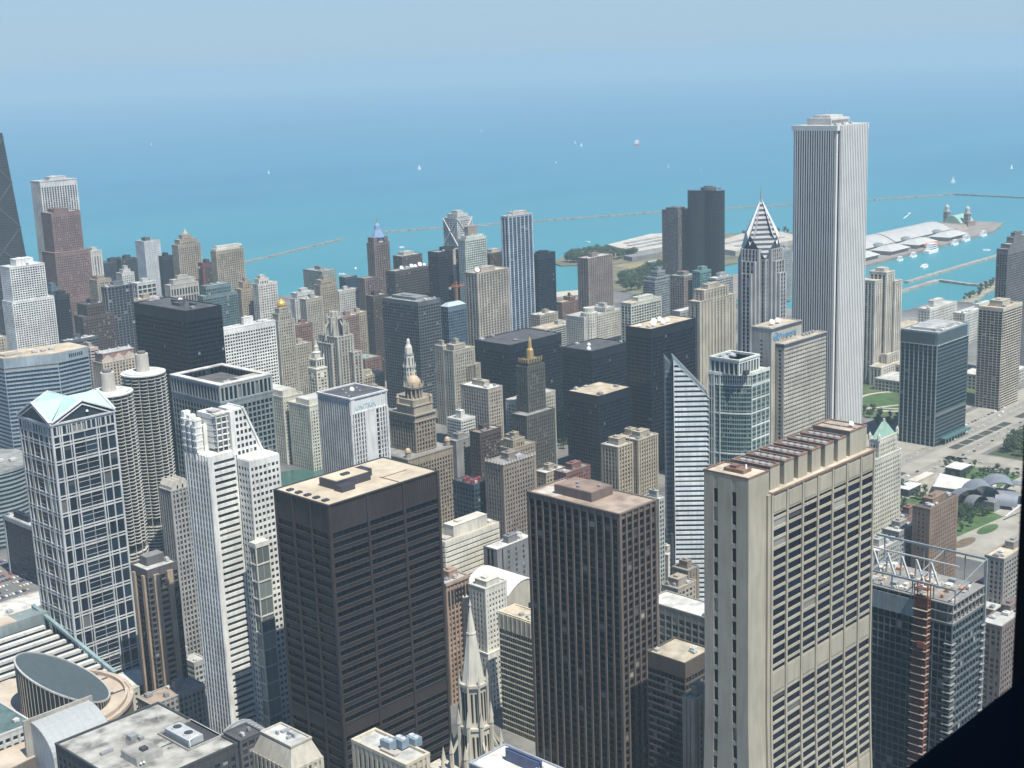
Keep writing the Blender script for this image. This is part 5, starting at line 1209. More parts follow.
# ------------------------------------------------------------------ glass wedge tower
def wedge():
    rt = root('office_tower', 'striped glass tower cut off by a steep diamond shaped slope', 'office tower', (797, 600, 0))
    # plan turned 45 degrees: two halves, the near one facing the viewer
    d = .7071; q_ = .88; S = lambda p: (CAM.x+(p[0]-CAM.x)*q_, CAM.y+(p[1]-CAM.y)*q_); a = S((894.5, 681.0)); b = S((913.3, 659.0))
    L = math.hypot(b[0]-a[0], b[1]-a[1]); ux, uy = (b[0]-a[0])/L, (b[1]-a[1])/L; nx, ny = uy, -ux
    if nx > 0: nx, ny = -nx, -ny
    top = lambda u: 200-u*1.10
    D = 24; m = MB(); st = MB(); g = MB()
    P = lambda u, n: (a[0]+ux*u+nx*n, a[1]+uy*u+ny*n)
    m.prism([P(0, -.4), P(L, -.4), P(L, -D), P(0, -D)], 0, [top(0)-.6, top(L)-.6, top(L)-.6, top(0)-.6]); m.build('wall', wallmat((.10, .13, .15), .4), rt)
    z = 3.0
    while z < 199:
        ue = min(L, (200-z)/1.10)
        if ue > .6:
            q = lambda u, n, zz: (*P(u, n), zz)
            st.hexa([q(.3, .25, z), q(ue, .25, z), q(ue, -.5, z), q(.3, -.5, z), q(.3, .25, z+2.0), q(max(.4, ue-1.8), .25, z+2.0), q(max(.4, ue-1.8), -.5, z+2.0), q(.3, -.5, z+2.0)])
            if z+3.8 < 199: g.quad(q(.3, -.3, z+2.0), q(ue, -.3, z+2.0), q(max(.3, ue-3.4), -.3, z+3.8), q(.3, -.3, z+3.8))
        z += 3.8
    for k in range(1, 7):
        z0 = top(k*L/7)-.2
        if 0: pass
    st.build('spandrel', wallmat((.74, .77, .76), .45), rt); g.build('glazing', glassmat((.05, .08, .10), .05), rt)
    m = MB(); m.hexa([(*P(-.1, .5), 0), (*P(.4, .5), 0), (*P(.4, -.6), 0), (*P(-.1, -.6), 0), (*P(-.1, .5), 200.6), (*P(.4, .5), 200.2), (*P(.4, -.6), 200.2), (*P(-.1, -.6), 200.6)]); m.beam((*P(0, .2), 200.4), (*P(L, .2), top(L)+.4), .5, .5)
    m.beam((*P(0, -D), 200.4), (*P(L, -D), top(L)+.4), .5, .5); m.build('edge_trim', wallmat((.56, .60, .61), .5), rt)
    m = MB(); q = lambda u, n: (*P(u, n), top(u)-.3)
    m.quad(q(0, -.4), q(L, -.4), q(L, -D), q(0, -D)); m.build('sloped_roof', glassmat((.10, .14, .17), .05), rt)
    # far half, seen as a thin sliver beside it
    m = MB(); P2 = lambda u, n: P(u-6.0, n-6)
    m.prism([P2(0, 0), P2(5, 0), P2(5, -16), P2(0, -16)], 0, [201, 195, 195, 201]); m.build('wall', wallmat((.10, .125, .145), .4), rt)
    m = MB(); z = 4
    while z < 194: m.hexa([(*P2(.1, .3), z), (*P2(5, .3), z), (*P2(5, -.2), z), (*P2(.1, -.2), z), (*P2(.1, .3), z+1.2), (*P2(5, .3), z+1.2), (*P2(5, -.2), z+1.2), (*P2(.1, -.2), z+1.2)]); z += 3.8
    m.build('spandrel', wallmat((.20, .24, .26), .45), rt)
wedge()
# ------------------------------------------------------------------ bow fronted white framed tower
def bow():
    q_ = .895; SX = lambda x: CAM.x+(x-CAM.x)*q_; SY = lambda y: CAM.y+(y-CAM.y)*q_; HZ = lambda z: CAM.z-(CAM.z-z)*q_
    rt = root('apartment_tower', 'green glass tower with a curved front in a white mullion frame', 'office tower', (SX(1018), SY(700), 0))
    pts = [(SX(x), SY(y)) for x, y in ((1003.2, 724), (1003.4, 718), (1004.4, 712), (1006.4, 706), (1009, 700), (1012, 695), (1015, 690.8), (1018, 688), (1047, 688))]
    H = round(HZ(142))-5; WH = wallmat((.64, .67, .61), .6); wm, fm, panes = MB(), MB(), []
    for i, ((a, b), (e, f)) in enumerate(zip(pts, pts[1:])):
        L = math.hypot(e-a, f-b); ux, uy = (e-a)/L, (f-b)/L; fr = (a, b, ux, uy, uy, -ux); flat = i in (0, 7)
        lattice(wm, panes, fr, L, 0, H, bars(L, 1.9, .28, .2), floors(0, H, 3.75, 1.15, .6), .12, .06, .3)
        for k in range(15):
            z = 8+k*11.25
            if flat or k % 3 == 2 or k == 14: fm.fbox(fr, -.1, L+.1, z, z+1.0, -.1, .55)
        n_ = (1, 2)[i == 0] if i < 7 else 4
        if flat or i == 1:
            for k in range(n_+1): fm.fbox(fr, min(L*k/n_, L-.7), min(L*k/n_, L-.7)+.7, 0, H, -.1, .62)
        fm.fbox(fr, -.05, L+.05, H-1.4, H+.6, -.2, .7); fm.fbox(fr, -.05, L+.05, H-9.6, H-8.8, -.2, .5)
        for k in range(3): fm.fbox(fr, L*k/3, L*k/3+.5, H-8.8, H-1.4, -.1, .4)
    body = pts+[(SX(1047), SY(720)), (SX(1033), SY(734))]
    core = [(x+.6, y+.8) for x, y in pts[:-1]]+[(SX(1046.6), SY(688.8)), (SX(1046.6), SY(720)), (SX(1033), SY(733))]
    wm.build('wall', wallmat((.20, .27, .265), .5), rt); fm.build('frame', WH, rt); put_panes(rt, panes, ((.022, .05, .05), .10, False, 0))
    m = MB(); m.prism(core, 0, H-.3); m.build('core_wall', wallmat((.3, .33, .32)), rt)
    m = MB(); m.prism([(x, y) for x, y in body], H, H+.5); m.build('roof', roofmat((.55, .53, .46)), rt)
    wm, panes = MB(), []
    up = (SX(1004.3), SY(692), SX(1036), SY(723)); T = round(HZ(158))-8
    tier(wm, panes, *up, H+.5, T, style((.6, .63, .58), (.05, .07, .075), 4.3, 14, 1.0, .9, .4, .2, .6, 1.6)); wm.build('upper_wall', WH, rt)
    mb = MB(); [pane_quad(mb, p) for p in panes]; mb.build('upper_glazing', glassmat((.05, .07, .075)), rt)
    m = MB(); m.box(up[0]+1.4, up[1]+1.4, T-1, up[2]-1.4, up[3]-1.4, T-.5); m.build('roof_well', roofmat((.40, .42, .40)), rt)
    m = MB()
    for (p, q, r, s) in ((up[0]-.8, up[1]-.8, up[2]+.8, up[1]+1.2), (up[0]-.8, up[3]-1.2, up[2]+.8, up[3]+.8), (up[0]-.8, up[1]+1.2, up[0]+1.2, up[3]-1.2), (up[2]-1.2, up[1]+1.2, up[2]+.8, up[3]-1.2)): m.box(p, q, T, r, s, T+1.3)
    m.build('roof_rim', WH, rt)
    for k in range(4):
        m = MB(); fan_unit(m, up[0]+3+5*k, up[1]+14+4*(k % 2), up[0]+7+5*k, up[1]+20+4*(k % 2), T-.5, T+1); m.build('roof_unit', plain('roof_metal', (.42, .43, .43), .55), rt)
    m = MB(); m.box(up[0]+4, up[1]-4, H+.5, up[0]+9, up[1]-1, H+4); m.build('roof_door', plain('dark_roof_metal', (.045, .045, .055), .5), rt)
bow()
# ------------------------------------------------------------------ grey banded tower with the blue sign
def pru1():
    x0, y0, x1, y1, H = DATA['pru1lo']; rt = root('office_tower', 'grey banded limestone office tower with a blue sign and two roof dishes', 'office tower', ((x0+x1)/2, (y0+y1)/2, 0))
    C = (.42, .39, .33); st = style(C, (.05, .055, .06), 3.0, 3.7, .8, 1.9, .1, .3, .4, 4, .14, W=dict(bay=6, pw=2.6, sh=1.7, dv=.3, dh=.1)); wm, panes, rm = MB(), [], MB()
    u0, v0, u1, v1 = DATA['pru1up'][:4]; HU = DATA['pru1up'][4]
    y1 = max(y1, y0+5)
    tier(wm, panes, x0, y0, x1, y1, 0, H, st); rooftop(wm, rm, x0, y0, x1, y1, H, .32, 1)
    v0 = max(v0, y1+.8); v1 = max(v1, v0+20)
    st2 = style((.40, .37, .33), (.05, .055, .06), 6.5, 3.7, 4.2, 2.2, .15, .1, .3, 9, .08)
    tier(wm, panes, u0, v0, u1, v1, 0, HU, st2); rooftop(wm, rm, u0, v0, u1, v1, HU, .3, 1)
    wm.build('wall', wallmat(C), rt); put_panes(rt, panes, (st['glass'], .14, False, 0)); rm.build('roof', roofmat((.50, .43, .33)), rt)
    m = MB(); m.box(u0-.6, v0-.6, HU-2, u1+.6, v0-.36, HU+.4); m.box(x0-.6, y0-.6, H-2.6, x1+.6, y0-.36, H+.1); m.box(x0-.6, y0-.35, H-2.6, x0-.36, y1, H+.1); m.build('dark_cornice', wallmat((.06, .07, .09)), rt)
    text(rt, 'Prudential', u0+11.5, v0-.4, HU-9.6, (u1-u0-14)/4.9, BLUE)
    m = MB(); cx, cz = u0+6.6, HU-7.2
    n = 24
    for k in range(n):
        t0, t1 = 2*math.pi*k/n, 2*math.pi*(k+1)/n
        P = lambda t, r, o=0: (cx+r*math.cos(t), v0-.45-o, cz+r*math.sin(t))
        m.quad(P(t0, 3.1), P(t1, 3.1), P(t1, 3.9), P(t0, 3.9), .5)
    m.hexa([(cx-2.6, v0-.5, cz-1.6), (cx+2.6, v0-.5, cz-1.9), (cx+2.6, v0-.4, cz-1.9), (cx-2.6, v0-.4, cz-1.6), (cx-1.0, v0-.5, cz+1.2), (cx+2.0, v0-.5, cz+1.9), (cx+2.0, v0-.4, cz+1.9), (cx-1.0, v0-.4, cz+1.2)])
    m.build('sign_emblem', BLUE, rt)
    dish(rt, u0+16, v0+10, HU+.3, 2.5, 205); dish(rt, u0+25, v0+10, HU+.3, 2.5, 195)
    m = MB(); m.box(u0+2, v0+2, HU+.3, u0+9, v0+14, HU+1.2); m.build('penthouse', wallmat((.45, .40, .33)), rt)
    for k in range(4):
        m = MB(); fan_unit(m, x0+40+k*5.2, y0+6, x0+43.6+k*5.2, y0+9, H+.3, H+2.3); m.build('roof_unit', plain('roof_metal', (.3, .3, .3), .55), rt)
pru1()
# ------------------------------------------------------------------ pointed silver tower
def pru2():
    cx, cy = 985, 663; k_ = 1.135
    cx, cy = 1.75+(cx-1.75)*1.10+4.2, 1.4+(cy-1.4)*1.10-4.3
    rt = root('office_tower', 'grey granite tower with a chevron banded diamond point and thin spire', 'office tower', (cx, cy, 0))
    hs = 14.5; st = style((.40, .40, .39), (.03, .038, .05), 4.2, 3.9, 1.5, .7, .6, .1, .35, 1.5, .06); wm, panes = MB(), []
    zs = 231
    tier(wm, panes, cx-hs, cy-hs, cx+hs, cy+hs, 0, zs, st)
    # stepped side wings, lower at the outer edges
    for i, (e, z) in enumerate(((3.2, 226), (6.4, 215), (9.6, 204))):
        w_ = 9.5-2.2*i
        tier(wm, panes, cx-w_, cy-hs-e, cx+w_, cy-hs-e+3.4, 0, z+14, dict(st, top=.6)); tier(wm, panes, cx-hs-e, cy-w_, cx-hs-e+3.4, cy+w_, 0, z+14, dict(st, top=.6))
        tier(wm, panes, cx+hs+e-3.4, cy-w_, cx+hs+e, cy+w_, 0, z, dict(st, top=.6))
    wm.build('wall', wallmat(st['wall'], .6), rt); put_panes(rt, panes, (st['glass'], .06, False, 0))
    m = MB(); m.box(cx+hs+.8, cy-6, 0, cx+hs+9, cy+10, 205); m.build('glass_corner', wallmat((.05, .12, .18), .3), rt)
    m = MB()
    for z in range(6, 203, 4): m.box(cx+hs+9, cy-4, z, cx+hs+17, cy+10, z+2.0)
    m.box(cx+hs+9.1, cy-3.7, 0, cx+hs+16.7, cy+10, 204); m.build('side_wing', wallmat((.36, .36, .34), .6), rt)
    # point: a square pyramid turned 45 degrees, its faces cutting the shaft corners in a V
    zt, zb, Rd = 284, 252, 17.5; d0 = Rd*.7071; dc = hs*1.4142
    sq = [(-hs, -hs), (hs, -hs), (hs, hs), (-hs, hs)]; dm = [(0, -Rd), (Rd, 0), (0, Rd), (-Rd, 0)]
    m = MB(); V = lambda p, z: (cx+p[0], cy+p[1], z)
    for k in range(4):
        c, n_ = sq[k], sq[(k+1) % 4]; e = dm[k]; p = dm[(k-1) % 4]
        m.poly([V(c, zs), V(e, zb), V(p, zb)]); m.poly([V(c, zs), V(n_, zs), V(e, zb)]); m.poly([V(p, zb), V(e, zb), (cx, cy, zt)])
    m.build('pyramid', glassmat((.08, .09, .105), .02), rt)
    m = MB(); o = .25
    for ax, ay in ((-.7071, -.7071), (.7071, -.7071), (-.7071, .7071)):
        tx, ty = -ay, ax
        def Q(d, w_, z): return (cx+ax*(d+o)+tx*w_, cy+ay*(d+o)+ty*w_, z)
        def dw(z):
            if z >= zb: f = (zt-z)/(zt-zb); return d0*f, Rd*.7071*f
            f = (zb-z)/(zb-zs); return d0+(dc-d0)*f, Rd*.7071*(1-f)
        z = zs+1.5
        while z < zt-2:
            z1 = z+2.2; (a, wa), (b, wb) = dw(z), dw(z1)
            if z < zb < z1: z1 = zb; b, wb = dw(zb)
            m.quad(Q(a, -wa, z), Q(a, wa, z), Q(b, wb, z1), Q(b, -wb, z1), .5); z += 4.3
    m.build('chevron_band', wallmat((.44, .44, .43), .5), rt)
    m = MB()
    for k in (0, 1, 3):
        e = dm[k]; l = Rd; ux, uy = e[0]/l, e[1]/l; tx, ty = -uy, ux
        B = (cx+ux*(Rd+.5), cy+uy*(Rd+.5)); w_ = 5.2
        m.poly([(B[0], B[1], zb-9), (B[0]+tx*w_-ux*2.4, B[1]+ty*w_-uy*2.4, zb+2.5), (cx+ux*.5, cy+uy*.5, zt+1), (B[0]-tx*w_-ux*2.4, B[1]-ty*w_-uy*2.4, zb+2.5)])
    m.build('ridge_fold', wallmat((.74, .73, .70), .4), rt)
    m = MB(); m.cone(cx, cy, zt-1, zt+8, .9, .5, 8); m.cone(cx, cy, zt+8, 299, .4, .1, 6); m.build('spire', plain('mast_metal', (.3, .3, .3), .5), rt)
pru2()
# ------------------------------------------------------------------ tallest tower, white granite piers
def aon():
    x0, y0, x1, y1, H = DATA['aon']; rt = root('skyscraper', 'very tall white skyscraper with thin vertical piers and notched corners', 'skyscraper', ((x0+x1)/2, (y0+y1)/2, 0))
    wm, panes = MB(), []; c = 4.4; q = 1.6
    for nm, (fr, L) in faces(x0, y0, x1, y1).items():
        n = 16; L2 = L-2*c; hw = .92 if nm == 'S' else .62; vb = [(c, c+.9)]+[(c+L2*i/n-hw, c+L2*i/n+hw) for i in range(1, n)]+[(L-c-.9, L-c)]
        lattice(wm, panes, fr, L, 0, H, vb, [(0, 3), (H-4.6, H)], 1.9 if nm == 'S' else .12, .05, .1)
    wm.box(x0+q, y0+q, 0, x0+c, y0+c, H); wm.box(x1-c, y0+q, 0, x1-q, y0+c, H); wm.box(x0+q, y1-c, 0, x0+c, y1-q, H); wm.box(x1-c, y1-c, 0, x1-q, y1-q, H)
    wm.build('wall', wallmat((.66, .65, .61), .7, .06), rt); put_panes(rt, panes, ((.018, .032, .055), .0, False, 0))
    m = MB(); m.box(x0+.2, y0+.2, H-.3, x1-.2, y1-.2, H+.2); m.build('roof', roofmat(ROOFC['light']), rt)
    m = MB(); m.box(x0+15, y0+16, H+.2, x1-10, y1-8, H+6.5); m.box(x0+20, y0+20, H+6.5, x1-16, y1-12, H+9); m.build('penthouse', wallmat((.55, .54, .50)), rt)
    m = MB(); m.box(x0+16, y0+15.9, H+1.5, x1-11, y0+16.1, H+4.5); m.build('louvre', wallmat((.2, .2, .2)), rt)
    for k in range(4): mast(rt, x0+22+5*k, y0+30, H+9, 3+k % 2*2, .15)
    for k in range(3):
        m = MB(); fan_unit(m, x0+6+k*14, y0+5, x0+10+k*14, y0+8, H+.2, H+2); m.build('roof_unit', plain('roof_metal', (.42, .43, .43), .55), rt)
aon()
# ------------------------------------------------------------------ lake tower, three rounded lobes
def lake_tower():
    cx, cy, H = 1946, 1403, 195
    rt = root('apartment_tower', 'dark bronze tower with three curved wings by the shore', 'apartment tower', (cx, cy, 0))
    def tri(r0, a, n=72): return [(cx+(r0+a*math.cos(3*t))*math.cos(t+R(15)), cy+(r0+a*math.cos(3*t))*math.sin(t+R(15))) for t in (2*math.pi*k/n for k in range(n))]
    m = MB(); m.prism(tri(25.5, 9.5), 0, H); m.build('glazing', glassmat((.016, .020, .028), .05), rt)
    m = MB()
    for z in range(3, 192, 3): m.prism(tri(25.9, 9.6), z, z+1.0)
    m.build('spandrel', wallmat((.032, .038, .048), .5), rt)
    m = MB()
    for x, y in tri(26.1, 9.7, 72): m.beam((x, y, 0), (x, y, H), .45)
    m.build('mullion', wallmat((.03, .035, .044), .5), rt)
    m = MB(); m.cone(cx, cy, H, 199, 13, 13, 20); m.cone(cx, cy, 199, 201, 8, 8, 14); m.build('penthouse', wallmat((.10, .10, .11)), rt)
lake_tower()
C3 = style((.155, .13, .125), (.022, .024, .028), 2.8, 3.1, 1.1, 1.2, .2, .12, .3, 2, .22)
rt = tower('brownlake', 'dark brown apartment tower standing just in front of the three lobed tower', 'apartment tower', C3, 'tar', .6, 1, penth=4)
# ------------------------------------------------------------------ east side
tower('greybeh', 'grey banded building between the silver pointed tower and the tallest white tower', 'office building', GRY, 'white', .4, 2)
def restower():
    x0, y0, x1, y1, H = DATA['restower']; y1 = y0+26
    rt = root('apartment_tower', 'cream residential tower with dark window strips and terraces below', 'apartment tower', ((x0+x1)/2, (y0+y1)/2, 0)); st = style((.60, .56, .48), (.02, .028, .036), 5.2, 3.2, 1.8, .8, .7, .1, .4, 3, .08)
    wm, panes, rm = MB(), [], MB(); W = x1-x0
    for a, b, c, d, z in ((0, .25, .42, 1, H-6), (.34, .0, .74, .9, H+3), (.66, -.15, 1.0, .8, H-10), (-.2, -.4, .7, .2, 24), (.55, -.65, 1.15, -.15, 22), (.3, -.2, .9, .1, 36)):
        bx = (x0+W*a, y0+26*b, x0+W*c, y0+26*d); tier(wm, panes, *bx, 0, z, st); rooftop(wm, rm, *bx, z, .8, .9)
    wm.build('wall', wallmat(st['wall']), rt); put_panes(rt, panes, (st['glass'], .12, False, 0)); rm.build('roof', roofmat(ROOFC['gravel']), rt)
    m = MB(); m.box(x0+W*.42, y0+6, H+3.3, x0+W*.68, y0+18, H+8); m.build('penthouse', wallmat((.52, .48, .41)), rt)
restower()
tower('gridright', 'dark grid tower at the picture edge with a stepped pale top above the harbour', 'apartment tower', style((.165, .16, .165), (.016, .022, .032), 3.4, 3.1, 1.0, .9, .3, .2, .4, 6, .06), 'light', .5, 1, tiers=[(.1, .1, .9, .9, 172, 177), (.25, .2, .75, .8, 177, 184)])
tower('gridres', 'brown residential tower with fine cream floor lines and pale roof boxes', 'apartment tower', style((.50, .45, .37), (.012, .018, .026), 4.6, 3.05, .4, .6, .3, .6, .5, 3.4, .04, W=dict(dv=.6, dh=.45)), 'tan', .42, 2, penth=7, pentc=(.44, .39, .31))
tower('whitelow5', 'low white hotel block by the harbour behind the blue glass office tower', 'hotel', LOWW, 'light', .35, 3, penth=9)
tower('whitelow6', 'low white terrace block with clutter beside the harbour hotel', 'low building', LOWW, 'white', .3, 6)
def bcbs():
    st = style((.26, .32, .335), (.010, .024, .034), 3.0, 4.1, .35, 1.0, .22, .12, .3, 13, .02, .45, sp=(.075, .11, .125),
               W=dict(bay=5.6, pw=.9, dv=.7, sh=.7, dh=.05), S=dict(bay=80, pw=.3, dv=.1, sh=1.3, dh=.2))
    rt = tower('bcbs', 'blue green glass office tower with a recessed dark band on top', 'office tower', st, 'light', .0, 4, hero=True, par=1.6)
    x0, y0, x1, y1 = INFO['bcbs']['box']; H = INFO['bcbs']['H']
    m = MB(); m.box(x0-.95, y0-.5, H-12.2, x1-4, y0-.28, H-.2); m.box(x0-1.1, y0+3, H-12.2, x0-.93, y1, H-.2); m.build('louvre_band', wallmat((.06, .085, .095), .5), rt)
    m = MB(); m.box(x0-1.2, y0-.6, H-13.0, x1, y0-.35, H-12.2); m.box(x0-1.25, y0-.3, H-13.0, x0-1.0, y1, H-12.2); m.build('ledge', wallmat((.5, .48, .42)), rt)
    m = MB(); m.box(x0+10, y0+8, H+.3, x1-8, y1-6, H+3); m.build('penthouse', roofmat((.42, .42, .41)), rt)
    m = MB(); m.box(x0+12, y0-7, 6, x1, y0-.6, 7.5); m.build('canopy', plain('teal_canopy', (.07, .15, .15), .5), rt)
    for k in range(9):
        m = MB(); m.box(x0+13+k*6.6, y0-6.6, 0, x0+13.5+k*6.6, y0-6.1, 6); m.build('canopy_post', plain('roof_metal', (.42, .43, .43), .55), rt)
bcbs()
def pitts():
    st = style((.57, .55, .46), (.045, .05, .055), 2.7, 3.6, 1.2, 1.5, .3, .12, .35, 3, .1)
    rt = tower('pitts', 'narrow cream tower with a green pyramid roof', 'office tower', st, 'light', 0, 0, tiers=[(-.4, -.2, 1.16, 1, 0, 104)])
    x0, y0, x1, y1 = INFO['pitts']['box']; H = 118; cx, cy = (x0+x1)/2, (y0+y1)/2
    m = MB(); a = 1.0; m.hexa([(x0+a, y0+a, H+.4), (x1-a, y0+a, H+.4), (x1-a, y1-a, H+.4), (x0+a, y1-a, H+.4), (cx-1.2, cy-1.2, H+12), (cx+1.2, cy-1.2, H+12), (cx+1.2, cy+1.2, H+12), (cx-1.2, cy+1.2, H+12)]); m.build('pyramid_roof', plain('copper_patina', (.27, .42, .33), .7, 0, .15, .2), rt)
    m = MB(); m.cone(cx, cy, H+12, H+14.5, 1.2, 1.0, 8); m.build('lantern', wallmat((.5, .48, .42)), rt)
    for sx in (x0, x1):
        for sy in (y0, y1):
            m = MB(); m.lathe(sx, sy, [(1.4, H), (1.3, H+4), (.1, H+6.5)], 6); m.build('corner_pinnacle', wallmat((.57, .55, .46)), rt)
pitts()
tower('brick', 'reddish brown brick office building in front of the park', 'brick building', style((.235, .165, .12), (.05, .045, .045), 3.6, 3.5, 1.9, 1.8, .2, .12, .3, 3, .2, S=dict(bay=3.0)), 'tar', .5, 5)
tower('greyb1', 'grey beige building with cluttered pale roof before the brick block', 'office building', LOWG, 'light', .4, 6)
tower('greyb2', 'low grey stone building between the cream pyramid tower and the roof trusses', 'office building', style((.40, .39, .35), (.04, .05, .055), 3.0, 3.6, 1.0, 1.3, .3, .1, .3, 2, .1), 'light', .4, 4)
tower('brickroof', 'low dark roofed brick building behind the grey beige one', 'brick building', RED, 'tar', .3, 3)
tower('rightbeige', 'grey stone building with a tan roof at the dark window edge', 'office building', style((.30, .28, .25), (.035, .04, .045), 4, 3.7, 1.4, 1.5, .25, .12, .3, 2, .1), 'tan', .35, 5)
tower('cityrail', 'dark windowed office building with a pale cluttered roof low by the window frame', 'office building', style((.19, .15, .135), (.03, .04, .05), 3.2, 3.6, 1.2, 1.3, .2, .1, .3, 2, .3), 'light', .3, 6)
tower('longshed', 'long low building with a grey roof and a reddish purple side wall', 'low building', style((.24, .13, .15), (.05, .04, .04), 4, 4, 2.2, 1.6, .2, .1, .3, 1, .1), 'grey', .1, 4)
tower('longshed2', 'second long low building with brick side wall and pale roof strip', 'low building', style((.30, .2, .15), (.05, .04, .04), 4, 4, 2.2, 1.6, .2, .1, .3, 1, .1), 'light', .1, 4)
# ------------------------------------------------------------------ tower under construction
def building_site():
    x0, y0, x1, y1, H = DATA['onedear']
    rt = root('unfinished_tower', 'unfinished glass tower with open steel trusses on top and a red hoist', 'unfinished tower', ((x0+x1)/2, (y0+y1)/2, 0))
    st = style((.085, .11, .125), (.006, .016, .027), 3.0, 3.9, .3, .9, .25, .1, .3, .6, .01, .4, S=dict(sh=1.1, dh=.2), W=dict(sh=.7)); wm, panes = MB(), []
    Hg = H-9
    tier(wm, panes, x0, y0, x1, y1, 0, Hg, st); wm.build('wall', wallmat((.12, .145, .155), .4), rt); put_panes(rt, panes, (st['glass'], .06, False, 0), True)
    SL = wallmat((.24, .235, .22), .8)
    for z in (Hg+.02, H-4.2, H):
        m = MB(); m.box(x0-.4, y0-.4, z, x1+.3, y1, z+.45); m.build('floor_slab', SL, rt)
    m = MB()
    for k in range(9):
        xx = x0+.3+(x1-x0-1)*k/8; m = MB(); m.box(xx, y0, Hg+.47, xx+.6, y0+.6, H); m.build('column', SL, rt)
    for k in range(9):
        yy = y0+2+(y1-y0-4)*k/8; m = MB(); m.box(x0, yy, Hg+.47, x0+.6, yy+.6, H); m.build('column', SL, rt)
    m = MB(); m.box(x0+2, y0+3, Hg+.5, x1-2, y1-2, H-.05); m.build('inner_core', wallmat((.17, .17, .16)), rt)
    m = MB(); m.box(x0-.5, y0+12, Hg-1, x0-.2, y1, H-1.5); m.build('site_netting', wallmat((.30, .36, .36), .9, .3), rt)
    # balcony slab edges at the corner
    n = 0; z = 5.0
    while z < Hg-8:
        m = MB(); m.box(x0-1.0, y0-1.0, z, x0+3.0, y0+.1, z+.4); m.box(x0-1.0, y0+.1, z, x0+.1, y0+3.4, z+.4); m.build('balcony', SL, rt)
        m = MB(); m.box(x1-2.2, y0-1.5, z, x1+.9, y0-.25, z+.4); m.build('balcony', SL, rt); z += 3.9
    # hoist
    RD = plain('hoist_red', (.15, .05, .035), .6, 0, .3, .3); m = MB(); hy = y0+10.5
    for a, b in ((x0-3.4, hy), (x0-.6, hy), (x0-3.4, hy+6.4), (x0-.6, hy+6.4)): m.beam((a, b, 0), (a, b, H+8), .35)
    z = 2
    while z < H+6:
        m.beam((x0-3.4, hy, z), (x0-3.4, hy+6.4, z+3.6), .22); m.beam((x0-3.4, hy+6.4, z), (x0-3.4, hy, z+3.6), .22); m.box(x0-3.6, hy-.2, z, x0-.4, hy+6.6, z+.2); z += 3.9
    m.box(x0-2.9, hy+.4, 0, x0-.9, hy+6.0, H+2); m.build('hoist_mast', RD, rt)
    m = MB(); z = 4
    while z < H-2: m.box(x0-4.6, hy-.5, z, x0-.3, hy+6.9, z+.22); z += 3.9
    m.build('hoist_platform', wallmat((.28, .24, .2)), rt)
    m = MB(); m.box(x0-4.9, hy+.3, 150, x0-3.5, hy+3.8, 153); m.build('hoist_car', plain('hoist_car_paint', (.2, .07, .05), .6), rt)
    # trusses and screen frame on the roof
    ST2 = plain('primed_steel', (.46, .47, .45), .5); GS = plain('galvanised_steel', (.22, .26, .27), .45)
    ya = y0+13
    for k in range(5):
        yy = y0+14+k*7.4; xx = x0+15
        m = MB(); m.beam((xx, yy, H+.5), (xx+1.2, yy+5, H+11), .75); m.build('truss_strut', ST2, rt)
        m = MB(); m.beam((xx+1.2, yy+5, H+11), (xx+2.5, yy+6.2, H+.5), .75); m.build('truss_strut', ST2, rt)
    m = MB(); m.beam((x0+17, y0+6, H+12), (x0+17, y1-2, H+12), .6); m.build('truss_chord', ST2, rt)
    m = MB(); m.beam((x1+.8, y0-.4, H+13), (x1+.8, y1+4, H+13), 1.0, .9); m.beam((x0+1, y0-.4, H+7), (x0+1, y1, H+7), .8); m.build('screen_beam', GS, rt)
    for k in range(6):
        yy = y0-.4+(y1-y0)*k/5
        m = MB(); m.beam((x1+.8, yy, 100 if k == 0 else H), (x1+.8, yy, H+13), 1.0 if k == 0 else .5); m.build('screen_post', GS, rt)
        m = MB(); m.beam((x0+1, yy, H), (x0+1, yy, H+7), .45); m.build('screen_post', GS, rt)
        if k % 2 == 0: m = MB(); m.beam((x0+1, yy, H+7), (x1+.8, yy, H+13), .4); m.build('screen_rafter', GS, rt)
    m = MB(); rp = random.Random(9)
    for k in range(16):
        a, b = rp.uniform(x0+1, x1-9), rp.uniform(y0+1, y1-9); m.quad((a, b, H+.455+k*.0015), (a+rp.uniform(3, 8), b, H+.455+k*.0015), (a+rp.uniform(3, 8), b+rp.uniform(3, 7), H+.455+k*.0015), (a, b+rp.uniform(3, 7), H+.455+k*.0015))
    m.build('deck_patch', wallmat((.40, .35, .28), .9, .3), rt)
    rr = random.Random(3)
    for k in range(60):
        a, b = rr.uniform(x0+1, x1-4), rr.uniform(y0+1, y1-4); s = rr.uniform(.8, 3.4)
        m = MB(); m.box(a, b, H+.46, a+s, b+s*rr.uniform(.4, 1.4), H+.46+rr.uniform(.4, 2.0)); m.build('building_material', plain('site_stack_%d' % (k % 5), [(.55, .52, .45), (.45, .42, .36), (.62, .61, .57), (.25, .28, .3), (.45, .22, .12)][k % 5], .8), rt)
building_site()
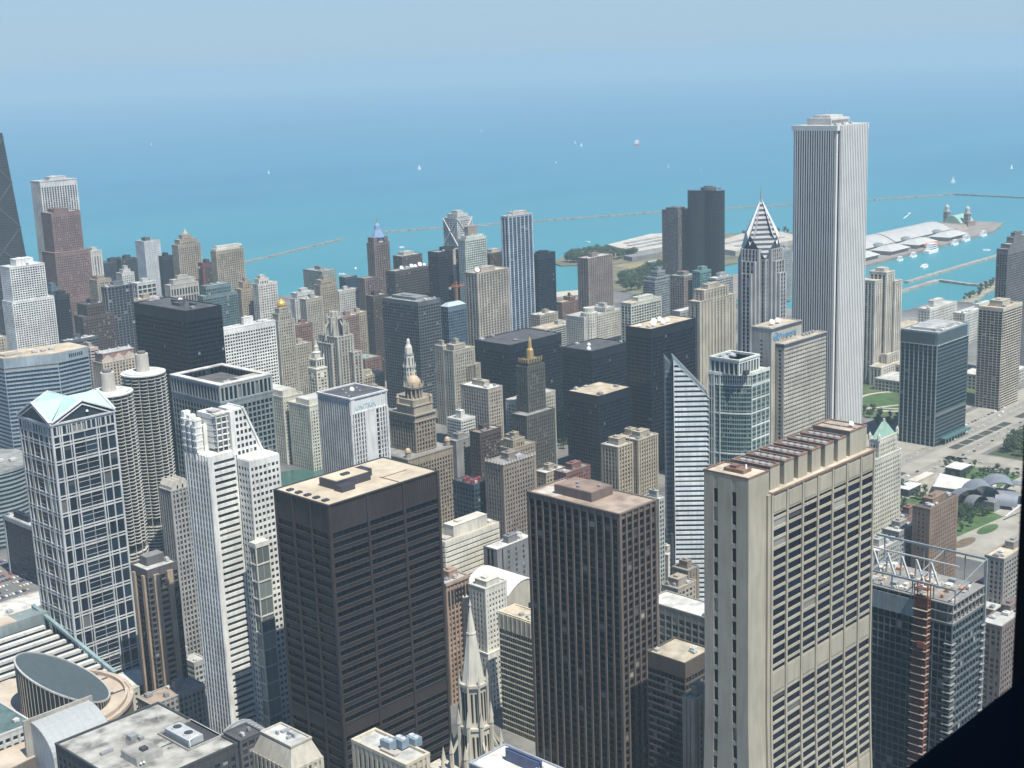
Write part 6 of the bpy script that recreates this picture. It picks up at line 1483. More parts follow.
# ------------------------------------------------------------------ centre low blocks
tower('stripewhite', 'cream office block with thin dark window stripes and a long roof house', 'office block', style((.62, .59, .49), (.03, .033, .036), 40, 3.9, .6, 2.7, .1, .35, .5, 2, .05, S=dict(bay=60)), 'tan', .62, 4, penth=9, pentc=(.62, .59, .5))
rt = tower('graystep', 'grey walled building with stepped parapet and bright pale roof', 'office building', style((.20, .20, .20), (.06, .06, .065), 8, 4, 6, 1.6, .1, .06, .2, 2, .1), 'white', .25, 4)
def theatre():
    x0, y0, x1, y1, H = DATA['archroof']; y1 = y0+40
    rt = root('theatre', 'theatre hall with a wide white vaulted roof', 'theatre', ((x0+x1)/2, (y0+y1)/2, 0)); m = MB(); m.box(x0, y0, 0, x1, y1, H-6)
    n = 10; pts = [(x0+(x1-x0)*k/n, H-6+7*math.sin(math.pi*k/n)) for k in range(n+1)]
    for k in range(n):
        a, b = pts[k], pts[k+1]; m.poly([(a[0], y0, H-6), (b[0], y0, H-6), (b[0], y0, b[1]), (a[0], y0, a[1])])
    m.build('wall', wallmat((.44, .40, .32)), rt); m = MB()
    for (a, za), (b, zb) in zip(pts, pts[1:]): m.hexa([(a, y0-.5, za), (b, y0-.5, zb), (b, y1, zb), (a, y1, za), (a, y0-.5, za+.4), (b, y0-.5, zb+.4), (b, y1, zb+.4), (a, y1, za+.4)])
    m.build('roof', roofmat((.74, .74, .72), .08), rt); m = MB(); m.box(x0+20, y0-.1, H-22, x0+23, y0+.2, H-17); m.build('window', glassmat((.02, .025, .03)), rt)
theatre()
rt = tower('ornate', 'narrow reddish brown building with tall arched windows near its top', 'office building', style((.36, .255, .19), (.04, .04, .045), 3.1, 3.7, 1.2, 1.2, .55, .12, .4, 5, .14), 'light', .4, 4)
x0, y0, x1, y1 = INFO['ornate']['box']; m = MB()
for k in range(7):
    c = x0+1.6+(x1-x0-3.2)*k/6; m.box(c-.75, y0-.9, 70, c+.75, y0-.2, 80); m.cone(c, y0-.55, 79.4, 81, .75, .1, 8)
m.build('arch_window', glassmat((.03, .033, .036)), rt)
m = MB(); m.box(x0-1, y0-1.2, 84.2, x1+1, y0-.36, 86); m.build('cornice', wallmat((.40, .30, .23)), rt)
tower('whitepunch', 'white stone building with neat square windows and a boxed roof', 'office building', style((.60, .58, .50), (.05, .055, .055), 3.0, 3.7, 1.5, 1.8, .25, .14, .35, 3, .1), 'white', .6, 2, penth=4, tiers=[(-.1, -.15, 1.1, 1, 0, 40)])
tower('whitepunchlow', 'lower cream wing with small square windows beside the white stone building', 'office building', style((.54, .52, .44), (.05, .055, .055), 3.0, 3.7, 1.6, 1.9, .2, .12, .35, 2, .1), 'light', .2, 1)
rt = tower('ridgeglass', 'greenish glass office block with cream ridges and tall top columns behind the steeple', 'office block', style((.64, .59, .44), (.11, .14, .13), 1.8, 3.9, .3, .8, .25, .7, .3, 10, .35), 'tan', 0, 2, hero=True)
x0, y0, x1, y1 = INFO['ridgeglass']['box']
m = MB()
for k in range(10): c = y0+(y1-y0)*k/9.0; m.box(x0-.9, c-.35, 70, x0-.15, c+.35, 80)
for k in range(5): c = x0+(x1-x0)*k/4.0; m.box(c-.35, y0-.9, 70, c+.35, y0-.15, 80)
m.build('top_column', wallmat((.6, .56, .45)), rt)
for k in range(3): m = MB(); m.cone(x0+5, y0+8+k*6, 80.3, 81.8, 1.8, 1.8, 14); m.build('roof_fan', plain('roof_metal', (.3, .3, .28), .55), rt)
tower('midwhite', 'grey glazed department block with a bare bright roof', 'office block', style((.27, .27, .24), (.05, .065, .065), 5.2, 4.8, .9, 1.4, .3, .15, .5, 5, .1), 'white', 0, 2)
rt = tower('darkmid', 'dark ribbed office tower with a tan roof beside the granite tower', 'office tower', style((.10, .085, .07), (.02, .028, .034), 2.6, 3.9, .3, 1.1, .15, .3, .3, 7, .1), 'gravel', 0, 3, hero=True)
tower('slimbeige', 'slim beige stone tower hugging the blank end wall of the granite tower', 'office tower', BEIV, 'tan', .4, 1)
tower('rc1', 'tan roofed building below the striped wedge tower', 'low building', LOWB, 'tan', .3, 4)
tower('rc2', 'small cream building with pale roof between tan roofs', 'low building', LOWW, 'light', .3, 3)
tower('rc3', 'low cream block with flat yellowish roof under the wedge tower', 'low building', LOWW, 'tan', .2, 2)
rt = tower('rc4', 'square grey brown stair tower block standing over low roofs', 'low building', style((.25, .21, .16), (.05, .05, .05), 5, 4, 3.4, 2, .15, .1, .2, 2, .1), 'grey', .4, 1)
m = MB(); x0, y0, x1, y1 = INFO['rc4']['box']; m.cone(x0+4, y1+3, 20, 84, 1.7, 1.2, 8); m.build('chimney', wallmat((.05, .05, .055)), rt)
tower('rc5', 'grey flat roofed block with tan parapet behind the bare bright roof', 'low building', LOWB, 'grey', .5, 3)
tower('rc6', 'small grey block peeping out beside the brown pier tower', 'low building', LOWG, 'grey', .3, 3)
# ------------------------------------------------------------------ west side, low
def tan_pier():
    x0, y0, x1, y1, H = DATA['tanpier']; rt = tower('tanpier', 'dark glass tower with tan granite piers and stacked balconies', 'office tower', style((.09, .085, .085), (.014, .018, .026), 3.0, 3.8, .4, 1.1, .2, .3, .3, 4, .06), 'light', 0, 2, hero=True)
    TN = wallmat((.36, .27, .19))
    for a in (.26, .70):
        m = MB(); c = x0+(x1-x0)*a; m.box(c-2.0, y0-1.6, 0, c+2.0, y0+.1, H-3); m.build('pier', TN, rt)
    for b in (.2, .78):
        m = MB(); c = y0+(y1-y0)*b; m.box(x0-1.6, c-1.3, 0, x0+.1, c+1.3, H-3); m.build('pier', TN, rt)
    for k in range(24):
        m = MB(); z = 6+k*4; m.box(x0+(x1-x0)*.26+2.1, y0-1.3, z, x0+(x1-x0)*.70-2.1, y0-.32, z+1.7); m.build('balcony', TN, rt)
    m = MB(); m.box(x0+5, y0+8, H+.3, x1-4, y0+16, H+6); m.build('penthouse', wallmat((.12, .11, .11)), rt)
    m = MB()
    for k in range(6): m.box(x0+5.3, y0+8.4+k*1.3, H+6, x1-4.3, y0+8.9+k*1.3, H+6.5)
    m.build('louvre', wallmat((.3, .3, .29)), rt)
tan_pier()
rt = tower('lasalle', 'slim pale grey tower with pointed roof gables beside the white stepped tower', 'office tower', style((.34, .33, .31), (.035, .04, .047), 3.0, 3.7, 1.1, 1.2, .6, .12, .4, 2, .08), 'light', 0, 0)
x0, y0, x1, y1 = INFO['lasalle']['box']; H = INFO['lasalle']['H']
for k in range(3):
    m = MB(); c = x0+3+(x1-x0-6)*k/2; m.prism([(c-2.6, y0-.3), (c+2.6, y0-.3), (c+2.6, y1), (c-2.6, y1)], H+.3, H+3); m.hexa([(c-2.6, y0-.3, H+3), (c+2.6, y0-.3, H+3), (c+2.6, y1, H+3), (c-2.6, y1, H+3), (c-.3, y0-.3, H+7), (c+.3, y0-.3, H+7), (c+.3, y1, H+7), (c-.3, y1, H+7)]); m.build('roof_gable', wallmat((.52, .48, .41)), rt)
def dark_glass():
    x0, y0, x1, y1, H = DATA['darkglass']; rt = tower('darkglass', 'low navy glass block with a pale stone frame behind the gabled tower', 'office block', style((.014, .028, .055), (.005, .016, .04), 3.6, 3.8, .12, .2, .06, .03, .15, 3, .001, .3), 'light', .3, 6)
    m = MB(); m.box(x0-1, y0-1, H-2.5, x1+1, y0-.15, H+1.2); m.box(x0-1, y0-.15, H-2.5, x0-.15, y1, H+1.2); m.box(x0-1, y1-1.2, 0, x0-.15, y1+.6, H+1.2); m.build('stone_frame', wallmat((.33, .35, .36)), rt)
dark_glass()
def curved_glass():
    cx, cy, r, H = 545, 1215, 44, 72; rt = root('office_building', 'curved teal glass building with pale floor rims at the picture edge', 'office building', (cx, cy, 0)); m = MB(); m.cone(cx, cy, 0, H, r-.8, r-.8, 48); m.build('glazing', glassmat((.04, .09, .11), .06), rt)
    m = MB()
    for z in range(3, 70, 4): m.cone(cx, cy, z, z+1.5, r, r, 48)
    m.cone(cx, cy, H-2, H+1, r+.8, r+.8, 48); m.build('floor_rim', wallmat((.30, .34, .35), .5), rt)
    m = MB(); m.cone(cx, cy, H+1, H+1.4, r-.5, r-.5, 40); m.build('roof', roofmat(ROOFC['grey']), rt)
    for k in range(5): m = MB(); fan_unit(m, cx-20+k*9, cy-24+k % 2*6, cx-14+k*9, cy-19+k % 2*6, H+1.4, H+4); m.build('roof_unit', plain('roof_metal', (.5, .5, .48), .55), rt)
curved_glass()
rt = tower('whiteb1', 'pale low building with a square roof house at the foot of the white stepped tower', 'low building', style((.48, .47, .43), (.05, .055, .06), 3, 3.7, 1, 1.5, .2, .3, .3, 2, .1), 'gravel', .5, 3, penth=7)
tower('whiteb2', 'lower annexe with a bluish white roof beside the square roof house', 'low building', style((.44, .44, .41), (.05, .055, .06), 3, 3.7, 1, 1.5, .2, .3, .3, 2, .1), 'light', .0, 1)
tower('whiteflat', 'low building with a blinding white flat roof beneath the gabled tower', 'low building', LOWW, 'white', .0, 2)
tower('brownlong', 'long low building with a brown gravel roof near the white stepped tower', 'low building', style((.34, .33, .30), (.035, .04, .045), 3.2, 3.8, 1.3, 1.4, .4, .1, .4, 2, .1), 'brown', .12, 3)
tower('smalldark', 'small dark roofed building between white tower foot and flat roofed block', 'low building', style((.10, .10, .11), (.03, .035, .04), 4, 3.8, 1.2, 1.4, .2, .1, .3, 1, .1), 'tar', 0, 3)
def glass_hall():
    rt = root('glass_hall', 'grey glazed vault roof tucked against the white stepped tower', 'glazed hall', (425, 620, 0)); m = MB(); n = 8; x0, x1, y0, y1 = 402, 428, 606, 634
    m.box(x0, y0, 0, x1, y1, 40); pts = [(x0+13+13*math.cos(math.pi*(1-k/n)), 40+9*math.sin(math.pi*k/n)) for k in range(n+1)]; m.build('wall', wallmat((.4, .41, .4)), rt); m = MB()
    for (a, za), (b, zb) in zip(pts, pts[1:]): m.quad((a, y0, za), (b, y0, zb), (b, y1, zb), (a, y1, za), .4)
    m.build('vault', glassmat((.20, .23, .24), .05), rt)
    for k in range(10):
        m = MB(); y = y0+(y1-y0)*k/9
        for (a, za), (b, zb) in zip(pts, pts[1:]): m.beam((a, y, za+.1), (b, y, zb+.1), .35)
        m.build('rib', wallmat((.5, .51, .5)), rt)
glass_hall()
# ------------------------------------------------------------------ big round government hall
def gov_hall():
    rt = root('civic_hall', 'round civic hall with a slanted grey glass disc and striped stepped glass roof', 'civic hall', (345, 725, 0))
    cx, cy, r = 353, 716, 25; TAN = roofmat((.52, .44, .35), .1); n = 64
    dx, dy = .85, -.52
    top = lambda x, y: 74.5-.6*((x-cx)*dx+(y-cy)*dy)
    m = MB(); pts = [(cx+r*math.cos(2*math.pi*k/n), cy+r*math.sin(2*math.pi*k/n)) for k in range(n)]
    for k in range(n):
        a, b = pts[k], pts[(k+1) % n]; m.quad((*a, 50), (*b, 50), (*b, top(*b)), (*a, top(*a)), .2)
    m.build('drum_glazing', glassmat((.02, .03, .042), .02), rt)
    m = MB()
    for k in range(n):
        a = pts[k]; m.beam((cx+(a[0]-cx)*1.01, cy+(a[1]-cy)*1.01, 50), (cx+(a[0]-cx)*1.01, cy+(a[1]-cy)*1.01, top(*a)), .35)
    m.build('drum_mullion', wallmat((.34, .30, .25)), rt)
    m = MB(); m.poly([(*p, top(*p)+.2) for p in pts]); m.build('glass_disc', plain('disc_glass', (.075, .10, .112), .35, 0, .12, .25), rt)
    m = MB()
    for k in range(n):
        a, b = pts[k], pts[(k+1) % n]; m.beam((*a, top(*a)+.3), (*b, top(*b)+.3), 1.0, .9)
    m.build('disc_rim', wallmat((.42, .42, .40)), rt)
    # tan roof terrace round the drum and curved outer wall to the south east
    m = MB(); a0, a1 = R(-92), R(62); out = [(cx-7+47*math.cos(a0+(a1-a0)*k/30), cy+7+47*math.sin(a0+(a1-a0)*k/30)) for k in range(31)]
    plan = out+[(cx-5, cy+60), (cx-62, cy+60), (cx-62, cy-48)]
    m.prism(plan, 0, 57); m.build('wall', wallmat((.19, .16, .135), .5), rt)
    m = MB(); m.prism([(x, y) for x, y in plan], 57.05, 57.6); m.build('terrace', TAN, rt)
    m = MB()
    for (a, b), (c, d) in zip(out, out[1:]): m.beam((a, b, 57.4), (c, d, 57.4), 2.2, 2.0)
    m.build('rim', wallmat((.46, .38, .30)), rt)
    m = MB(); o2 = [(cx-7+44*math.cos(a0+(a1-a0)*k/30), cy+7+44*math.sin(a0+(a1-a0)*k/30)) for k in range(31)]
    for (a, b), (c, d) in zip(o2, o2[1:]): m.beam((a, b, 58.6), (c, d, 58.6), 1.4, 2.6)
    m.build('inner_rim', wallmat((.48, .40, .32)), rt)
    rr = random.Random(5)
    for k in range(9):
        a = R(rr.uniform(-30, 55)); q = rr.uniform(34, 40); x, y = cx-7+q*math.cos(a), cy+7+q*math.sin(a); m = MB()
        if k % 3 == 0: m.box(x, y, 57.6, x+7, y+.7, 58.3)
        else: m.box(x, y, 57.6, x+1.5, y+1.2, 59)
        m.build('roof_unit', plain('dark_roof_metal', (.09, .09, .1), .5), rt)
    # stepped glass terraces with pale louvres to the north
    for k in range(11):
        y = 752+k*6.6; z = 46+k*1.9; xe = 404-max(0, k-2)*1.2
        m = MB(); m.box(292, y, 0, xe, y+6.5, z); m.build('glass_step', glassmat((.018, .035, .05), .0), rt)
        m = MB(); m.box(290, y-.5, z-1.0, xe+.6, y+2.6, z+.9); m.build('louvre', wallmat((.60, .59, .54)), rt)
    m = MB(); m.box(288, 824.6, 0, 402, 838, 72); m.build('back_block', wallmat((.22, .27, .27)), rt)
    m = MB(); m.box(288, 824.8, 72, 380, 838.2, 72.6); m.build('back_roof', TAN, rt)
    m = MB(); m.beam((405.5, 752, 48), (398, 838, 74), 2.4, 2.0); m.build('edge_gutter', wallmat((.22, .31, .32)), rt)
gov_hall()
# ------------------------------------------------------------------ front row roofs
def barrel_block():
    rt = root('office_building', 'white building with a quarter round panelled front and a stone roof screen', 'office building', (328, 665, 0)); x0, x1, y1 = 309, 345, 673; WH = plain('white_panel', (.36, .38, .38), .35, 0, .06, .5); n = 9; D = 22
    prof = [(y1-1.5-D*math.sin(math.pi/2*k/n), 60+17*math.cos(math.pi/2*k/n)) for k in range(n+1)]
    m = MB()
    for k, ((ya, za), (yb, zb)) in enumerate(zip(prof, prof[1:])):
        for j in range(8):
            a, b = x0+1.2+(x1-x0-1.2)*j/8, x0+1.2+(x1-x0-1.2)*(j+.985)/8; m.quad((a, yb, zb), (b, yb, zb), (b, ya+.04, za), (a, ya+.04, za), .5)
    m.build('curved_front', WH, rt)
    m = MB()
    for (ya, za), (yb, zb) in zip(prof, prof[1:]):
        m.quad((x0+1, yb+.15, zb-.15), (x1, yb+.15, zb-.15), (x1, ya+.15, za-.15), (x0+1, ya+.15, za-.15), .5)
    m.poly([(x0+1, y, z) for y, z in prof]+[(x0+1, prof[-1][0], 0), (x0+1, y1-1.5, 0)]); m.poly([(x1, y, z) for y, z in prof][::-1]+[(x1, y1-1.5, 0), (x1, prof[-1][0], 0)][::1])
    m.quad((x0+1, prof[-1][0]-.05, 0), (x1, prof[-1][0]-.05, 0), (x1, prof[-1][0]-.05, 60), (x0+1, prof[-1][0]-.05, 60), .5); m.build('wall', wallmat((.40, .42, .42)), rt)
    m = MB(); m.box(x0-3, y1-1.4, 0, x1+2, y1, 79); m.build('roof_screen', wallmat((.36, .34, .30)), rt)
barrel_block()
tower('gridlow', 'low building with deep square windows in a pale concrete grid at the picture corner', 'office building', style((.46, .47, .46), (.03, .06, .09), 4.6, 4.4, 1.4, 1.5, .6, .55, 1.2, 2, .06), 'teal', 0, 2, hero=True)
def flat_block():
    rt = tower('flatroof', 'dark office block with a stained flat roof and sunken fan pit', 'office block', style((.055, .06, .065), (.02, .035, .05), 4.6, 3.9, 1.6, 1.6, .25, .12, .35, 4, .05), 'stained', 0, 0, hero=True, par=1.2)
    x0, y0, x1, y1 = INFO['flatroof']['box']; H = INFO['flatroof']['H']; G = wallmat((.36, .35, .32)); DM = plain('dark_roof_metal', (.05, .05, .055), .6)
    m = MB(); m.box(x0+13, y0+17, H+.26, x0+26, y0+30, H+4.0); m.build('penthouse', G, rt)
    m = MB(); m.box(x0+13.3, y0+17.3, H+4.0, x0+25.7, y0+29.7, H+4.3); m.build('penthouse_roof', roofmat((.33, .32, .30)), rt)
    m = MB(); m.box(x0+18, y0+20, H+4.3, x0+21, y0+23, H+5.6); m.build('roof_hatch', DM, rt)
    for k in range(2): m = MB(); m.dome(x0+14.5+k*1.6, y0+16.2, H+1.4, .55, .7); m.build('roof_lamp', plain('dish_paint', (.8, .8, .78), .5), rt)
    m = MB(); px, py = x0+36, y0+12; m.box(px, py, H+.27, px+17, py+24, H+.34); m.build('fan_pit', DM, rt)
    m = MB(); m.box(px-.5, py-.5, H+.26, px, py+24.5, H+1.3); m.box(px+17, py-.5, H+.26, px+17.5, py+24.5, H+1.3); m.box(px, py-.5, H+.26, px+17, py, H+1.3); m.box(px, py+24, H+.26, px+17, py+24.5, H+1.3); m.build('pit_wall', G, rt)
    m = MB(); m.box(px+2, py+3, H+.35, px+10, py+22, H+3.4); m.build('cooling_unit', plain('roof_metal', (.38, .41, .40), .5), rt)
    for k in range(2):
        m = MB(); m.cone(px+6, py+8.5+k*9, H+3.4, H+4.1, 2.7, 2.5, 20); m.build('fan_ring', plain('roof_metal', (.45, .47, .46), .5), rt)
        m = MB(); m.cone(px+6, py+8.5+k*9, H+4.11, H+4.2, 2.1, 2.1, 18); m.build('fan', DM, rt)
    m = MB(); m.beam((px+2.4, py+2.4, H+.4), (px+2.4, py+2.4, H+3.8), .45); m.beam((px+2.4, py+2.4, H+3.7), (px+8, py+4, H+3.7), .45); m.build('pipe', plain('dish_paint', (.8, .8, .78), .5), rt)
    for a, b, c, d, h in ((8, 38, 14, 40, 1.2), (24, 40, 28, 44, 2.2), (27, 37, 29, 39.5, 1.6), (44, 50, 45.2, 51.2, 1.0), (31, 20, 33, 21, .9)):
        m = MB(); m.box(x0+a, y0+b, H+.26, x0+c, y0+d, H+.26+h); m.build('roof_unit', plain('roof_metal', (.25, .26, .26), .55), rt)
    m = MB(); m.box(x0+1, y0+13, H+.3, x0+13, y0+13.5, H+.7); m.box(x0+26, y0+24, H+.3, x0+35.4, y0+24.4, H+.6); m.build('roof_pipe', DM, rt)
flat_block()
def hip_block():
    x0, y0, x1, y1, H = DATA['hiproof']; rt = root('office_building', 'cream stone building with steep sloped attic around a flat roof', 'office building', ((x0+x1)/2, (y0+y1)/2, 0)); C = (.46, .43, .345); e = 3.4; wm, panes = MB(), []
    tier(wm, panes, x0-e, y0-e, x1+e, y1+e, 0, H-9, style(C, (.06, .065, .065), 3.2, 3.8, 1.6, 1.4, .3, .12, .4, .8, .1)); wm.build('wall', wallmat(C), rt); put_panes(rt, panes, ((.06, .065, .065), .1, False, 0), True)
    m = MB(); m.hexa([(x0-e, y0-e, H-9), (x1+e, y0-e, H-9), (x1+e, y1+e, H-9), (x0-e, y1+e, H-9), (x0, y0, H), (x1, y0, H), (x1, y1, H), (x0, y1, H)]); m.box(x0-.4, y0-.4, H, x1+.4, y0+.5, H+1); m.box(x0-.4, y1-.5, H, x1+.4, y1+.4, H+1); m.box(x0-.4, y0+.5, H, x0+.5, y1-.5, H+1); m.box(x1-.5, y0+.5, H, x1+.4, y1-.5, H+1); m.build('attic', wallmat((.44, .41, .34)), rt)
    m = MB(); m.box(x0+.5, y0+.5, H, x1-.5, y1-.5, H+.3); m.build('roof', roofmat((.50, .51, .49)), rt)
    for a, b, c, d, h in ((.3, .3, .5, .36, 1.4), (.55, .25, .62, .5, 2), (.5, .6, .9, .68, 1.1), (.28, .62, .36, .7, 1.8)):
        m = MB(); w_, d_ = x1-x0, y1-y0; m.box(x0+w_*a, y0+d_*b, H+.3, x0+w_*c, y0+d_*d, H+.3+h); m.build('roof_unit', plain('roof_metal', (.3, .32, .33), .55), rt)
hip_block()
def cream():
    rt = tower('cream', 'cream stone building with upright piers and three blue grey coolers on its roof', 'office building', style((.52, .47, .36), (.05, .055, .055), 3.4, 9, 1.7, 1.6, .6, .15, .5, 3, .1), 'light', 0, 0, hero=True, par=1.6)
    x0, y0, x1, y1 = INFO['cream']['box']; H = INFO['cream']['H']; U = plain('cooler_paint', (.20, .26, .31), .45)
    for k in range(3):
        m = MB(); a = x0+3.5+k*4.8; b = y0+15-k*3.4; m.box(a, b, H+1.0, a+4.4, b+6.4, H+5.0); o = m.build('cooler', U, rt)
        m = MB()
        for q in range(2): m.cone(a+2.2, b+1.7+q*3, H+5.0, H+5.5, 1.3, 1.25, 14)
        m.build('fan', plain('roof_metal', (.48, .5, .5), .5), o)
        m = MB(); [m.box(p, q, H+.25, p+.3, q+.3, H+1.0) for p in (a+.1, a+4) for q in (b+.1, b+6)]; m.build('foot', U, o)
    m = MB(); m.box(x0+2, y0+10, H+.26, x0+5, y0+20, H+1.5); m.build('duct', plain('roof_metal', (.4, .36, .31), .6), rt)
cream()
def whitetop():
    rt = tower('whitetop', 'building with bright pale roof and a dark blue open roof box under the steeple', 'office building', style((.30, .33, .36), (.03, .045, .06), 3.2, 3.9, 1.2, 1.4, .3, .1, .4, 2, .1), 'white', 0, 0, par=.8)
    x0, y0, x1, y1 = INFO['whitetop']['box']; H = INFO['whitetop']['H']; a, b, c, d = x0+13, y0+11, x1-9, y1-9; m = MB()
    m.box(a, b, H+.26, c, b+.8, H+5.5); m.box(a, d-.8, H+.26, c, d, H+5.5); m.box(a, b+.8, H+.26, a+.8, d-.8, H+5.5); m.box(c-.8, b+.8, H+.26, c, d-.8, H+5.5); m.build('roof_screen', plain('navy_screen', (.06, .08, .16), .5), rt)
    for k in range(3): m = MB(); q = (c-a-3)/3; fan_unit(m, a+1.5+k*q, b+2, a+.9+(k+.9)*q, b+2+q*1.3, H+.3, H+2.8); m.build('roof_unit', plain('roof_metal', (.4, .4, .38), .55), rt)
whitetop()
# ------------------------------------------------------------------ gothic steeple
def steeple():
    cx, cy = 414.5, 434; rt = root('church_tower', 'pale gothic church steeple with pinnacles beside the brown steel tower', 'church steeple', (cx, cy, 0)); S = wallmat((.48, .45, .37)); D = glassmat((.05, .048, .045))
    m = MB(); m.box(cx-17, cy-17, 0, cx+17, cy+17, 92); m.build('base', S, rt)
    m = MB(); m.cone(cx, cy, 92, 112, 8.4, 7.4, 8, .39); m.cone(cx, cy, 112, 113.2, 8.2, 8.2, 8, .39); m.cone(cx, cy, 113.2, 133, 6.5, 6.1, 8, .39); m.cone(cx, cy, 133, 134.4, 7.3, 7.3, 8, .39); m.build('belfry', S, rt)
    m = MB(); m.cone(cx, cy, 134.4, 171, 5.6, .35, 8, .39); m.cone(cx, cy, 158, 158.7, 2.5, 2.4, 8, .39); m.lathe(cx, cy, [(.5, 171), (.7, 171.7), (.1, 174.5)], 6); m.build('spire', wallmat((.54, .51, .43)), rt)
    for k in range(8):
        a = k*math.pi/4; c, s = math.cos(a), math.sin(a)
        for z0, h, r in ((95, 14, 7.4), (116, 14, 6.0)):
            m = MB()
            for q in (-.95, .95): m.beam((cx+r*c-s*q, cy+r*s+c*q, z0), (cx+r*c-s*q, cy+r*s+c*q, z0+h), .9, .5)
            m.build('lancet_window', D, rt)
    for k in range(8):
        a = k*math.pi/4+.39; c, s = math.cos(a), math.sin(a); m = MB()
        m.lathe(cx+8.2*c, cy+8.2*s, [(1.1, 88), (1.0, 114), (1.3, 114.4), (.1, 122)], 6); m.build('pinnacle', S, rt)
        m = MB(); m.lathe(cx+6.9*c, cy+6.9*s, [(.6, 113), (.55, 134), (.75, 134.3), (.1, 139)], 6); m.build('pinnacle', S, rt)
        m = MB(); m.lathe(cx+12.6*c, cy+12.6*s, [(1.2, 80), (1.1, 100), (1.4, 100.4), (.1, 107)], 6); m.beam((cx+12.6*c, cy+12.6*s, 99), (cx+7.8*c, cy+7.8*s, 108), .7, 1.2); m.build('flying_buttress', S, rt)
    for k in range(12):
        a = k*math.pi/6; x, y = cx+16.5*math.cos(a), cy+16.5*math.sin(a); m = MB(); m.lathe(x, y, [(1.1, 78), (1.0, 92), (1.3, 92.4), (.1, 99)], 6); m.build('pinnacle', S, rt)
steeple()
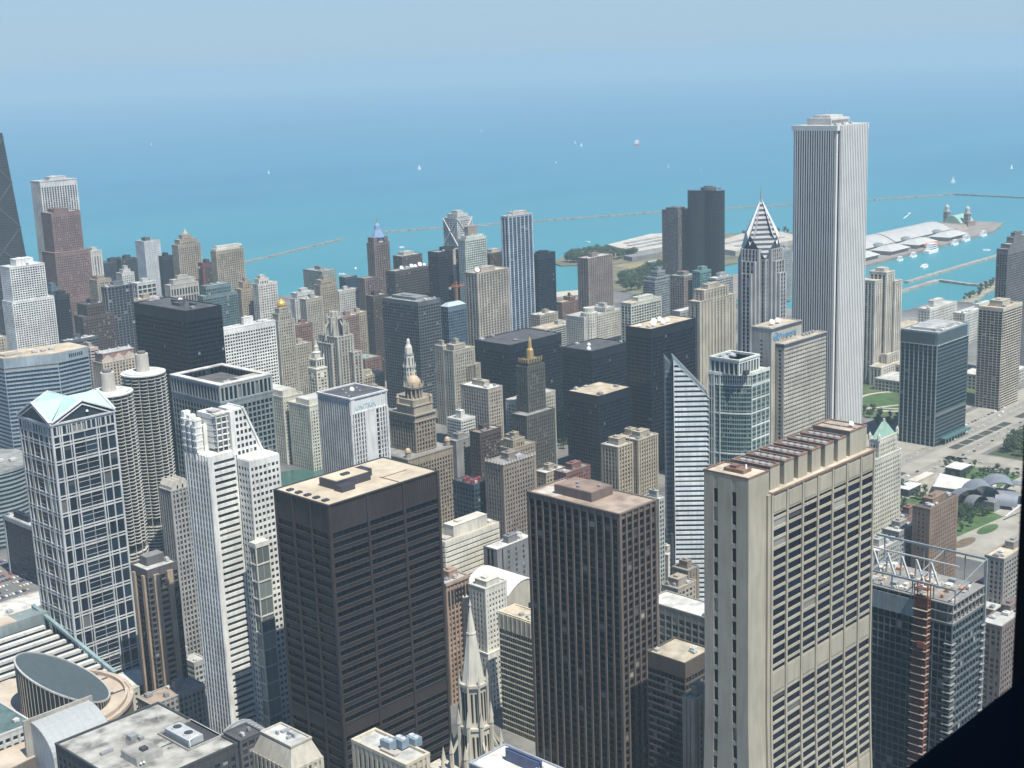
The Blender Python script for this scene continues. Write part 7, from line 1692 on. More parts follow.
# ------------------------------------------------------------------ pleasure pier
def pier():
    pts = [(1960, 1372), (2460, 1384), (3060, 1404), (3215, 1452), (3215, 1560), (3080, 1590), (1960, 1520)]
    m = MB(); m.prism(pts, -5, 2.6); o = m.build('pier', plain('pier_paving', (.25, .215, .185), .9, 0, .2, .04)); tag(o, 'long paved pleasure pier reaching out into the lake', 'pier')
    WR = plain('white_roof', (.42, .41, .385), .6, 0, .08, .05); WW = wallmat((.45, .42, .37))
    rt = root('exhibition_hall', 'white exhibition hall with three long vaulted roofs along the pier', 'exhibition hall', (2700, 1500, 2.6))
    m = MB(); m.box(2300, 1462, 2.6, 2985, 1545, 14); m.build('wall', WW, rt)
    for a, b in ((2310, 2520), (2530, 2700), (2705, 2960)):
        m = MB(); n = 9; pp = [(1460+88*k/n, 14+15*math.sin(math.pi*(k+.0)/n)) for k in range(n+1)]
        for (y0, z0), (y1, z1) in zip(pp, pp[1:]): m.hexa([(a, y0, z0-.4), (b, y0, z0-.4), (b, y1, z1-.4), (a, y1, z1-.4), (a, y0, z0+.4), (b, y0, z0+.4), (b, y1, z1+.4), (a, y1, z1+.4)])
        m.poly([(a, y, z) for y, z in pp][::-1]); m.poly([(b, y, z) for y, z in pp]); m.build('vault_roof', WR, rt)
    for i, (a, w_, lab) in enumerate(((2478, 60, 'white tent roofed pavilion on the pier next to the teal greenhouse'), (2590, 75, 'white gabled pavilion at the middle of the pier behind the big moored ship'), (2705, 80, 'white gabled pavilion on the pier above an orange awning'), (2845, 85, 'white gabled pavilion on the pier nearest the twin towers'))):
        rt = root('pavilion', lab, 'pavilion', (a+w_/2, 1425, 2.6), 'white pavilions along the pier'); m = MB(); m.box(a, 1408, 2.6, a+w_, 1452, 11); m.build('wall', wallmat((.30, .27, .25)), rt)
        m = MB(); m.hexa([(a-3, 1404, 11), (a+w_+3, 1404, 11), (a+w_+3, 1456, 11), (a-3, 1456, 11), (a+w_*.2, 1424, 19), (a+w_*.8, 1424, 19), (a+w_*.8, 1436, 19), (a+w_*.2, 1436, 19)]); m.build('roof', plain('white_roof', (.47, .46, .43), .6, 0, .08, .05), rt)
        m = MB(); m.dome(a+w_/2, 1458, 14, 13, 8, 14, 4); m.build('glass_dome', glassmat((.20, .23, .23)), rt)
    rt = root('awning', 'orange awning by the pavilion on the pier', 'awning', (2740, 1400, 2.6)); m = MB(); m.hexa([(2722, 1392, 8), (2768, 1392, 8), (2768, 1403, 8), (2722, 1403, 8), (2726, 1396, 12), (2764, 1396, 12), (2764, 1403, 12), (2726, 1403, 12)]); m.build('canvas', plain('orange_canvas', (.60, .17, .06), .8), rt)
    m = MB(); [m.box(x, y, 2.6, x+.6, y+.6, 8) for x in (2723, 2744, 2766) for y in (1392.5, 1402)]; m.build('post', plain('mast_metal', (.3, .3, .3), .5), rt)
    rt = root('greenhouse', 'teal glass greenhouse hall at the land end of the pier', 'greenhouse', (2380, 1420, 2.6)); m = MB(); m.box(2310, 1400, 2.6, 2460, 1450, 20); m.build('glazing', glassmat((.07, .16, .16), .05), rt)
    m = MB()
    for k in range(16): m.box(2310+k*10, 1399.6, 2.6, 2310.7+k*10, 1400.2, 20.4)
    m.box(2309, 1399, 20, 2461, 1451, 21); m.build('frame', plain('greenhouse_frame', (.30, .42, .41), .5), rt)
    m = MB(); m.cone(2400, 1426, 21, 30, 24, 3, 8); m.build('glass_roof', glassmat((.10, .20, .19), .05), rt)
    rt = root('ballroom', 'domed ballroom with a green vault between the twin brick towers', 'ballroom', (3110, 1517, 2.6)); m = MB(); m.box(3072, 1492, 2.6, 3150, 1545, 13); m.build('wall', wallmat((.27, .18, .14)), rt)
    m = MB(); n = 9; pp = [(1496+44*k/n, 13+17*math.sin(math.pi*k/n)) for k in range(n+1)]
    for (y0, z0), (y1, z1) in zip(pp, pp[1:]): m.quad((3080, y0, z0), (3148, y0, z0), (3148, y1, z1), (3080, y1, z1), .5)
    m.poly([(3080, y, z) for y, z in pp][::-1]); m.poly([(3148, y, z) for y, z in pp]); m.build('vault_roof', plain('copper_patina', (.26, .42, .34), .7, 0, .15, .1), rt)
    m = MB(); m.hexa([(2985, 1470, 2.7), (3070, 1470, 2.7), (3070, 1548, 2.7), (2985, 1548, 2.7), (2992, 1476, 13), (3066, 1476, 13), (3066, 1542, 13), (2992, 1542, 13)]); m.build('head_house', wallmat((.33, .27, .23)), rt)
    for i, (x, y, lab) in enumerate(((3116, 1549, 'brick pier tower with white cupola on the far side of the ballroom'), (3099, 1489, 'brick pier tower with white cupola on the harbour side of the ballroom'))):
        rt = root('pier_tower', lab, 'tower', (x, y, 2.6), 'twin towers at the pier head'); m = MB(); m.box(x-6, y-6, 2.6, x+6, y+6, 34); m.build('shaft', wallmat((.33, .26, .215)), rt)
        m = MB(); m.box(x-7, y-7, 34, x+7, y+7, 36); m.lathe(x, y, [(5.4, 36), (5.2, 44), (6, 44.4), (6, 45.4)], 8, .39); m.dome(x, y, 45.4, 5, 6, 12); m.cone(x, y, 51, 56, .5, .2, 6); m.build('cupola', wallmat((.50, .47, .42)), rt)
        m = MB()
        for z in (12, 20, 28):
            for q in (-3, 0, 3): m.box(x+q-.8, y-6.2, z, x+q+.8, y-5.9, z+3.5); m.box(x-6.2, y+q-.8, z, x-5.9, y+q+.8, z+3.5)
        m.build('window', glassmat((.03, .03, .035)), rt)['kind'] = 'stuff'
pier()
# ------------------------------------------------------------------ water treatment plant
def plant():
    def flat(name, label, pts, z0, z1, rc, wc=(.40, .38, .34), skl=None):
        cx = sum(p[0] for p in pts)/len(pts); cy = sum(p[1] for p in pts)/len(pts); rt = root(name, label, 'plant building', (cx, cy, 0)); m = MB(); m.prism(pts, z0, z1); m.build('wall', wallmat(wc), rt)
        m = MB(); m.prism([(cx+(x-cx)*.995, cy+(y-cy)*.995) for x, y in pts], z1, z1+.5); m.build('roof', roofmat(rc, .12), rt)
        if skl:
            for q in skl: m = MB(); m.box(*q[:2], z1+.5, *q[2:], z1+2); m.build('roof_strip', roofmat((.30, .30, .30)), rt)
        return rt
    flat('filter_building', 'huge flat white roofed water plant on the peninsula', [(2330, 1880), (2640, 1860), (2690, 1980), (2600, 2045), (2400, 2010)], 0, 10, (.56, .52, .44), skl=[(2380, 1905, 2520, 1920), (2400, 1940, 2540, 1955), (2540, 1885, 2640, 1900), (2560, 1930, 2650, 1945), (2430, 1975, 2560, 1990)])
    flat('filter_building', 'flat roofed water plant hall showing between the lobed tower and the silver point', [(2440, 1690), (2700, 1680), (2770, 1790), (2700, 1850), (2470, 1800)], 0, 11, (.50, .46, .39), skl=[(2500, 1720, 2680, 1735), (2520, 1770, 2700, 1785)])
    flat('pump_house', 'low grey pump house in front of the white roofed water plant', [(2270, 1835), (2360, 1830), (2370, 1858), (2280, 1866)], 0, 9, (.24, .25, .25), (.2, .2, .2))
    flat('pump_house', 'dark block at the tip of the water plant peninsula', [(2660, 1990), (2720, 1970), (2740, 2000), (2680, 2030)], 0, 14, (.2, .21, .22), (.14, .15, .16))
    sheet('park_lawn', [(2180, 1740), (2380, 1715), (2400, 1800), (2200, 1835)], .33, plain('dry_grass', (.24, .20, .10), .9, 0, .25, .03)); sheet('pond', ellipse_pts(2290, 1778, 34, 20), .36, plain('pond_water', (.06, .16, .2), .3)); sheet('path', ellipse_pts(2290, 1778, 44, 28), .345, SAND)
    sheet('beach', [(1845, 1668), (1950, 1622), (1990, 1655), (1880, 1712)], .05, SAND)
plant()
# ------------------------------------------------------------------ music pavilion, park buildings
sheet('park_lawn', [(1080, 520), (1160, 512), (1180, 560), (1175, 600), (1080, 622)], .02, GREEN); sheet('park_lawn', [(1222, 552), (1288, 552), (1288, 632), (1224, 600)], .02, GREEN)
def park_things():
    rt = root('music_pavilion', 'music pavilion of curling brushed steel sheets in the park', 'music pavilion', (1180, 535, 0)); SS = plain('brushed_steel', (.33, .35, .37), .45, .5, .1, .2)
    def curl(cx, cy, z, r, a0, a1, wid, az, lift=0):
        m = MB(); n = 12; r *= .8; z *= .6; ca, sa = math.cos(az), math.sin(az)
        P = lambda t, w_, k: (cx+r*k*math.cos(t)*ca-w_*sa, cy+r*k*math.cos(t)*sa+w_*ca, z+r*k*math.sin(t)+lift*w_*.01)
        for i in range(n):
            t0, t1 = a0+(a1-a0)*i/n, a0+(a1-a0)*(i+1)/n
            m.quad(P(t0, -wid/2, 1), P(t1, -wid/2, 1), P(t1, wid/2, 1), P(t0, wid/2, 1), .5); m.quad(P(t0, wid/2, .96), P(t1, wid/2, .96), P(t1, -wid/2, .96), P(t0, -wid/2, .96), .5)
            m.quad(P(t0, -wid/2, 1), P(t0, -wid/2, .96), P(t1, -wid/2, .96), P(t1, -wid/2, 1), .5)
        m.build('steel_sheet', SS, rt)
    for q in ((1168, 552, 4, 18, .15, 2.5, 20, 2.4, 20), (1182, 545, 8, 20, .2, 2.6, 24, 2.3, 0), (1196, 534, 10, 22, .1, 2.3, 22, 2.2, -10), (1206, 520, 8, 18, .4, 2.6, 20, 2.0, 10), (1163, 540, 6, 13, .3, 2.9, 12, 2.8, 10), (1190, 522, 4, 15, .1, 2.0, 20, 3.4, 0), (1218, 508, 7, 17, .2, 2.5, 18, 1.9, 0)): curl(*q)
    m = MB(); m.box(1166, 524, 0, 1212, 556, 9); m.build('stage_house', wallmat((.20, .21, .22)), rt)
    WP = plain('white_pipe', (.68, .68, .66), .5)
    rt = root('trellis', 'curved white pipe trellis over the lawn beside the steel pavilion', 'trellis', (1190, 490, 0))
    for q in (0, 14, 28):
        m = MB(); pr = None
        for k in range(11):
            p = (1150+k*9, 506-q-k*2.2, 4+10*math.sin(math.pi*k/10)); 
            if pr: m.beam(pr, p, 1.0)
            pr = p
        m.build('pipe', WP, rt)
    for k in (2, 5, 8):
        m = MB(); m.beam((1150+k*9, 506-k*2.2, 4+10*math.sin(math.pi*k/10)), (1150+k*9, 478-k*2.2, 4+10*math.sin(math.pi*k/10)), .8); m.build('pipe', WP, rt)
    def shed(name, label, x0, y0, x1, y1, z, wc, rc):
        rt = root(name, label, 'park building', ((x0+x1)/2, (y0+y1)/2, 0)); m = MB(); m.box(x0, y0, 0, x1, y1, z); m.build('wall', wallmat(wc), rt); m = MB(); m.box(x0-.6, y0-.6, z, x1+.6, y1+.6, z+.7); m.build('roof', roofmat(rc, .08), rt)
        m = MB()
        for k in range(max(2, int((x1-x0)/4))): m.box(x0+1+k*4, y0-.15, 1, x0+3.6+k*4, y0+.1, z-1.5)
        m.build('glazing', glassmat((.03, .045, .05)), rt)
    rt = root('theatre', 'park theatre with a long white tent like roof ending in tan paving', 'theatre', (1205, 580, 0)); m = MB(); m.prism([(1183, 593), (1188, 560), (1217, 568), (1219, 605)], 0, 8); m.build('wall', wallmat((.4, .38, .33)), rt)
    m = MB(); m.hexa([(1182, 593, 8), (1188, 559, 8), (1218, 567, 8.2), (1220, 606, 8.2), (1184, 592, 8.9), (1189, 560, 8.9), (1217, 568, 10), (1219, 604, 10)]); m.build('roof', roofmat((.64, .63, .60), .05), rt)
    m = MB(); m.prism([(1188, 559), (1196, 536), (1222, 548), (1218, 567)], 0, 8.3); m.build('terrace', roofmat((.50, .43, .34), .1), rt)
    shed('park_pavilion', 'dark glass park pavilion with a white slab roof by the boulevard', 1246, 596, 1268, 612, 8, (.05, .07, .07), (.66, .66, .63)); shed('park_pavilion', 'dark glass park pavilion with a white slab roof in front of the trees', 1160, 606, 1184, 618, 7, (.05, .07, .06), (.68, .68, .65))
    rt = root('park_wall', 'long plain cream retaining wall beside the white theatre roof', 'wall', (1200, 622, 0)); m = MB(); m.box(1186, 612, 0, 1222, 620, 7.5); m.build('wall', wallmat((.52, .48, .39)), rt); m = MB(); m.box(1185.6, 611.6, 7.5, 1222.4, 620.4, 8); m.build('coping', wallmat((.56, .52, .43)), rt)
    rt = root('ramp_canopy', 'dark oval canopy over the ramp by the boulevard', 'canopy', (1185, 640, 0)); m = MB(); m.prism(ellipse_pts(1187, 634, 12, 7), 3.2, 4.2); m.build('canopy', plain('dark_roof_metal', (.045, .06, .065), .5), rt); m = MB(); [m.cone(1187+a, 634+b, 0, 3.2, .4, .4, 8) for a in (-7, 7) for b in (-3, 3)]; m.build('post', plain('mast_metal', (.3, .3, .3), .5), rt)
    rt = root('festival_tent', 'red striped awning tent at the park edge', 'tent', (1152, 470, 0)); m = MB(); m.cone(1152, 474, 3, 8, 9, .5, 10); m.build('canvas', plain('red_canvas', (.45, .06, .06), .7), rt); m = MB(); m.cone(1152, 474, 0, 3, 8, 8, 10); m.build('side', wallmat((.6, .58, .54)), rt)
park_things()
# ------------------------------------------------------------------ tower crane
def crane(x, y, H, jib, az, label, col, base=0):
    rt = root('tower_crane', label, 'crane', (x, y, base)); M_ = plain('crane_paint_%d' % int(col[0]*100), col, .5); m = MB()
    for a in (-1, 1):
        for b in (-1, 1): m.beam((x+a, y+b, base), (x+a, y+b, H), .35)
    z = base
    while z < H-2: m.beam((x-1, y-1, z), (x+1, y-1, z+2), .22); m.beam((x-1, y+1, z+2), (x-1, y-1, z), .22); z += 2
    m.build('mast', M_, rt); c, s = math.cos(az), math.sin(az); m = MB(); m.beam((x-c*jib*.35, y-s*jib*.35, H), (x+c*jib, y+s*jib, H), .9, .5); m.beam((x, y, H+7), (x+c*jib*.7, y+s*jib*.7, H+.5), .25); m.beam((x, y, H+7), (x-c*jib*.33, y-s*jib*.33, H+.5), .25)
    m.beam((x-c*jib*.2, y-s*jib*.2, H+2), (x+c*jib, y+s*jib, H+2), .4); k = 0
    while k < jib: m.beam((x+c*k, y+s*k, H), (x+c*(k+2), y+s*(k+2), H+2), .2); k += 4
    m.build('jib', M_, rt); m = MB(); m.beam((x, y, H), (x, y, H+7), .9); m.build('peak', M_, rt); m = MB(); m.box(x-c*jib*.33-1.5, y-s*jib*.33-1.5, H-3, x-c*jib*.33+1.5, y-s*jib*.33+1.5, H-.3); m.build('counterweight', wallmat((.4, .4, .38)), rt); m = MB(); m.box(x+1, y-1, H-2.6, x+2.8, y+1, H-.2); m.build('cab', glassmat((.1, .12, .13)), rt)
crane(1338, 1400, 112, 34, R(-12), 'orange tower crane in front of the black tower with a beige strip', (.55, .22, .08))
crane(1240, 1880, 118, 22, R(-60), 'red tower crane in front of the turreted beige hotel', (.42, .08, .10))
crane(1500, 735, 36, 26, R(-20), 'pinkish red tower crane beside the fine lined brown residential tower', (.45, .14, .14))
# ------------------------------------------------------------------ boats
BW = plain('boat_white', (.80, .80, .78), .5); BR = plain('boat_red', (.45, .12, .08), .5); WK = plain('wake_foam', (.62, .70, .70), .8)
def hull(m, L, B, D):
    n = [(-L/2, -B*.4), (L*.15, -B/2), (L/2, 0), (L*.15, B/2), (-L/2, B*.4)]; m.prism([(a*.92, b*.8) for a, b in n], -.3, .3); m.prism(n, .3, D)
_proto = {}
def boat(kind, x, y, rot, label, L=12, group='boats on the lake'):
    z = -2.5; nm = {'sail': 'sailboat', 'motor': 'motorboat', 'ship': 'tour_boat', 'barge': 'barge', 'ferry': 'ferry'}[kind]
    rt = root(nm, label, nm.replace('_', ' '), (x, y, z), group); rt.rotation_euler = (0, 0, rot)
    k = (kind, L)
    if k in _proto:
        for ch in _proto[k].children: c = ch.copy(); COL.objects.link(c); c.parent = rt
        return rt
    _proto[k] = rt; parts = []
    m = MB(); hull(m, L, L*.27, L*.11+.5); parts.append(('hull', m, BR if kind == 'ferry' else BW))
    h = L*.11+.5
    if kind == 'sail':
        m = MB(); m.cone(.05*L, 0, h, L*1.5, .15, .08, 6); parts.append(('mast', m, BW)); m = MB(); m.prism([(-.42*L, -.12), (.04*L, -.12), (.04*L, .12), (-.42*L, .12)], h+1.2, [h+1.5, L*1.45, L*1.45, h+1.5]); m.prism([(.07*L, -.1), (.46*L, -.1), (.46*L, .1), (.07*L, .1)], h+.6, [L*1.25, h+.7, h+.7, L*1.25]); parts.append(('sail', m, BW))
    else:
        lv = {'motor': 1, 'ship': 3, 'barge': 1, 'ferry': 3}[kind]; m = MB()
        for q in range(lv): m.box(-L*(.36-.04*q), -L*.1, h+q*2.3*(L/30 if L > 20 else .5), L*(.22-.05*q), L*.1, h+(q+1)*2.3*(L/30 if L > 20 else .5)-.1)
        parts.append(('cabin', m, BW)); g = MB()
        for q in range(lv): zz = h+q*2.3*(L/30 if L > 20 else .5); s = (L/30 if L > 20 else .5); g.box(-L*(.34-.04*q), -L*.102, zz+.8*s, L*(.20-.05*q), L*.102, zz+1.7*s)
        parts.append(('cabin_window', g, glassmat((.03, .04, .05))))
    for n, mb, mt in parts:
        o = mb.build(n, mt, None, (0, 0, 0)); o.parent = rt
    return rt
def wake(x, y, rot, L):
    c, s = math.cos(rot), math.sin(rot); m = MB(); P = lambda a, b: (x+a*c-b*s, y+a*s+b*c, -2.42); m.poly([P(0, -.6), P(0, .6), P(-L*.5, 2.2), P(-L, .8), P(-L, -.8), P(-L*.5, -2.2)]); o = m.build('wake', WK); o['kind'] = 'structure'
boat('ferry', 5540, 4430, .4, 'large red and white ferry far out on the open lake', 78)
SAILS = [(6480, 6480, 'pale sailboat speck nearest the horizon above the lone one by the long wake'), (6220, 6620, 'tiny sailboat far out beside the one nearest the horizon'), (5600, 4900, 'sailboat just short of the red and white ferry'), (5420, 4700, 'small sailboat following the one short of the ferry'), (4280, 3120, 'white sailboat with tall sail out beyond the dark lake towers'), (4420, 3380, 'small sailboat left of the tall sail beyond the lake towers'), (4000, 4380, 'white sailboat off the slender blue glass tower'), (3600, 4900, 'lone white sailboat far behind the X braced tower'), (2560, 2640, 'tall white sailboat near the long breakwater by the X braced tower'), (4180, 2060, 'white sailboat beyond the outer breakwater left of the pier towers'), (4740, 2120, 'white sailboat well out above the pier towers'), (6350, 2980, 'faint sailboat far out to the right of the tallest tower'), (5900, 2500, 'faint sailboat far out above the pier head'), (6200, 2450, 'faint sailboat beside the one above the pier head'), (4900, 7900, 'solitary sailboat far out above the pinkish brown tower')]
for i, (x, y, l) in enumerate(SAILS): boat('sail', x, y, .3+i*.9, l.replace(' left of', ' beside').replace(' to the right of', ' past'), 13 if i % 3 else 15, 'sailboats on the lake')
MOT = [(4500, 4050, .7, 60, 'speeding motorboat with a long wake below the ferry'), (3480, 2170, .5, 120, 'motorboat with a bright wake just behind the thin spire'), (3330, 1760, .35, 110, 'motorboat with a white wake between the pier and the outer breakwater'), (2600, 2640, 2.5, 40, 'motorboat crossing near the tall sailboat by the breakwater')]
for x, y, r, L, l in MOT: boat('motor', x, y, r, l, 20, 'motorboats with wakes'); wake(x, y, r, L)
HB = [(2195, 2480, 'white motorboat off the end of the short breakwater'), (2010, 2190, 'white boat anchored near the dark glass lab block'), (2000, 2150, 'white boat anchored beside another close to the glass lab block'), (1900, 2300, 'white boat anchored out behind the hospital blocks'), (1830, 2260, 'small white boat anchored nearest the short breakwater'), (1920, 2020, 'small white boat beside the lantern clock tower'), (2480, 2140, 'white boat off the peninsula trees'), (2950, 2150, 'white boat near the long breakwater beyond the water plant'), (2760, 1220, 'white boat beyond the harbour breakwater'), (2780, 1290, 'white boat near the middle of the harbour'), (2620, 1150, 'white boat behind the harbour breakwater beside the grid tower'), (2560, 1130, 'white boat just inside the harbour breakwater')]
for i, (x, y, l) in enumerate(HB): boat('motor', x, y, i*1.3, l, 16, 'white boats at anchor')
for x, y, L, l in ((2700, 1372, 58, 'big white tour ship moored beside the middle pavilions of the pier'), (2830, 1385, 34, 'white tour boat moored behind the big tour ship'), (2900, 1393, 40, 'white two deck boat moored near the pier head'), (2995, 1398, 36, 'white boat moored at the very end of the pier'), (2560, 1370, 26, 'small white tour boat moored at the land end of the pier'), (2620, 1372, 30, 'white tour boat moored just short of the big tour ship')): boat('ship', x, y, .03, l, L, 'tour boats along the pier')
boat('barge', 2500, 1285, .1, 'flat grey white work barge alone in the harbour', 34)
# ------------------------------------------------------------------ trees
LEAF = []
def leafmat(i, c):
    m, t, b = mk('foliage_%d' % i); a = t.nodes.new('ShaderNodeAttribute'); a.attribute_name = 'rnd'; r = ramp(t, a.outputs['Fac'], [(0, sc(c, .55)), (.5, c), (1, sc(c, 1.6))]); t.links.new(r.outputs[0], b.inputs['Base Color']); b.inputs['Roughness'].default_value = .8; return m
BARK = plain('bark', (.10, .075, .05), .9)
def tree_mesh(i, seed, c, H=11, W=4.6, nleaf=420):
    rr = random.Random(seed); m = MB(); m.cone(0, 0, 0, H*.45, .32, .18, 7)
    blobs = []
    for k in range(9):
        a = rr.uniform(0, 6.28); d = rr.uniform(.2, .75)*W*.75; z = H*rr.uniform(.42, .9); blobs.append((d*math.cos(a), d*math.sin(a), z, rr.uniform(.32, .55)*W))
        m.beam((0, 0, H*.36), (d*math.cos(a)*.8, d*math.sin(a)*.8, z), .16)
    tr = bpy.data.meshes.new('trunk'); tr.from_pydata(m.v, [], m.f); tr.materials.append(BARK); m = MB()
    for k in range(nleaf):
        bx, by, bz, br = rr.choice(blobs); u = rr.uniform(-1, 1); t = rr.uniform(0, 6.28); q = br*rr.uniform(.6, 1.05); h = math.sqrt(1-u*u); p = Vector((bx+q*h*math.cos(t), by+q*h*math.sin(t), bz+q*u*.8)); s = rr.uniform(.35, .75)
        n = Vector((h*math.cos(t), h*math.sin(t), u+.5))+Vector((rr.uniform(-.6, .6), rr.uniform(-.6, .6), rr.uniform(-.3, .6))); n.normalize(); a = n.orthogonal().normalized()*s; b = n.cross(a).normalized()*s*.8
        m.quad(tuple(p-a-b*.4), tuple(p+b), tuple(p+a-b*.3), tuple(p-b), rr.random())
    cr = bpy.data.meshes.new('crown'); cr.from_pydata(m.v, [], m.f); at = cr.attributes.new('rnd', 'FLOAT', 'FACE'); at.data.foreach_set('value', m.r); cr.materials.append(leafmat(i, c)); return tr, cr
TREES = [tree_mesh(0, 1, (.035, .065, .022)), tree_mesh(1, 2, (.045, .075, .025), 10, 5.0), tree_mesh(2, 5, (.028, .055, .022), 12, 5.2)]
def tree(x, y, label, group, k=1.0, z=0):
    rt = root('tree', label, 'tree', (x, y, z), group); tr, cr = TREES[rnd.randrange(3)]; rt.rotation_euler = (0, 0, rnd.uniform(0, 6.28)); s = k*rnd.uniform(.8, 1.2); rt.scale = (s, s, s*rnd.uniform(.9, 1.1))
    for n, me in (('trunk', tr), ('crown', cr)): o = bpy.data.objects.new(n, me); COL.objects.link(o); o.parent = rt
def scatter(poly, n, mind, label, group, k=1.0, z=0):
    xs = [p[0] for p in poly]; ys = [p[1] for p in poly]; pts = []; tries = 0
    while len(pts) < n and tries < 6000:
        tries += 1; x, y = rnd.uniform(min(xs), max(xs)), rnd.uniform(min(ys), max(ys)); ins = False
        for (x0, y0), (x1, y1) in zip(poly, poly[1:]+poly[:1]):
            if (y0 > y) != (y1 > y) and x < (x1-x0)*(y-y0)/(y1-y0)+x0: ins = not ins
        if ins and all((x-a)**2+(y-b)**2 > mind**2 for a, b in pts): pts.append((x, y)); tree(x, y, label, group, k, z)
def wood(poly, n, name, k=1.0, z=0):
    """a far wood that reads as one mass: one object"""
    xs = [p[0] for p in poly]; ys = [p[1] for p in poly]; c = 0; m = MB(); rr = random.Random(name); tries = 0
    while c < n and tries < 9000:
        tries += 1; x, y = rr.uniform(min(xs), max(xs)), rr.uniform(min(ys), max(ys)); ins = False
        for (x0, y0), (x1, y1) in zip(poly, poly[1:]+poly[:1]):
            if (y0 > y) != (y1 > y) and x < (x1-x0)*(y-y0)/(y1-y0)+x0: ins = not ins
        if not ins: continue
        c += 1; tr, cr = rr.choice(TREES); s = k*rr.uniform(.75, 1.25); a = rr.uniform(0, 6.28); ca, sa = math.cos(a)*s, math.sin(a)*s; q = rr.uniform(-.25, .25)
        for p in cr.polygons:
            vs = [cr.vertices[v].co for v in p.vertices]; m.quad(*[(x+v.x*ca-v.y*sa, y+v.x*sa+v.y*ca, z+v.z*s) for v in vs], min(1, max(0, rr.random()*.8+.1+q)))
        m.cone(x, y, z, z+5*s, .35*s, .2*s, 5)
    o = m.build(name, leafmat(9, (.036, .064, .024))); o['kind'] = 'stuff'
scatter([(1345, 540), (1345, 606), (1530, 610), (1560, 580), (1480, 520)], 110, 7.5, 'dark leafy tree packed in the dense grove beside the boulevard', 'trees of the dense grove', 1.45)
scatter([(1225, 555), (1290, 555), (1290, 635), (1225, 600)], 40, 6, 'small green tree in the park plantings behind the white theatre roof', 'trees behind the theatre roof', .62)
scatter([(1090, 520), (1140, 520), (1190, 620), (1080, 625)], 60, 7, 'green tree in the park garden behind the brown brick block', 'trees behind the brick block', .75)
scatter([(1110, 545), (1160, 520), (1165, 540), (1120, 575)], 30, 5, 'green tree between the steel pavilion and the oval lawns', 'trees by the oval lawns', .75)
scatter([(1370, 712), (1420, 712), (1420, 800), (1330, 780)], 26, 8, 'dark tree beside the blue glass office tower and the oval lawn', 'trees by the oval lawn', .9)
wood([(2185, 1950), (2200, 1880), (2330, 1870), (2340, 1990), (2250, 1990)], 85, 'shore_woodland', 1.75, .3)
wood([(1950, 1590), (2190, 1575), (2330, 1660), (2330, 1725), (2230, 1730), (2050, 1690)], 190, 'park_woodland', 1.7, .3)
scatter([(2700, 1850), (2800, 1790), (2850, 1810), (2740, 1890)], 12, 10, 'dark tree behind the flat roofed water plant hall', 'trees behind the plant hall', 1.2, .3)
scatter([(2170, 1032), (2290, 1058), (2390, 1080), (2390, 1092), (2280, 1072), (2165, 1044)], 26, 7, 'dark tree in the row along the narrow harbour wall', 'trees along the harbour wall', .9, 1.6)
scatter([(1650, 2030), (1690, 2060), (1660, 2100), (1610, 2080)], 8, 9, 'leafy tree at the shore below the blue glass lab block', 'trees at the lab block', 1.1)
scatter([(1080, 960), (1120, 960), (1130, 1015), (1085, 1015)], 12, 8, 'green tree in the small square below the black slabs', 'trees below the black slabs', .9)
scatter([(735, 1075), (765, 1085), (790, 1120), (750, 1115)], 7, 7, 'riverside tree beside the white clock tower building', 'trees by the river', .9)
# ------------------------------------------------------------------ cars
def car_mesh(i, c):
    m = MB(); m.hexa([(-2.2, -.9, .35), (2.2, -.9, .35), (2.2, .9, .35), (-2.2, .9, .35), (-2.2, -.88, .95), (2.15, -.85, .85), (2.15, .85, .85), (-2.2, .88, .95)]); m.hexa([(-1.9, -.8, .94), (1.2, -.8, .9), (1.2, .8, .9), (-1.9, .8, .94), (-1.4, -.66, 1.45), (.5, -.66, 1.45), (.5, .66, 1.45), (-1.4, .66, 1.45)])
    for a in (-1.4, 1.4):
        for b in (-.92, .72): m.box(a-.33, b, 0, a+.33, b+.2, .66)
    me = bpy.data.meshes.new('car'); me.from_pydata(m.v, [], m.f); me.materials.append(plain('car_paint_%d' % i, c, .35)); return me
CARS = [car_mesh(i, c) for i, c in enumerate(((.7, .7, .68), (.04, .04, .045), (.35, .36, .37), (.30, .04, .04), (.05, .08, .2), (.5, .45, .35)))]
CN = ['white', 'black', 'silver', 'red', 'blue', 'beige']
def car(x, y, rz, where, z=.04):
    i = rnd.choice((0, 0, 1, 1, 2, 2, 2, 3, 4, 5)); o = bpy.data.objects.new('car', CARS[i]); COL.objects.link(o); o.location = (x, y, z); o.rotation_euler = (0, 0, rz); tag(o, '%s car %s' % (CN[i], where), 'car', CN[i]+' cars '+where)
for k in range(24): car(1345+k*8.2+rnd.uniform(-.6, .6), 682, 0, 'parked along the kerb by the building pit')
for k in range(26): car(1060+k*26+rnd.uniform(-8, 8), rnd.choice((627, 630, 635, 638.5)), 0, 'driving on the near side of the boulevard')
for k in range(24): car(1180+k*24+rnd.uniform(-8, 8), rnd.choice((663, 667, 671, 674)), math.pi, 'driving on the far side of the boulevard')
for k in range(9): car(rnd.choice((1302, 1306, 1310)), 470+k*19, R(90), 'driving on the cross street by the park')
rows = 0
for r in range(9):
    for k in range(22):
        if rnd.random() < .82: car(455+k*3.1, 1045+r*12, R(90), 'in the open car park by the navy glass block', .03)
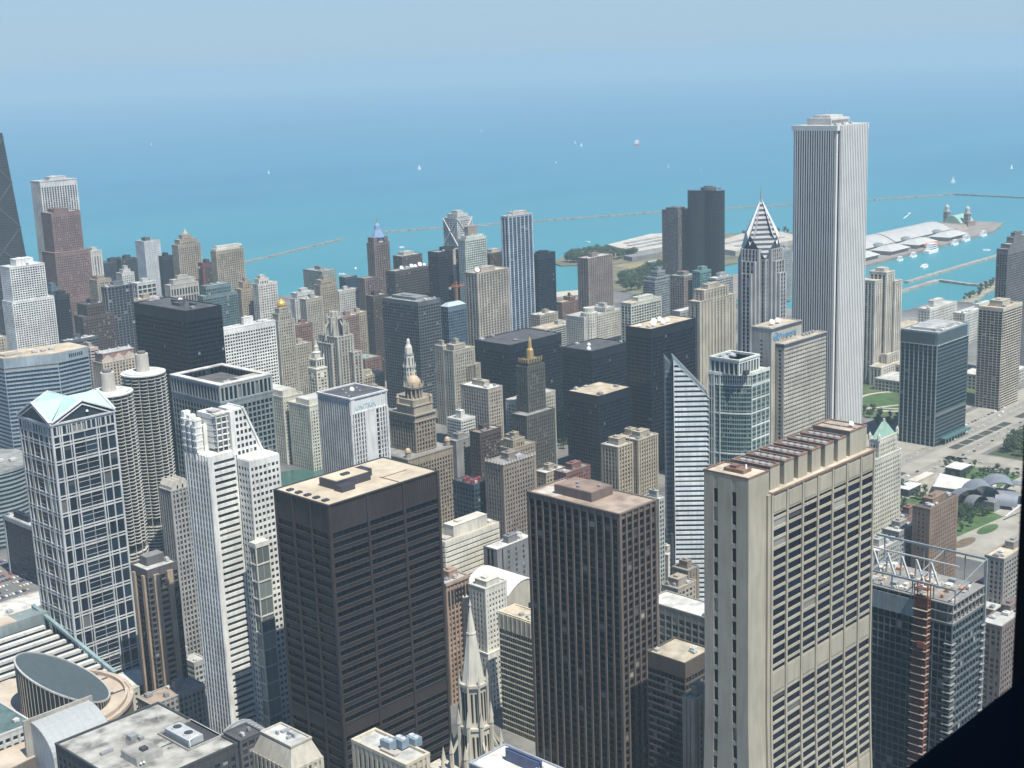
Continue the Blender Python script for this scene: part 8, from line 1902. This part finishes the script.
# ------------------------------------------------------------------ construction yard and low roofs by the harbour
def west_corner():
    for x0, y0, x1, y1, h, wl, rc, lab in ((425, 900, 505, 935, 30, (.42, .38, .31), 'tan', 'low tan roofed block between the striped glass roof and the navy glass block'), (515, 960, 560, 1000, 18, (.40, .38, .34), 'grey', 'small grey roofed building hugging the foot of the green gabled tower'), (400, 955, 480, 985, 24, (.46, .44, .39), 'white', 'low pale roofed building at the picture edge below the navy glass block')):
        rt = root('low_building', lab, 'low building', ((x0+x1)/2, (y0+y1)/2, 0)); wm, panes, rm = MB(), [], MB(); tier(wm, panes, x0, y0, x1, y1, 0, h, style(wl, (.04, .045, .05), 5, 4, 1.6, 1.5, .2, .1, .3, 1)); rooftop(wm, rm, x0, y0, x1, y1, h, .2); wm.build('wall', wallmat(wl), rt); put_panes(rt, panes, ((.04, .045, .05), .14, False, 0)); rm.build('roof', roofmat(ROOFC[rc]), rt)
        for q in range(5): m = MB(); fan_unit(m, x0+4+q*8, y0+5+(q*7) % 14, x0+8+q*8, y0+9+(q*7) % 14, h+.3, h+2.3); m.build('roof_unit', plain('roof_metal', (.42, .43, .43), .55), rt)
    scatter([(430, 1000), (505, 1005), (505, 1030), (430, 1020)], 14, 7, 'tree in the row beside the open car park', 'trees by the car park', 1.0)
west_corner()
def yard():
    sheet('building_yard', [(1420, 640+75), (1530, 715), (1530, 790), (1440, 770)], .014, plain('yard_dirt', (.30, .26, .20), .95, 0, .3, .05))
    rt = root('site_hut', 'rust coloured site shed in the yard beside the blue glass office tower', 'site shed', (1405, 726, 0)); m = MB(); m.box(1398, 716, 0, 1424, 734, 5); m.build('wall', wallmat((.36, .18, .10)), rt); m = MB(); m.hexa([(1397, 715, 5), (1425, 715, 5), (1425, 735, 5), (1397, 735, 5), (1399, 724, 8), (1423, 724, 8), (1423, 726, 8), (1399, 726, 8)]); m.build('roof', roofmat((.40, .22, .14)), rt)
    for k, (a, b, c, d, h, wl, rc, lab) in enumerate(((1530, 800, 1580, 850, 14, (.42, .40, .35), 'light', 'low pale building behind the yard with the red crane'), (1600, 720, 1680, 770, 18, (.5, .48, .43), 'white', 'low white roofed building beside the fine lined residential tower'), (1700, 880, 1790, 940, 22, (.46, .45, .41), 'white', 'long low white roofed hall by the river mouth'), (1820, 960, 1900, 1000, 16, (.40, .36, .3), 'tan', 'low tan roofed lock house by the harbour wall'), (1610, 860, 1680, 910, 16, (.28, .27, .26), 'grey', 'low grey deck building near the harbour hotel'))):
        rt = root('low_building', lab, 'low building', ((a+c)/2, (b+d)/2, 0)); wm, panes, rm = MB(), [], MB(); tier(wm, panes, a, b, c, d, 0, h, style(wl, (.04, .045, .05), 5, 4, 1.5, 1.4, .2, .1, .3, 1)); rooftop(wm, rm, a, b, c, d, h, .2); wm.build('wall', wallmat(wl), rt); put_panes(rt, panes, ((.04, .045, .05), .14, False, 0)); rm.build('roof', roofmat(ROOFC[rc]), rt)
        for q in range(3): m = MB(); fan_unit(m, a+6+q*10, b+8, a+10+q*10, b+12, h+.3, h+2.5); m.build('roof_unit', plain('roof_metal', (.42, .43, .43), .55), rt)
yard()
# ------------------------------------------------------------------ viewing room behind the window, window frame
def room():
    DKM = plain('room_dark', (.012, .014, .018), .9, 0, .1, 3.0); FRM = plain('frame_enamel', (.005, .009, .013), .9, 0, .1, 3.0)
    cx, cy, cz = CAM; yi = cy+.35
    zs = cz-1.16*.45
    m = MB(); m.box(cx-6, cy-7, cz-1.9, cx+7, yi+.5, cz-1.7); o = struct('floor', m, DKM)
    m = MB(); m.box(cx-6, cy-7, cz+1.9, cx+7, yi+.5, cz+2.1); struct('ceiling', m, DKM)
    m = MB(); m.box(cx-6, cy-7.2, cz-1.9, cx+7, cy-7, cz+2.1); struct('wall', m, DKM)
    m = MB(); m.box(cx-6.2, cy-7, cz-1.9, cx-6, yi+.5, cz+2.1); struct('wall', m, DKM)
    m = MB(); m.box(cx+7, cy-7, cz-1.9, cx+7.2, yi+.5, cz+2.1); struct('wall', m, DKM)
    rt = root('window_frame', 'dark window frame of the viewing deck with post and deep sill', 'window frame', (cx, yi, cz-1.7))
    m = MB(); m.box(cx-2.6, yi, zs-.06, cx+2.6, yi+.10, zs); m.build('sill', FRM, rt)
    m = MB(); m.box(cx-2.6, yi-.035, cz-1.7, cx+2.6, yi-.02, zs-.05); m.box(cx-2.6, yi-.02, cz-1.7, cx+2.6, yi+.06, zs-.065); m.build('sill_panel', plain('panel_enamel', (.008, .020, .026), .9, 0, .1, 3.0), rt)
    xj = cx+2.345*(.35+.12); xj -= .004; m = MB(); m.box(xj, yi+.101, zs-.2, xj+.22, yi+.12, cz+1.9); m.box(xj+.004, yi+.001, zs+.001, xj+.22, yi+.1, cz+1.9); m.build('post', FRM, rt)
    m = MB(); m.box(cx-2.6-.2, yi, zs, cx-2.6, yi+.12, cz+1.9); m.build('post', FRM, rt)
room()
# ------------------------------------------------------------------ air
def haze():
    m = MB(); m.box(-37500, -37500, -6, 37500, 37500, 520); mt = bpy.data.materials.new('haze_air'); mt.use_nodes = True; t = mt.node_tree; t.nodes.remove(t.nodes['Principled BSDF']); v = t.nodes.new('ShaderNodeVolumePrincipled')
    v.inputs['Color'].default_value = (.50, .66, .735, 1); v.inputs['Density'].default_value = HAZE_DENSITY; v.inputs['Anisotropy'].default_value = 0
    t.links.new(v.outputs[0], t.nodes['Material Output'].inputs['Volume']); o = m.build('haze', mt); o['kind'] = 'stuff'; o.display_type = 'WIRE'
haze()
